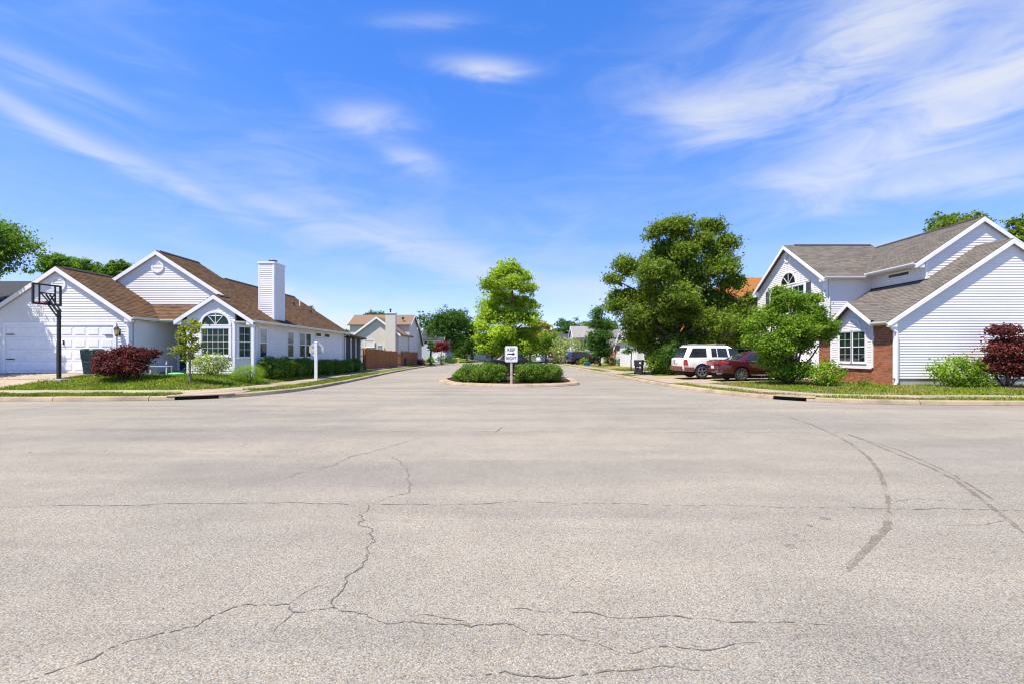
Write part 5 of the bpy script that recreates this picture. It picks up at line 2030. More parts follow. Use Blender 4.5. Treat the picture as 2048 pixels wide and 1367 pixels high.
# ---- big tree over the parked cars
D = 33.5
bx_ = at(1352, D)
spec = [(1350, 455, 42, 26, 0), (1310, 470, 24, 20, -.5), (1432, 452, 30, 24, .8), (1462, 486, 28, 18, .3), (1395, 490, 40, 28, 0), (1255, 533, 38, 24, .3), (1290, 560, 50, 30, -1.5), (1350, 540, 50, 34, .6), (1425, 540, 38, 30, -.6),
        (1265, 595, 46, 28, 1.0), (1345, 600, 56, 36, -1.8), (1430, 600, 34, 26, .8), (1270, 640, 42, 26, -.3), (1335, 660, 52, 30, 1.3), (1405, 655, 46, 26, -2.2), (1460, 650, 30, 20, -1.4), (1300, 690, 30, 20, .6),
        (1345, 705, 34, 26, 1.4), (1310, 625, 40, 30, -.8), (1285, 665, 40, 30, .4), (1320, 715, 34, 24, .6), (1370, 690, 40, 28, -.6), (1380, 560, 50, 40, .5), (1310, 525, 40, 30, .6), (1400, 615, 40, 34, 1.0), (1385, 725, 30, 18, 1.2), (1332, 500, 34, 26, .3), (1360, 515, 36, 26, -.6), (1440, 515, 34, 26, .6), (1240, 610, 30, 24, .2), (1400, 690, 36, 22, -1.8), (1330, 735, 30, 14, .2), (1300, 595, 44, 32, .2), (1375, 635, 48, 36, 0), (1455, 570, 28, 22, -.4), (1475, 680, 24, 16, -1.2), (1470, 625, 26, 20, -.8), (1485, 655, 20, 16, -1.0), (1450, 605, 30, 24, .4), (1225, 560, 20, 12, 0), (1488, 600, 16, 14, -1.0), (1440, 690, 22, 12, -1.5)]
L_ = [(at(x, D) - bx_, yo, hz(y, D) - .2, rx * D / 960, rx * D / 960, rz * D / 960) for x, y, rx, rz, yo in spec]
tree('shade_tree', (bx_, D, .2), L_, 150000, .18, 'lf_olive', 'large spreading dark green shade tree behind the parked white car', trunk_r=.27, fork=2.2, seed=2, cluster=26, rc=.22, hollow=.35, flat=.7)
shrub('trunk_shrub', (at(1350, 31.9), 31.9, .2), 1.05, .9, 2.1, 5200, .12, 'lf_dark', 'dark dense shrub at the foot of the large shade tree', seed=31, rc=.13)
shrub('young_shrub', (at(1307, 33.0), 33.0, .2), .55, .5, 1.35, 1500, .12, 'lf_light', 'small pale green shrub left of the large shade tree', seed=32, rc=.1)

# ---- small tree before the brick house
D = 21.3
bx_ = at(1578, D)
spec = [(1575, 605, 34, 22, 0), (1545, 632, 30, 22, .3), (1610, 625, 28, 18, -.3), (1515, 652, 24, 20, .2), (1580, 655, 44, 26, -.5), (1635, 650, 28, 18, -.2), (1540, 690, 38, 26, -.4), (1600, 685, 36, 24, .3), (1645, 672, 18, 14, 0), (1560, 720, 36, 22, .4), (1585, 735, 26, 16, -.5), (1562, 744, 26, 14, -.2), (1605, 742, 24, 12, .2), (1562, 585, 16, 12, .1), (1628, 600, 16, 12, 0), (1660, 660, 14, 10, -.1), (1505, 680, 16, 16, .0)]
L_ = [(at(x, D) - bx_, yo, hz(y, D) - .2, rx * D / 960, rx * D / 960, rz * D / 960) for x, y, rx, rz, yo in spec]
tree('lawn_tree', (bx_, D, .2), L_, 42000, .115, 'lf_fresh', 'small bright green many-stemmed tree on the lawn before the brick front', trunk_r=.11, fork=.5, sub=False, seed=3, cluster=20, rc=.13, stems=8, hollow=.3, bark='bark')
shrub('corner_bush', (at(1655, 19.9), 19.9, .24), .62, .5, .95, 1900, .10, 'lf_light', 'bright green bush beside the brick corner window', seed=33, rc=.09)
shrub('tuft', (at(1722, 19.4), 19.4, .24), .25, .25, .28, 260, .07, 'lf_mid', 'small weed tuft below the brick front', 'plant', seed=34)
shrub('leafy_bush', (at(1918, 19.3), 19.3, .2), .95, .6, 1.15, 3000, .11, 'lf_light', 'loose light green bush against the white gable wall', seed=35, rc=.1, rough=.22)
shrub('low_plant', (at(1962, 19.0), 19.0, .2), .35, .3, .5, 500, .10, 'lf_light', 'small light green plant right of the loose bush', 'plant', seed=36)
D = 19.0
bx_ = at(2016, D)
spec = [(2010, 665, 26, 14, 0), (2035, 690, 40, 18, .2), (1992, 700, 26, 14, -.2), (2020, 720, 44, 18, .1), (1998, 735, 34, 16, .1), (2045, 740, 40, 18, 0)]
L_ = [(at(x, D) - bx_, yo, hz(y, D) - .2, rx * D / 960, rx * D / 960 * .8, rz * D / 960) for x, y, rx, rz, yo in spec]
tree('maroon_maple', (bx_, D, .2), L_, 16000, .10, 'lf_red', 'maroon laceleaf maple at the right edge before the white gable wall', trunk_r=.07, fork=.4, sub=False, seed=5, cluster=30, rc=.15, stems=6, flat=.4)

# ---- left lawn planting
D = 19.75
zb = gz_l(at(250, D), D)
for i, (x, rx, h) in enumerate(((248, 1.2, 1.32),)):
    L_ = [(-.60, 0, .78, .5, .5, .42), (.0, .1, .98, .6, .5, .40), (.62, 0, .95, .5, .5, .36), (-.25, -.2, .5, .65, .5, .42), (.4, -.2, .5, .6, .5, .42), (.98, .1, 1.08, .34, .3, .14), (-.75, 0, .5, .36, .4, .36), (.1, 0, 1.15, .4, .4, .22)]
    tree('maroon_shrub', (at(x, D), D, zb), L_, 18000, .095, 'lf_red', 'spreading maroon maple shrub beside the green bin', 'shrub', trunk_r=.06, fork=.25, sub=False, seed=6, cluster=26, rc=.11, stems=8, flat=.45)
D = 19.4
bx_ = at(381, D)
zb = gz_l(bx_, D)
spec = [(385, 648, 14, 9), (368, 660, 12, 8), (395, 662, 10, 8), (378, 680, 16, 9), (362, 700, 12, 9), (388, 698, 12, 9), (376, 714, 12, 7), (398, 690, 8, 6), (364, 676, 7, 5)]
L_ = [(at(x, D) - bx_, 0, hz(y, D) - zb, rx * D / 960, rx * D / 960, rz * D / 960) for x, y, rx, rz in spec]
tree('young_tree', (bx_, D, zb), L_, 1700, .12, 'lf_yel', 'young sparse yellow-green tree before the arched bay window', trunk_r=.04, fork=1.1, sub=False, seed=7, cluster=18, rc=.12, bark='bark_l')
D = 21.9
shrub('variegated_bush', (at(420, D), D, gz_l(at(420, D), D)), .85, .6, .95, 2600, .085, 'lf_var', 'pale variegated bush under the arched bay window', seed=40, rc=.08)
D = 21.6
shrub('fine_bush', (at(497, D), D, gz_l(at(497, D), D)), .72, .65, .72, 5200, .07, 'lf_light', 'soft lime green mound beside the porch post', seed=41, rc=.06, up=1.2, asp=.2, rough=.06)
gh = 'clipped hedge bushes along the house flank'
hedge = [(542, 24.2, .62, 1.02, 'largest hedge bush next to the lime green mound'), (566, 25.4, .66, 1.05, 'second hedge bush from the porch post'), (590, 26.8, .6, .85, 'third hedge bush from the porch post'), (606, 28.3, .6, .98, 'hedge bush below the paired windows'),
         (627, 29.8, .55, .88, 'hedge bush behind the stop sign post'), (650, 31.2, .6, .92, 'hedge bush just right of the stop sign'), (672, 33.2, .6, .92, 'hedge bush third from the fence end'), (691, 35.3, .62, .95, 'hedge bush second from the fence end'), (709, 37.6, .68, 1.02, 'last hedge bush touching the wooden fence')]
for i, (x, d, r, h, lb) in enumerate(hedge):
    X = at(x, d)
    shrub('hedge_bush', (X, d, gz_l(X, d)), r * .84, r * .88, h, 7500, .068, 'lf_hedge', 'clipped dark green ' + lb, group=gh, seed=50 + i, boxy=.35, rc=.042, cluster=10, rough=.12)
for i, (x, d) in enumerate(((575, 25.9), (618, 28.9), (660, 32.2))):
    X = at(x, d) - .35
    shrub('hedge_bush', (X, d, gz_l(X, d)), .55, .7, .8, 3500, .08, 'lf_dark', ('dark bush set back between the second and third hedge bushes', 'dark bush set back below the paired windows', 'dark bush set back behind the stop sign plate')[i], 'shrub', gh, seed=70 + i, boxy=.3, rc=.06)

# ---- tree off the left edge whose crown reaches into the view
L_ = [(0.6, 0, 5.9, 2.0, 1.6, 1.4), (2.1, .3, 5.4, 1.0, 1.2, .9), (-.8, -.3, 5.8, 2.0, 1.8, 1.5), (1.4, -.4, 4.5, 1.3, 1.2, .8), (-1.2, .5, 4.8, 1.8, 1.6, 1.2), (1.2, .4, 6.9, 1.2, 1.1, .7), (2.5, .5, 4.3, .7, .8, .5)]
tree('street_tree', (-25.2, 19.9, .45), L_, 17000, .15, 'lf_mid', 'leafy tree cut by the left edge, its crown shading the garage door', trunk_r=.2, fork=2.6, seed=8, cluster=26, rc=.2, hollow=.3)


# ---- trees behind the houses
def far_tree(name, x, y, d, wpx, hpx, mat, label, n=9000, leaf=.3, seed=0, base_z=.2, cone=False, group=None):
    """rounded crown, centre column x, row y, half sizes in photograph pixels"""
    X = at(x, d)
    Z = hz(y, d)
    rw, rh = wpx * d / 960, hpx * d / 960
    r2 = random.Random(seed)
    L = []
    for k in range(9):
        a = k * 2.4 + r2.uniform(0, 1)
        q = r2.uniform(.35, .62)
        zz = r2.uniform(-.5, .55)
        L.append((math.cos(a) * rw * q, math.sin(a) * rw * q * .8, Z - base_z + zz * rh, rw * r2.uniform(.46, .6), rw * .5, rh * r2.uniform(.42, .56)))
    L.append((0, 0, Z - base_z + rh * .35, rw * .5, rw * .5, rh * .6))
    L.append((0, 0, Z - base_z - rh * .2, rw * .8, rw * .7, rh * .75))
    L.append((0, 0, Z - base_z - rh * .55, rw * .75, rw * .6, rh * .45))
    return tree(name, (X, d, base_z), L, n, leaf, mat, label, trunk_r=max(.15, rw * .06), seed=seed + 20, cluster=26, rc=rw * .085, group=group, twigs=False, hollow=.45, fork=max(1.2, Z - base_z - rh * .9))


gf = 'trees behind the houses'
far_tree('background_tree', 118, 545, 46, 40, 42, 'lf_mid', 'green tree rising behind the garage ridge, leftmost of three', 7000, .26, 1, group=gf)
far_tree('background_tree', 172, 548, 50, 42, 38, 'lf_mid', 'green tree behind the garage roof, middle of three', 7000, .26, 2, group=gf)
far_tree('background_tree', 232, 552, 48, 34, 38, 'lf_mid', 'green tree behind the left rake of the vented main gable', 6000, .26, 3, group=gf)
far_tree('background_tree', -48, 492, 26.5, 126, 74, 'lf_mid', 'big green tree hanging over the charcoal roof at the left edge', 24000, .17, 4, base_z=.6, group=gf)
far_tree('background_tree', 606, 640, 70, 24, 40, 'lf_dark', 'dark treetop just showing over the brown rear roof', 5000, .3, 5, group=gf)
far_tree('background_tree', 750, 654, 95, 34, 38, 'lf_dark', 'treetop showing above the tan roof ridge', 7000, .36, 6, group=gf)
far_tree('background_tree', 894, 664, 92, 52, 52, 'lf_dark', 'big round dark green tree left of the lime island tree', 26000, .36, 7, group=gf)
far_tree('background_tree', 858, 660, 108, 30, 44, 'lf_dark', 'dark tree behind the tan house right end', 5000, .36, 8, group=gf)
far_tree('background_tree', 836, 640, 100, 18, 26, 'lf_blue', 'thin bluish treetop above the tan house ridge end', 700, .3, 9, group=gf)
far_tree('background_tree', 944, 676, 120, 30, 40, 'lf_dark', 'dark tree mostly hidden behind the lime island tree', 5000, .4, 10, group=gf)
far_tree('background_tree', 1092, 690, 78, 34, 28, 'lf_fresh', 'rounded fresh green tree right of the island tree', 6000, .26, 11, group=gf)
far_tree('background_tree', 1085, 662, 100, 26, 26, 'lf_gold', 'golden-topped tree behind the lime island tree', 3500, .34, 12, group=gf)
far_tree('background_tree', 1132, 662, 128, 34, 28, 'lf_dark', 'dark treeline tree above the charcoal roof', 5000, .42, 13, group=gf)
far_tree('background_tree', 1172, 664, 132, 34, 28, 'lf_mid', 'green treeline tree left of the columnar tree', 5000, .42, 14, group=gf)
far_tree('background_tree', 1215, 668, 130, 34, 30, 'lf_mid', 'green treeline tree behind the columnar tree', 4000, .42, 15, group=gf)
far_tree('background_tree', 1912, 465, 44, 58, 46, 'lf_olive', 'olive treetop rising over the grey upper roof ridge', 9000, .26, 16, group=gf)
far_tree('background_tree', 2052, 470, 46, 46, 44, 'lf_olive', 'olive treetop beyond the right house at the right edge', 8000, .26, 17, group=gf)
far_tree('background_tree', 985, 700, 130, 40, 18, 'lf_dark', 'low dark trees at the end of the street', 3000, .4, 18, group=gf)
far_tree('background_tree', 934, 672, 104, 28, 36, 'lf_dark', 'dark tree filling the gap left of the island tree', 6000, .36, 27, group=gf)
far_tree('background_tree', 930, 690, 112, 30, 26, 'lf_dark', 'dark tree left of the far tan gable', 4000, .38, 21, group=gf)
far_tree('background_tree', 1010, 694, 118, 38, 26, 'lf_mid', 'green tree closing the street behind the black car', 5000, .4, 22, group=gf)
far_tree('background_tree', 1060, 690, 112, 32, 26, 'lf_mid', 'green tree behind the far white car', 4500, .4, 23, group=gf)
far_tree('background_tree', 1115, 688, 118, 30, 28, 'lf_yel', 'yellow-green tree left of the far charcoal roof', 4000, .36, 24, group=gf)
far_tree('background_tree', 1245, 676, 120, 36, 32, 'lf_dark', 'dark tree behind the far brick gable', 4500, .4, 25, group=gf)
far_tree('background_tree', 800, 676, 118, 36, 26, 'lf_dark', 'dark tree behind the tan house chimney', 3500, .4, 26, group=gf)
rw_ = np.random.default_rng(77)
nw = 60000
aw = rw_.uniform(-400, 400, nw)
ridge_h = 9 + 3 * np.sin(aw * .05) + 2 * np.sin(aw * .17 + 1) + 1.3 * np.sin(aw * .41 + 2)
Cw = np.column_stack([aw, 215 + rw_.uniform(-6, 6, nw) + 4 * np.sin(aw * .3), rw_.random(nw) ** .7 * ridge_h])
Ow = np.tile(np.array([[0, -1.0, .3]]), (nw, 1))
tag(link('distant_wood', leaf_mesh('distant_wood', Cw, Ow, 1.5, 'lf_mid', rw_)), 'distant green wood closing the horizon behind the street', 'wood', kind='stuff')
# columnar tree by the far pavement
D = 58
bx_ = at(1200, D)
L_ = [(at(1200 + a, D) - bx_, b, hz(y, D) - .2, r * D / 960, r * D / 960, rz * D / 960) for a, b, y, r, rz in ((0, 0, 628, 15, 18), (-6, .4, 650, 20, 18), (8, -.4, 652, 20, 18), (0, 0, 675, 28, 18), (-10, .3, 692, 22, 14), (12, -.3, 694, 22, 14), (0, .2, 706, 26, 9))]
tree('columnar_tree', (bx_, D, .15), L_, 13000, .22, 'lf_dark', 'dense dark egg-shaped tree beside the far right pavement', trunk_r=.14, fork=.9, seed=40, cluster=36, rc=.32, hollow=.5, twigs=False)
D = 74
X = at(1138, D)
shrub('blossom_shrub', (X, D, .2), 2.5, 2.2, 3.9, 4200, .26, 'lf_var', 'cream-flecked pale shrub beside the navy car', seed=80, rc=.25)
X = at(1110, 76)
shrub('maroon_bush', (X, 76, .2), 1.1, 1.0, 2.3, 1200, .2, 'lf_red', 'dark maroon bush between the far parked cars', seed=81, rc=.2)
D = 72
bx_ = at(882, D)
L_ = [(-.6, 0, 2.5, .9, .8, .55), (.5, 0, 2.7, .9, .8, .6), (.9, .2, 2.1, .6, .6, .4), (-1.0, .1, 1.9, .6, .6, .4), (0, 0, 2.1, .8, .8, .5)]
tree('crimson_maple', (bx_, D, .3), L_, 3200, .2, 'lf_redb', 'crimson maple before the charcoal-roofed far house', trunk_r=.08, fork=1.0, seed=41, cluster=24, rc=.22)
far_tree('front_tree', 862, 690, 70, 12, 14, 'lf_mid', 'small olive-green tree left of the crimson maple', 1800, .2, 19, .3)
shrub('round_bush', (at(862, 64), 64, .35), .62, .6, .75, 900, .12, 'lf_light', 'round lime bush beside the white mailbox', seed=82)
for i, (x, d, r, h, m_, lb) in enumerate(((884, 68, .9, 1.1, 'lf_dark', 'dark low shrub right of the white mailbox'), (900, 72, .9, 1.0, 'lf_dark', 'dark low shrub near the far road bend'), (908, 76, .6, .7, 'lf_light', 'small lime shrub near the far road bend'),
                                        (1240, 57, .85, .75, 'lf_dark', 'dark clipped shrub before the far brick gable'), (1262, 55, .8, .9, 'lf_mid', 'green shrub right of the far brick gable'), (1222, 60, .7, .9, 'lf_mid', 'green shrub between columnar tree and far brick gable'), (1168, 66, .6, .8, 'lf_light', 'pale shrub left of the columnar tree'), (842, 62, .5, .7, 'lf_red', 'little maroon shrub at the fence end'))):
    shrub('far_shrub', (at(x, d), d, .25), r, r, h, 900, .13, m_, lb, seed=90 + i, rc=.1)
D = 40
bx_ = at(1262, D)
tree('sapling', (bx_, D, .2), [(0, 0, 2.2, .55, .5, .45), (.2, 0, 2.8, .5, .5, .45), (-.25, .1, 1.6, .4, .4, .3)], 1500, .16, 'lf_mid', 'slim young tree left of the charcoal bin', trunk_r=.05, fork=.9, seed=42, cluster=20, rc=.16)
# ------------------------------------------------------------------ farther houses
def slab(house, pts, mat, name='roof', th=.12):
    return part(name, MB().prism(pts, (0, 0, -th)), mat, house)


def gable_block(house, x0, x1, y0, y1, z0, ze, pitch, axis, wmat, rmat, ov=.25, trim=True):
    """block with a gable roof; axis 'x' = ridge along X, 'y' = ridge along Y"""
    if axis == 'y':
        xm = (x0 + x1) / 2
        zr_ = ze + pitch * (x1 - x0) / 2
        prof = [(x0, z0), (x1, z0), (x1, ze), (xm, zr_), (x0, ze)]
        w = part('wall', MB().prism([(x, y0, z) for x, z in prof], (0, y1 - y0, 0)), wmat, house)
        for s in (-1, 1):
            xe = xm + s * ((x1 - x0) / 2 + ov)
            zz = ze - pitch * ov
            slab(house, [(xm, y0 - ov, zr_ + .14), (xe, y0 - ov, zz + .14), (xe, y1 + ov, zz + .14), (xm, y1 + ov, zr_ + .14)], rmat)
            if trim:
                rake(house, (xe, y0 - ov - .02, zz + .14), (xm, y0 - ov - .02, zr_ + .14), (0, -1, 0), w=.2)
    else:
        ym = (y0 + y1) / 2
        zr_ = ze + pitch * (y1 - y0) / 2
        prof = [(y0, z0), (y1, z0), (y1, ze), (ym, zr_), (y0, ze)]
        w = part('wall', MB().prism([(x0, y, z) for y, z in prof], (x1 - x0, 0, 0)), wmat, house)
        for s in (-1, 1):
            ye = ym + s * ((y1 - y0) / 2 + ov)
            zz = ze - pitch * ov
            slab(house, [(x0 - ov, ym, zr_ + .14), (x0 - ov, ye, zz + .14), (x1 + ov, ye, zz + .14), (x1 + ov, ym, zr_ + .14)], rmat)
            if trim:
                for xx, nn in ((x0 - ov - .02, (-1, 0, 0)), (x1 + ov + .02, (1, 0, 0))):
                    rake(house, (xx, ye, zz + .14), (xx, ym, zr_ + .14), nn, w=.2)
    return w


# tan house beyond the fence
T = root('tan_house', (-16, 62, .3), 'cream-sided two-storey house with tan roof and wide chimney beyond the fence', 'house')
gable_block(T, -18.3, -13.2, 56, 63, .2, 3.9, .74, 'y', 'cream', 'shingle_t')
part('chimney', MB().box(at(771, 55.6), at(791, 55.6), 55.55, 56.2, .2, hz(627, 55.6)), 'cream', T)
part('chimney_cap', MB().box(at(771, 55.6) - .06, at(791, 55.6) + .06, 55.49, 56.26, hz(627, 55.6), hz(627, 55.6) + .1), 'trim', T)
fx = at(781, 55.9)
part('flue_cap', MB().tube((fx, 55.9, hz(627, 55.6)), (fx, 55.9, hz(622, 55.6)), .10, n=8).tube((fx, 55.9, hz(622, 55.6)), (fx, 55.9, hz(617.5, 55.6)), .05, .16, n=8), 'black', T)
gable_block(T, at(705, 62), at(822, 62), 61, 66, .2, 5.3, .52, 'x', 'cream', 'shingle_t')
gable_block(T, -15.2, -13.45, 57, 62.5, .2, 2.95, .75, 'y', 'cream', 'shingle_t', ov=.18)
gable_block(T, -17.4, -13.45, 64.5, 71.5, .2, 3.0, .88, 'x', 'cream', 'shingle_t')
for (x0, x1, y0, y1, d, m_) in ((755, 766, 691, 700, 55.9, 'glass_b'), (786, 795, 691, 702, 56.97, 'glass_b'), (730, 748, 681, 694, 55.9, 'soffit')):
    F = Frame((at(x0, d), d), (1, 0))
    window(T, F, 0, at(x1, d) - at(x0, d), hz(y1, d), hz(y0, d), 1, 1, hung=False, trim=.07, glass=m_, sill=False)
FT = Frame((-13.45, 57), (0, 1))
for a in (1.2, 3.0):
    window(T, FT, a, a + .9, 1.3, 2.4, 2, 2, trim=.07)
part('roof_vent', MB().box(at(804, 61) - .12, at(804, 61) + .12, 61.4, 61.7, hz(637, 61) - .1, hz(637, 61) + .2), 'ridge', T)
dx_ = at(762, 57.5)
part('satellite_dish', MB().loft([[(dx_ + r * math.cos(t), 57.0 + .1 * r, hz(649, 57.5) + r * math.sin(t)) for t in np.linspace(0, 6.28, 13)[:-1]] for r in (.05, .3, .42)]), 'grey', T, smooth=True)

# charcoal-roofed house
U = root('charcoal_roof_house', (-15, 92, .3), 'far grey-sided house with charcoal roof behind the crimson maple', 'house')
gable_block(U, at(846, 90), at(889, 90), 88, 96, .2, 4.3, .45, 'x', 'greysid', 'shingle_k')
gable_block(U, at(886, 90), at(899, 90), 90, 94.5, .2, 4.2, .5, 'x', 'greysid', 'shingle_f', ov=.1)
part('porch', MB().box(at(866, 86), at(890, 86), 86, 88, .2, 1.9), 'farwhite', U)
window(U, Frame((at(855, 88), 88), (1, 0)), 0, 1.0, 2.6, 3.7, 2, 2, trim=.1)
# small tan house at the street end
W_ = root('street_end_house', (-6.5, 124, .2), 'small far tan gabled house at the end of the street', 'house')
gable_block(W_, at(940, 122), at(979, 122), 122, 130, 0, 1.5, .55, 'y', 'tanwall', 'shingle_t')
garage_door(W_, Frame((at(948, 121.97), 121.97), (1, 0)), 0, 3.0, .1, 1.5, 4, 3)
# charcoal roof neighbour at the left edge
Y_ = root('left_edge_house', (-31, 33, .5), 'neighbour house with dark charcoal roof at the left edge', 'house')
gable_block(Y_, -41, -26.5, 28, 38, .4, 4.4, .40, 'x', 'greysid', 'shingle_k')
# orange-roofed house
O_ = root('orange_roof_house', (20, 42, .2), 'two-storey tan house with bright orange hip roof behind the shade tree', 'house')
ox0, ox1, oy0, oy1 = 15.8, 26, 36.5, 46
part('wall', MB().box(ox0, ox1, oy0, oy1, .1, 5.75), 'tanwall', O_)
e = .4
mid = ((ox0 + ox1) / 2, (oy0 + oy1) / 2)
A, B, C_, D_ = (ox0 - e, oy0 - e, 5.7), (ox1 + e, oy0 - e, 5.7), (ox1 + e, oy1 + e, 5.7), (ox0 - e, oy1 + e, 5.7)
r1, r2_ = (ox0 + 3.3, mid[1], 8.1), (ox1 - 3.3, mid[1], 8.1)
slab(O_, [A, B, r2_, r1], 'shingle_o')
slab(O_, [D_, A, r1], 'shingle_o')
slab(O_, [C_, D_, r1, r2_], 'shingle_o')
slab(O_, [B, C_, r2_], 'shingle_o')
part('garage_wing', MB().box(12.9, 15.78, 35.2, 41.5, .1, 2.9), 'tanwall', O_)
slab(O_, [(12.6, 34.9, 2.95), (15.9, 34.9, 4.9), (15.9, 41.8, 4.9), (12.6, 41.8, 2.95)], 'shingle_o')
part('wing_gable', MB().prism([(12.9, 35.22, 2.88), (15.78, 35.22, 2.88), (15.78, 35.22, 4.6)], (0, .1, 0)), 'tanwall', O_)
part('eave_trim', MB().box(12.5, 12.62, 34.9, 41.8, 2.78, 2.95), 'trim', O_)
rake(O_, (12.6, 34.88, 2.97), (15.9, 34.88, 4.92), (0, -1, 0), w=.2)
garage_door(O_, Frame((12.89, 41.0), (0, -1)), .5, 5.3, .2, 2.35, 6, 4)
window(O_, Frame((13.4, 35.18), (1, 0)), .2, 1.6, 1.0, 2.3, 2, 2, trim=.08, glass='glass_refl')
window(O_, Frame((16.5, oy0 - .02), (1, 0)), .6, 1.7, 3.6, 4.9, 2, 2, trim=.08, glass='glass_refl')
window(O_, Frame((16.5, oy0 - .02), (1, 0)), .6, 1.7, .9, 2.3, 2, 2, trim=.08, glass='glass_refl')
# white house past it
P_ = root('white_garage_house', (16, 52, .2), 'white-sided house with pale grey roof and bright garage front behind the bin', 'house')
gable_block(P_, 12.6, 20, 48.5, 56, .1, 3.0, .62, 'y', 'farwhite', 'shingle_f')
garage_door(P_, Frame((13.2, 48.47), (1, 0)), 0, 3.6, .2, 2.3, 6, 4)
gable_block(P_, 15.5, 24, 52, 60, .1, 5.0, .6, 'x', 'farwhite', 'shingle_f')
# brick-gabled house
Q_ = root('brick_gable_house', (15, 66, .2), 'far house with brick base, white pointed gable and pale grey roof', 'house')
qx0, qx1, qy = at(1229, 62), at(1249, 62), 62
part('wall', MB().box(qx0, qx1, qy, qy + 4, .1, 2.7), 'farbrick', Q_)
xm = (qx0 + qx1) / 2
part('gable_wall', MB().prism([(qx0, qy, 2.7), (qx1, qy, 2.7), (xm, qy, 4.6)], (0, 4, 0)), 'farwhite', Q_)
for s, xe in ((-1, qx0 - .2), (1, qx1 + .2)):
    slab(Q_, [(xm, qy - .25, 4.85), (xe, qy - .25, 2.55), (xe, qy + 6, 2.55), (xm, qy + 6, 4.85)], 'shingle_f')
    rake(Q_, (xe, qy - .27, 2.55), (xm, qy - .27, 4.85), (0, -1, 0), w=.2)
part('wall', MB().box(qx1 - .3, qx1 + 6, qy + 2.2, qy + 8, .1, 2.8), 'farbrick', Q_)
slab(Q_, [(qx0, qy + 1.9, 2.85), (qx1 + 6, qy + 1.9, 2.85), (qx1 + 6, qy + 5, 4.9), (qx0 + 1, qy + 5, 4.9)], 'shingle_f')
gable_block(Q_, qx1 + .8, qx1 + 3.6, qy + 3.6, qy + 8, 2.5, 4.4, .8, 'y', 'farwhite', 'shingle_f', ov=.15)
garage_door(Q_, Frame((at(1233, qy), qy - .02), (1, 0)), 0, at(1246, qy) - at(1233, qy), .2, 2.0, 2, 4)
fbox('door_trim', Q_, Frame((at(1231.5, qy), qy - .02), (1, 0)), 0, .1, .2, 2.2, 0, .06, 'trim')
fbox('door_trim', Q_, Frame((at(1246, qy), qy - .02), (1, 0)), 0, .1, .2, 2.2, 0, .06, 'trim')
# white gable with tall window
R_ = root('tall_window_house', (11.5, 82, .2), 'far white gabled house with tall arched window and pale roof', 'house')
rx0, rx1, ry0, ry1 = at(1145, 80), at(1178, 80) + 2, 78, 84
gable_block(R_, rx0, rx1, ry0, ry1, .1, 4.3, .62, 'x', 'farwhite', 'shingle_f')
FR_ = Frame((rx0, ry1), (0, -1))
for a in (1.9, 3.2):
    window(R_, FR_, a, a + .9, 2.4, 4.2, 1, 2, hung=False, trim=.12, sill=False)
arch_window(R_, FR_, 3.0, 4.45, .75, .7)
FR2 = Frame((rx0 + .4, ry0), (1, 0))
window(R_, FR2, .6, 1.6, 2.7, 3.9, 2, 2, trim=.1)
V_ = root('far_charcoal_house', (10, 98, .2), 'far low house with charcoal roof left of the tall-windowed house', 'house')
gable_block(V_, at(1108, 96), at(1150, 96), 94, 102, .1, 3.6, .5, 'x', 'greysid', 'shingle_k')
# ------------------------------------------------------------------ street furniture
def text_part(name, body, size, parent, loc, rot, mat, ext=.001, sx=1.0, bold=0.0):
    cu = bpy.data.curves.new(name, 'FONT')
    cu.body = body
    cu.size = size
    cu.align_x = 'CENTER'
    cu.align_y = 'CENTER'
    cu.extrude = ext
    cu.offset = bold
    cu.materials.append(M[mat])
    tmp = bpy.data.objects.new(name, cu)
    COL.objects.link(tmp)
    bpy.context.view_layer.update()
    me = bpy.data.meshes.new_from_object(tmp.evaluated_get(bpy.context.evaluated_depsgraph_get()))
    bpy.data.objects.remove(tmp)
    o = bpy.data.objects.new(name, me)
    COL.objects.link(o)
    o.parent = parent
    o.location = loc
    o.rotation_euler = rot
    o.scale = (sx, 1, 1)
    return o


# keep right sign, low on a weathered post in the island mulch
kx, ky = at(1022.5, 22.75), 22.95
KR = root('keep_right_sign', (kx, ky, .13), 'white keep right sign with arrow on a weathered wooden post', 'sign', rz=0.0)
part('post', MB().box(-.055, .055, .01, .10, -.3, 1.38), 'post_w', KR)
b_ = .045
pl = part('plate', MB().prism([(x, -.012, z) for x, z in ((-.305 + b_, 1.03), (.305 - b_, 1.03), (.305, 1.03 + b_), (.305, 1.79 - b_), (.305 - b_, 1.79), (-.305 + b_, 1.79), (-.305, 1.79 - b_), (-.305, 1.03 + b_))], (0, .012, 0)), 'sign_w', KR)
bd = MB()
for x0, x1, z0, z1 in ((-.28, .28, 1.053, 1.061), (-.28, .28, 1.759, 1.767), (-.285, -.277, 1.06, 1.76), (.277, .285, 1.06, 1.76)):
    bd.box(x0, x1, -.0135, -.0122, z0, z1)
part('border', bd, 'sign_k', pl)
part('arrow', MB().prism([(x, -.0122, 1.41 + z) for x, z in ((-.19, -.028), (.06, -.028), (.06, -.085), (.19, 0), (.06, .085), (.06, .028), (-.19, .028))], (0, -.0015, 0)), 'sign_k', pl)
text_part('lettering', 'KEEP', .205, pl, (0, -.0145, 1.605), (R(90), 0, 0), 'sign_k', sx=.86, bold=.004)
text_part('lettering', 'RIGHT', .205, pl, (0, -.0145, 1.195), (R(90), 0, 0), 'sign_k', sx=.80, bold=.004)
bt = MB()
for z in (1.12, 1.70):
    bt.tube((0, -.018, z), (0, .02, z), .011, n=8)
part('bolt', bt, 'grey', KR)

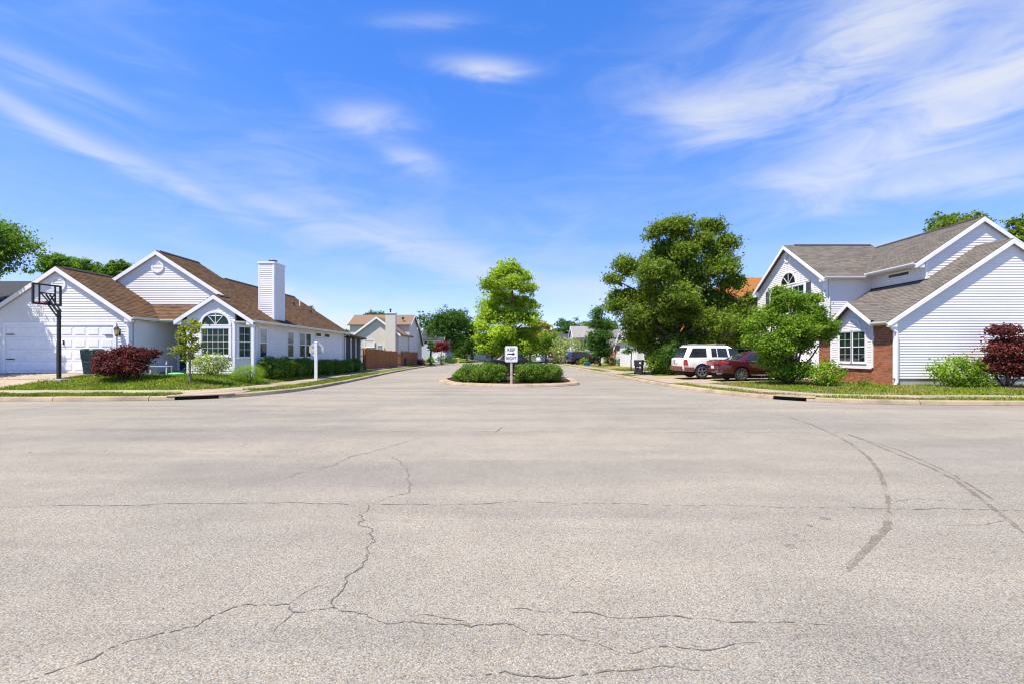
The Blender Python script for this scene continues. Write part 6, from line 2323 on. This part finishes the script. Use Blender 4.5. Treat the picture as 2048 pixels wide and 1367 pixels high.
# stop sign seen from behind
sx_, sy_ = at(632, 26.6), 26.6
SS = root('stop_sign', (sx_, sy_, .14), 'grey back of an octagonal stop sign on a white post at the corner', 'sign', rz=R(8))
part('post', MB().box(-.075, .075, -.075, .075, -.3, 2.04), 'white', SS)
part('post_cap', MB().loft([[(a * s, b * s, z) for a, b in ((-1, -1), (1, -1), (1, 1), (-1, 1))] for s, z in ((.082, 2.04), (.082, 2.06), (.03, 2.085))]), 'white', SS)
oc = [(.381 / math.cos(R(22.5)) * math.cos(R(22.5 + 45 * k)), .381 / math.cos(R(22.5)) * math.sin(R(22.5 + 45 * k))) for k in range(8)]
part('plate', MB().prism([(x, .08, 1.66 + z) for x, z in oc], (0, .004, 0)), 'alu', SS)
part('sign_face', MB().prism([(x * .99, .0845, 1.66 + z * .99) for x, z in oc], (0, .002, 0)), m_plain('stop_red', (0.45, 0.02, 0.02), .4, .05), SS)
part('bracket', MB().box(-.25, .25, .062, .079, 1.80, 1.84).box(-.25, .25, .062, .079, 1.47, 1.51), 'grey', SS)

# basketball hoop on its pad
hx, hy = -18.69, 19.8
hzb = gz_l(hx, hy)
BH = root('basketball_hoop', (hx, hy, hzb), 'black pole basketball hoop with clear backboard beside the driveway', 'basketball hoop', rz=R(80))
part('pad', MB().box(-.35, .35, -.55, .25, -.15, .03), 'found', BH)
pm = MB().box(-.055, .055, -.055, .055, 0, 1.5)
pm.box(-.05, .05, -.05, .05, 1.5, 2.85)
pole = part('pole', pm, 'black', BH)
pm = MB()
# local +y points towards the board
z0 = 3.22
for s in (-1, 1):
    pm.bar((s * .07, .0, 2.80), (s * .07, .56, 3.50), .03, .06)
    pm.bar((s * .07, -.02, 2.55), (s * .07, .56, 3.20), .03, .06)
pm.bar((-.1, .0, 2.8), (.1, .0, 2.8), .05, .05)
part('support_arm', pm, 'black', BH)
bw_, bz0, bz1, by_ = .54, 3.06, 3.92, .60
fm_ = MB()
for x0, x1, a, b in ((-bw_, bw_, bz0, bz0 + .07), (-bw_, bw_, bz1 - .06, bz1), (-bw_, -bw_ + .07, bz0 + .07, bz1 - .06), (bw_ - .07, bw_, bz0 + .07, bz1 - .06)):
    fm_.box(x0, x1, by_ - .03, by_ + .03, a, b)
for x0, x1, a, b in ((-.32, -.26, bz0 + .07, bz1 - .06), (.26, .32, bz0 + .07, bz1 - .06), (-.26, .26, 3.52, 3.57)):
    fm_.box(x0, x1, by_ - .028, by_ - .008, a, b)
fm_.bar((-.26, by_ - .04, 3.54), (.1, by_ - .04, bz0 + .05), .025, .04)
fm_.bar((.26, by_ - .04, 3.54), (.0, by_ - .04, bz0 + .05), .025, .04)
bf = part('backboard_frame', fm_, 'black', BH)
part('backboard', MB().box(-bw_ + .07, bw_ - .07, by_ - .004, by_ + .004, bz0 + .07, bz1 - .06), 'acryl', BH)
rm = MB()
cy, rz_, rr_ = by_ + .42, 3.17, .23
N_ = 20
for k in range(N_):
    a, b = 2 * math.pi * k / N_, 2 * math.pi * (k + 1) / N_
    rm.tube((rr_ * math.cos(a), cy + rr_ * math.sin(a), rz_), (rr_ * math.cos(b), cy + rr_ * math.sin(b), rz_), .011, n=6)
rm.box(-.09, .09, by_ + .03, by_ + .17, rz_ - .03, rz_ + .02)
rim_o = part('rim', rm, 'orange', BH)
nm = MB()
for k in range(12):
    for s in (-1, 1):
        for lv, (ra, za, rb, zb_) in enumerate(((.225, 3.16, .19, 3.0), (.19, 3.0, .15, 2.86), (.15, 2.86, .13, 2.72))):
            a = 2 * math.pi * (k + s * .5 * lv) / 12
            b = 2 * math.pi * (k + s * .5 * (lv + 1)) / 12
            nm.tube((ra * math.cos(a), cy + ra * math.sin(a), za), (rb * math.cos(b), cy + rb * math.sin(b), zb_), .006, n=4, cap=False)
part('net', nm, 'net', BH)


# ------------------------------------------------------------------ bins
def wheelie_bin(name, loc, rz, mat, label, h=1.12, w=.62, d=.66, marks=False):
    r_ = root(name, loc, label, 'bin', rz=rz)
    t = lambda k: .76 + .24 * k
    rings = []
    for z, k in ((.04, 0), (.10, .05), (h * .55, .55), (h * .60, .62), (h * .60, .80), (h * .86, .98), (h * .86, 1.04), (h * .92, 1.06)):
        a, b = w / 2 * t(k), d / 2 * t(k)
        c = .06
        rings.append([(-a + c, -b, z), (a - c, -b, z), (a, -b + c, z), (a, b - c, z), (a - c, b, z), (-a + c, b, z), (-a, b - c, z), (-a, -b + c, z)])
    part('body', MB().loft(rings), mat, r_)
    lid = []
    for z, k in ((h * .922, 1.12), (h * .95, 1.12), (h * .985, 1.0), (h, .8)):
        a, b = w / 2 * t(k) * (1.0 if z < h * .96 else .93), d / 2 * t(k) * (1.0 if z < h * .96 else .93)
        lid.append([(-a + .07, -b, z), (a - .07, -b, z), (a, -b + .07, z), (a, b - .07, z), (a - .07, b, z), (-a + .07, b, z), (-a, b - .07, z), (-a, -b + .07, z)])
    part('lid', MB().loft(lid), mat, r_)
    for s in (-1, 1):
        part('wheel', MB().tube((s * (w / 2 - .02), d / 2 * .78, .12), (s * (w / 2 + .04), d / 2 * .78, .12), .12, n=14), 'tyre', r_)
    part('handle', MB().tube((-w / 2 * .9, d / 2 + .07, h * .9), (w / 2 * .9, d / 2 + .07, h * .9), .016, n=8).bar((-w / 2 * .8, d / 2 - .02, h * .88), (-w / 2 * .8, d / 2 + .08, h * .9), .02, .03).bar((w / 2 * .8, d / 2 - .02, h * .88), (w / 2 * .8, d / 2 + .08, h * .9), .02, .03), mat, r_)
    part('catch_bar', MB().tube((-w * .26, -d / 2 * .90, h * .5), (w * .26, -d / 2 * .90, h * .5), .014, n=8), 'grey', r_)
    if marks:
        yb = -d / 2 * .985
        part('label_mark', MB().prism([(.10 + .075 * math.cos(t_), yb - .008, h * .80 + .075 * math.sin(t_)) for t_ in np.linspace(0, 6.28, 15)[:-1]], (0, -.004, 0)), 'alu', r_)
        part('label_mark', MB().box(.05, .15, yb + .028, yb + .032, h * .44, h * .56), 'alu', r_)
    return r_


bx_, by__ = at(183, 20.9), 20.95
wheelie_bin('wheeled_bin', (bx_, by__, gz_l(bx_, by__) + .045), R(6), 'bin_g', 'dark green wheeled bin before the garage door')
bx_, by__ = at(1278, 33.0), 33.0
wheelie_bin('wheeled_bin', (bx_, by__, gz_r(bx_, by__) + .02), R(-20), 'bin_k', 'charcoal wheeled bin standing by the right kerb', h=1.02, marks=True)
bx_ = at(1174, 60)
rb = root('recycling_tub', (bx_, 60, gz_r(bx_, 60)), 'small blue recycling tub beside the navy car', 'bin')
part('body', MB().loft([[(bx_ + a * s, 60 + b * s, z) for a, b in ((-1, -.7), (1, -.7), (1, .7), (-1, .7))] for s, z in ((.30, .14), (.40, .5))]), 'bin_b', rb)
part('lid', MB().loft([[(bx_ + a * s, 60 + b * s, z) for a, b in ((-1, -.7), (1, -.7), (1, .7), (-1, .7))] for s, z in ((.43, .502), (.43, .545), (.36, .57))]), 'bin_b', rb)
bx_ = at(808, 58)
fbn = root('fence_bin', (bx_, 58, gz_l(bx_, 58)), 'dark grey bin standing against the wooden fence', 'bin')
part('body', MB().loft([[(bx_ + a * s, 58 + b * s, z) for a, b in ((-1, -1), (1, -1), (1, 1), (-1, 1))] for s, z in ((.33, .28), (.42, 1.0))]), 'shutter', fbn)
part('lid', MB().loft([[(bx_ + a * s, 58 + b * s, z) for a, b in ((-1, -1), (1, -1), (1, 1), (-1, 1))] for s, z in ((.45, 1.004), (.45, 1.05), (.35, 1.1))]), 'shutter', fbn)

# bench by the front door with blue oddments, green toy on the grass
qx, qy_ = at(322, 22.3), 22.3
qz = gz_l(qx, qy_)
BN = root('porch_bench', (qx, qy_, qz), 'small white bench on the entry path below the garage flank', 'bench')
sm = MB()
for k in range(4):
    part('slat', MB().box(qx - .42, qx + .42, qy_ - .20 + k * .105, qy_ - .11 + k * .105, qz + .36, qz + .385), 'offwhite', BN)
for sx2 in (-.37, .37):
    for sy2 in (-.16, .16):
        part('leg', MB().box(qx + sx2 - .02, qx + sx2 + .02, qy_ + sy2 - .02, qy_ + sy2 + .02, qz - .02, qz + .36), 'offwhite', BN)
tr_ = root('blue_tray', (qx, qy_, qz + .387), 'blue plastic tray lying on the small white bench', 'tray')
part('tray', MB().loft([[(qx + a * s, qy_ + b * s, z) for a, b in ((-1, -.5), (1, -.5), (1, .5), (-1, .5))] for s, z in ((.26, qz + .387), (.30, qz + .44))]), 'bluecloth', tr_)
part('bottle', MB().tube((qx + .24, qy_ + .02, qz + .44), (qx + .24, qy_ + .02, qz + .58), .03, n=8).tube((qx + .24, qy_ + .02, qz + .58), (qx + .24, qy_ + .02, qz + .65), .012, n=8), 'offwhite', tr_)
gx_, gy_ = at(352, 21.2), 21.2
gg = gz_l(gx_, gy_)
ty = root('plastic_toy', (gx_, gy_, gg), 'bright green flat plastic toy lying on the grass by the entry', 'toy')
part('shell', MB().loft([[(gx_ + r * 1.5 * math.cos(t), gy_ + r * math.sin(t), gg + z) for t in np.linspace(0, 6.28, 15)[:-1]] for r, z in ((.20, .0), (.23, .07), (.19, .11), (.08, .13))]), 'toy', ty, smooth=True)

# ------------------------------------------------------------------ fence
FN = root('wooden_fence', (-12.8, 50, .2), 'reddish-brown wooden privacy fence along the left pavement', 'fence')
rngf = random.Random(2)
f0, f1 = np.array([-12.75, 41.8]), np.array([-13.05, 66.5])
Lf = np.linalg.norm(f1 - f0)
dirf = (f1 - f0) / Lf
s = .05
k = 0
gate = (12.2, 15.0)
pk = None
def picket(mbx, x, y, d, z0, z1, w=.13, t=.018):
    n_ = (-d[1], d[0])
    c = .03
    prof = [(-w / 2, z0), (w / 2, z0), (w / 2, z1 - c), (w / 2 - c, z1), (-w / 2 + c, z1), (-w / 2, z1 - c)]
    mbx.prism([(x + d[0] * a + n_[0] * t / 2, y + d[1] * a + n_[1] * t / 2, z) for a, z in prof], (-n_[0] * t, -n_[1] * t, 0))
while s < Lf:
    p = f0 + dirf * s
    zb = gz_l(p[0], p[1])
    step_top = 1.86 if s < 6 else (1.78 if s < 12.2 else (1.55 if s < 15 else 1.72))
    if gate[0] < s < gate[1]:
        if k % 2 == 0:
            mbp = MB()
            picket(mbp, p[0], p[1], dirf, zb + .05, zb + step_top + rngf.uniform(-.02, .02))
            part('picket', mbp, 'wood', FN)
    else:
        mbp = MB()
        picket(mbp, p[0] + rngf.uniform(-.006, .006), p[1], dirf, zb + .04, zb + step_top + rngf.uniform(-.025, .025), .138)
        part('picket', mbp, 'wood', FN)
    s += .146
    k += 1
for s in (0, 2.4, 4.8, 7.2, 9.6, 12.1, 15.1, 17.6, 20, 22.4, 24.6):
    p = f0 + dirf * s - np.array([.10, 0])
    zb = gz_l(p[0], p[1])
    part('post', MB().box(p[0] - .05, p[0] + .05, p[1] - .05, p[1] + .05, zb - .2, zb + 1.84), 'wood', FN)
for a, b in ((0, 12.1), (12.1, 15.1), (15.1, 24.6)):
    for zz in (.35, 1.35):
        p, q = f0 + dirf * a - np.array([.04, 0]), f0 + dirf * b - np.array([.04, 0])
        part('rail', MB().bar((p[0], p[1], gz_l(*p) + zz), (q[0], q[1], gz_l(*q) + zz), .04, .09), 'wood', FN)
for k in range(22):
    x = -12.82 - k * .16
    zb = gz_l(x, 41.75)
    mbp = MB()
    picket(mbp, x, 41.72 if k % 2 == 0 else 41.86, (1, 0), zb + .04, zb + 1.86 + rngf.uniform(-.02, .02), .11)
    part('picket', mbp, 'wood', FN)
part('post', MB().box(-12.86, -12.70, 41.74, 41.90, .1, 2.05), 'wood', FN)
for zz in (.35, 1.0, 1.6):
    part('rail', MB().box(-16.3, -12.8, 41.77, 41.81, gz_l(-14, 41.8) + zz - .1, gz_l(-14, 41.8) + zz), 'wood', FN)

# mailbox, white marker and yellow box at the far bend
mx_, my_ = at(872.5, 64), 64
mz_ = gz_l(mx_, my_)
ML = root('mailbox', (mx_, my_, mz_), 'white mailbox on a post at the far left kerb', 'mailbox')
part('post', MB().box(mx_ - .05, mx_ + .05, my_ - .05, my_ + .05, mz_ - .1, mz_ + .95), 'white', ML)
part('box', MB().loft([[(mx_ + .16 * a, y, mz_ + 1.1 + .16 * b) for a, b in ((-1, -1), (1, -1), (1, .2), (.7, .8), (0, 1.05), (-.7, .8), (-1, .2))] for y in (my_ - .3, my_ + .3)]), 'white', ML)
part('newspaper_tube', MB().box(mx_ - .19, mx_ + .19, my_ - .2, my_ + .2, mz_ + .45, mz_ + .85), 'white', ML)
mx_, my_ = at(844.5, 62.5), 62.5
mz_ = gz_l(mx_, my_)
MK = root('marker_board', (mx_, my_, mz_), 'leaning white marker board at the fence end', 'board')
part('panel', MB().prism([(mx_ - .22, my_, mz_ - .05), (mx_ + .2, my_, mz_ - .05), (mx_ + .05, my_ + .15, mz_ + .95), (mx_ - .3, my_ + .15, mz_ + .95)], (0, .04, 0)), 'white', MK)
part('stake', MB().box(mx_ - .03, mx_ + .03, my_ + .1, my_ + .16, mz_ - .1, mz_ + .9), 'offwhite', MK)
mx_, my_ = at(914, 84), 84
UB = root('utility_box', (mx_, my_, .13), 'yellowish utility box at the far left bend', 'utility box')
part('cabinet', MB().box(mx_ - .4, mx_ + .4, my_ - .25, my_ + .25, .1, .85), m_plain('box_yellow', (.5, .36, .12), .6, .1), UB)
part('cap', MB().loft([[(mx_ + a * s, my_ + b * s, z) for a, b in ((-1, -.65), (1, -.65), (1, .65), (-1, .65))] for s, z in ((.44, .851), (.44, .90), (.3, .95))]), m_plain('box_cap', (.42, .3, .11), .6, .1), UB)


# ------------------------------------------------------------------ cars
def boolean_cut(o, cutters):
    for c in cutters:
        md = o.modifiers.new('cut', 'BOOLEAN')
        md.object = c
        md.operation = 'DIFFERENCE'
        md.solver = 'EXACT'
    bpy.context.view_layer.update()
    dg = bpy.context.evaluated_depsgraph_get()
    me = bpy.data.meshes.new_from_object(o.evaluated_get(dg))
    o.modifiers.clear()
    old = o.data
    o.data = me
    for c in cutters:
        bpy.data.objects.remove(c)


def car(name, loc, rz, S, paint, label, cat='car', glass='cglass', group=None):
    r_ = root(name, loc, label, cat, group, rz=rz)
    rings = []
    for (x, hw, zb, zt) in S['body']:
        zm = zb + (zt - zb) * .55
        half = [(hw * .78, zb), (hw * .95, zb + .06), (hw * .995, zb + .2), (hw, zm), (hw * .985, zt - .13), (hw * .95, zt - .05), (hw * .87, zt - .005), (hw * .45, zt + .02)]
        rings.append([(x, -y, z) for y, z in half] + [(x, y, z) for y, z in reversed(half)])
    body = part('body', MB().loft(rings), paint, r_, smooth=True)
    wr = S['wr']
    cuts = []
    for ax in S['axles']:
        for s in (-1, 1):
            c = part('cutter', MB().tube((ax, s * (S['hw'] - .30), wr), (ax, s * (S['hw'] + .2), wr), wr * 1.17, n=28), 'under')
            c.matrix_world = Matrix.Translation(loc) @ Matrix.Rotation(rz, 4, 'Z')
            cuts.append(c)
    boolean_cut(body, cuts)
    body.data.polygons.foreach_set('use_smooth', [True] * len(body.data.polygons))
    body.data.set_sharp_from_angle(angle=R(35))
    # dark liner + underside
    part('underbody', MB().box(S['body'][1][0] + .15, S['body'][-2][0] - .15, -S['hw'] + .29, S['hw'] - .29, wr * .45, wr * 2.0), 'under', r_)
    # greenhouse
    (xb0, xb1, hb), (xt0, xt1, ht), zb, zr_ = S['gb'], S['gt'], S['zbelt'], S['zroof']
    def ring(x0, x1, h, z, c=.12):
        m = (x0 + x1) / 2
        return [(x0, -h + c * 1.6, z), (x0 + c * .5, -h + c * .25, z), (x0 + c * 1.6, -h, z), (m, -h - .015, z), (x1 - c * 1.6, -h, z), (x1 - c * .5, -h + c * .25, z), (x1, -h + c * 1.6, z),
                (x1, h - c * 1.6, z), (x1 - c * .5, h - c * .25, z), (x1 - c * 1.6, h, z), (m, h + .015, z), (x0 + c * 1.6, h, z), (x0 + c * .5, h - c * .25, z), (x0, h - c * 1.6, z)]
    zr0 = zr_ - .07
    rg_ = [ring(xb0, xb1, hb, zb - .06), ring(xt0, xt1, ht, zr0), ring(xt0 + .08, xt1 - .10, ht - .07, zr_ - .02), ring(xt0 + .3, xt1 - .35, ht - .28, zr_)]
    roof_ = part('cabin', MB().loft(rg_), paint, r_, smooth=True)
    def side(x, z, s, off):
        t = (z - (zb - .06)) / (zr0 - (zb - .06))
        h = hb + (ht - hb) * t
        return (x, s * (h + off), z)
    for poly in S['win']:
        for s in (-1, 1):
            pts = [side(x, z, s, .004) for x, z in poly]
            part('window', MB().prism(pts, (0, s * .012, 0)), glass, roof_)
    def endq(front, za, zc, ka, kc, off):
        x0, x1 = (xb1, xt1) if front else (xb0, xt0)
        sg = 1 if front else -1
        o = []
        for z, kk in ((za, ka), (zc, kc)):
            t = (z - (zb - .06)) / (zr0 - (zb - .06))
            o.append((x0 + (x1 - x0) * t + sg * off, (hb + (ht - hb) * t - .10) * kk, z))
        return [(o[0][0], -o[0][1], o[0][2]), (o[0][0], o[0][1], o[0][2]), (o[1][0], o[1][1], o[1][2]), (o[1][0], -o[1][1], o[1][2])]
    part('windscreen', MB().prism(endq(True, zb - .02, zr0 - .04, .98, .98, .004), (.012, 0, .006)), glass, roof_)
    part('rear_window', MB().prism(endq(False, zb + S.get('rw0', .0), zr0 - .05, .95, .95, .004), (-.012, 0, .006)), glass, roof_)
    # wheels
    for ax in S['axles']:
        for s in (-1, 1):
            yo = s * (S['hw'] - .015)
            yi = s * (S['hw'] - .24)
            prof = [(wr * .66, yi), (wr * .94, yi), (wr, yi + (yo - yi) * .15), (wr, yi + (yo - yi) * .85), (wr * .95, yo), (wr * .70, yo), (wr * .66, yo - s * .02)]
            n = 28
            rings = [[(ax + r0 * math.cos(2 * math.pi * k / n), y0, wr + r0 * math.sin(2 * math.pi * k / n)) for k in range(n)] for r0, y0 in prof]
            ty_ = part('wheel', MB().loft(rings, caps=False), 'tyre', r_, smooth=True)
            rm_ = MB()
            rr0 = wr * S.get('rimr', .68)
            rings = [[(ax + r0 * math.cos(2 * math.pi * k / n), y0, wr + r0 * math.sin(2 * math.pi * k / n)) for k in range(n)] for r0, y0 in ((rr0, yo - s * .012), (rr0 * .93, yo - s * .002), (rr0 * .88, yo - s * .03), (rr0 * .86, yo - s * .12))]
            rm_.loft(rings, caps=False)
            nsp = S.get('spokes', 5)
            for k in range(nsp):
                a = 2 * math.pi * k / nsp + .3
                p = Vector((ax + .04 * math.cos(a), yo - s * .03, wr + .04 * math.sin(a)))
                q = Vector((ax + rr0 * .93 * math.cos(a), yo - s * .02, wr + rr0 * .93 * math.sin(a)))
                rm_.bar(p, q, S.get('spw', .07), .03, up=(0, 1, 0))
            rm_.tube((ax, yo - s * .06, wr), (ax, yo - s * .005, wr), wr * .17, n=14)
            part('rim', rm_, 'rim', ty_, smooth=True)
            part('brake_disc', MB().tube((ax, yo - s * .15, wr), (ax, yo - s * .13, wr), rr0 * .84, n=20), 'under', ty_)
    return r_, body, roof_


SUV = dict(body=[(0.0, .78, .56, 1.02), (.03, .86, .46, 1.09), (.16, .925, .40, 1.13), (.6, .935, .36, 1.14), (2.0, .94, .34, 1.12), (3.35, .935, .34, 1.09), (3.75, .93, .35, 1.07), (4.4, .905, .37, 1.02), (4.76, .84, .42, .94), (4.90, .72, .50, .82)],
           gb=(.06, 3.72, .905), gt=(.40, 2.72, .74), zbelt=1.10, zroof=1.80, hw=.935, wr=.375, axles=(1.08, 3.96), rw0=.02, rimr=.66, spokes=5, spw=.085,
           win=[[(.35, 1.15), (1.34, 1.15), (1.34, 1.64), (.62, 1.64)], [(1.62, 1.15), (1.92, 1.15), (1.90, 1.64), (1.62, 1.64)], [(1.96, 1.15), (2.52, 1.15), (2.46, 1.64), (1.94, 1.64)], [(2.62, 1.15), (3.42, 1.15), (2.86, 1.62), (2.56, 1.64)]])
sl = (9.25, 27.0)
suv, sb, sr = car('parked_car', (sl[0], sl[1], gz_r(12, 29) + .02), R(1.5), SUV, 'car_w', 'white off-road car with brown lower cladding parked on the driveway')
# cladding, lamps, rack, bumper
for s in (-1, 1):
    part('lower_cladding', MB().prism([(.10, s * .93, .40), (.62, s * .938, .38), (.62, s * .945, .60), (.08, s * .93, .62)], (0, s * .012, 0)), 'clad', suv)
    part('lower_cladding', MB().prism([(1.56, s * .938, .36), (3.48, s * .936, .36), (3.48, s * .946, .58), (1.56, s * .946, .58)], (0, s * .012, 0)), 'clad', suv)
    part('tail_lamp', MB().prism([(.06, s * .915, .72), (.30, s * .936, .72), (.24, s * .935, 1.03), (.07, s * .915, 1.05)], (-.03, s * .014, 0)), 'lamp_red', suv)
    part('door_handle', MB().box(1.72, 1.92, s * .945 - .02, s * .945 + .02, .98, 1.02), 'chrome', suv)
    part('roof_rail', MB().bar((.55, s * .62, 1.84), (2.5, s * .62, 1.86), .035, .03).bar((.62, s * .62, 1.78), (.62, s * .62, 1.85), .05, .03).bar((2.4, s * .62, 1.78), (2.4, s * .62, 1.86), .05, .03), 'grey', suv)
    part('door_mirror', MB().loft([[(x, s * (.95 + y * .2), 1.16 + z) for x, z in ((2.98, 0), (3.12, 0), (3.12, .14), (2.98, .15))] for y in (0, 1)]), 'car_w', suv)
part('rear_bumper', MB().loft([[(x, -.80, .44), (x, .80, .44), (x - dx, .80, .66), (x - dx, -.80, .66)] for x, dx in ((.06, 0), (-.07, .01))]), 'clad', suv)
part('number_plate', MB().box(-.025, -.012, -.16, .16, .80, .95), 'plate', suv)
part('emblem', MB().prism([(.0 - .02, .30 + .12 * math.cos(t), .93 + .12 * math.sin(t)) for t in np.linspace(0, 6.28, 13)[:-1]], (-.01, 0, 0)), 'grey', suv)
part('roof_bar', MB().bar((.9, -.62, 1.875), (.9, .62, 1.875), .05, .025).bar((2.0, -.62, 1.885), (2.0, .62, 1.885), .05, .025), 'grey', suv)

SED = dict(body=[(0.0, .66, .58, .94), (.04, .78, .44, 1.0), (.16, .86, .34, 1.035), (.7, .91, .28, 1.03), (1.5, .92, .26, .99), (2.6, .92, .25, .955), (3.35, .915, .25, .94), (3.7, .905, .26, .92), (4.35, .87, .29, .82), (4.72, .77, .34, .70), (4.84, .64, .42, .6)],
           gb=(.70, 3.62, .84), gt=(1.55, 2.72, .60), zbelt=.99, zroof=1.45, hw=.905, wr=.335, axles=(1.05, 3.80), rw0=.03, rimr=.72, spokes=9, spw=.045,
           win=[[(1.28, 1.02), (1.92, 1.0), (1.95, 1.34), (1.62, 1.33)], [(1.97, 1.0), (2.98, .98), (2.60, 1.33), (2.0, 1.345)]])
sed, db, dr_ = car('parked_car', (10.28, 24.55, gz_r(12, 25) + .02), R(1), SED, 'car_m', 'dark maroon saloon car parked beside the white car')
for s in (-1, 1):
    part('tail_lamp', MB().prism([(.02, s * .76, .82), (.40, s * .895, .86), (.44, s * .895, .93), (.05, s * .80, .98)], (-.035, s * .02, .0)), 'lamp_red', sed)
    part('door_handle', MB().box(1.75, 1.93, s * .925 - .015, s * .925 + .015, .84, .87), 'chrome', sed)
    part('sill_trim', MB().box(1.5, 3.3, s * .905 - .02, s * .905 + .02, .27, .33), 'chrome', sed)
    part('window_trim', MB().bar((1.25, s * .86, .985), (3.0, s * .86, .965), .015, .02), 'chrome', sed)
    part('door_mirror', MB().loft([[(x, s * (.90 + y * .2), 1.0 + z) for x, z in ((2.85, 0), (2.98, 0), (2.98, .11), (2.85, .12))] for y in (0, 1)]), 'car_m', sed)
part('rear_lamp_bar', MB().box(-.035, .02, -.62, .62, .84, .93), 'lamp_red', sed)
part('number_plate', MB().box(-.035, -.015, -.16, .16, .60, .73), 'plate', sed)
part('rear_bumper', MB().loft([[(x, -h, .40), (x, h, .40), (x, h, .58), (x, -h, .58)] for x, h in ((.10, .86), (.02, .80), (-.05, .70))]), 'car_m', sed)
part('exhaust_trim', MB().tube((-.03, -.55, .36), (.2, -.55, .36), .05, n=10).tube((-.03, .55, .36), (.2, .55, .36), .05, n=10), 'chrome', sed)

bs_ = dict(SED)
bk, _, _ = car('passing_car', (at(969, 35.2), 35.2, .0), R(0), bs_, 'car_k', 'glossy black saloon crossing behind the traffic island bushes')
bk.scale = (.90, 1, 1.17)
nv, _, _ = car('parked_car', (at(1137, 67), 67.5, .16), R(20), dict(SUV, win=SUV['win']), 'car_n', 'navy off-road car parked at the far right drive')
for s in (-1, 1):
    part('tail_lamp', MB().prism([(.06, s * .915, .76), (.24, s * .936, .76), (.2, s * .935, 1.03), (.07, s * .915, 1.05)], (-.03, s * .014, 0)), 'lamp_red', nv)
wc, _, _ = car('parked_car', (at(1077, 80), 80, .05), R(30), SED, 'car_s', 'white car parked far beyond the island bushes')
for s in (-1, 1):
    part('tail_lamp', MB().prism([(.02, s * .70, .80), (.30, s * .89, .82), (.30, s * .89, .96), (.05, s * .74, .97)], (-.04, s * .02, .0)), 'lamp_red', wc)
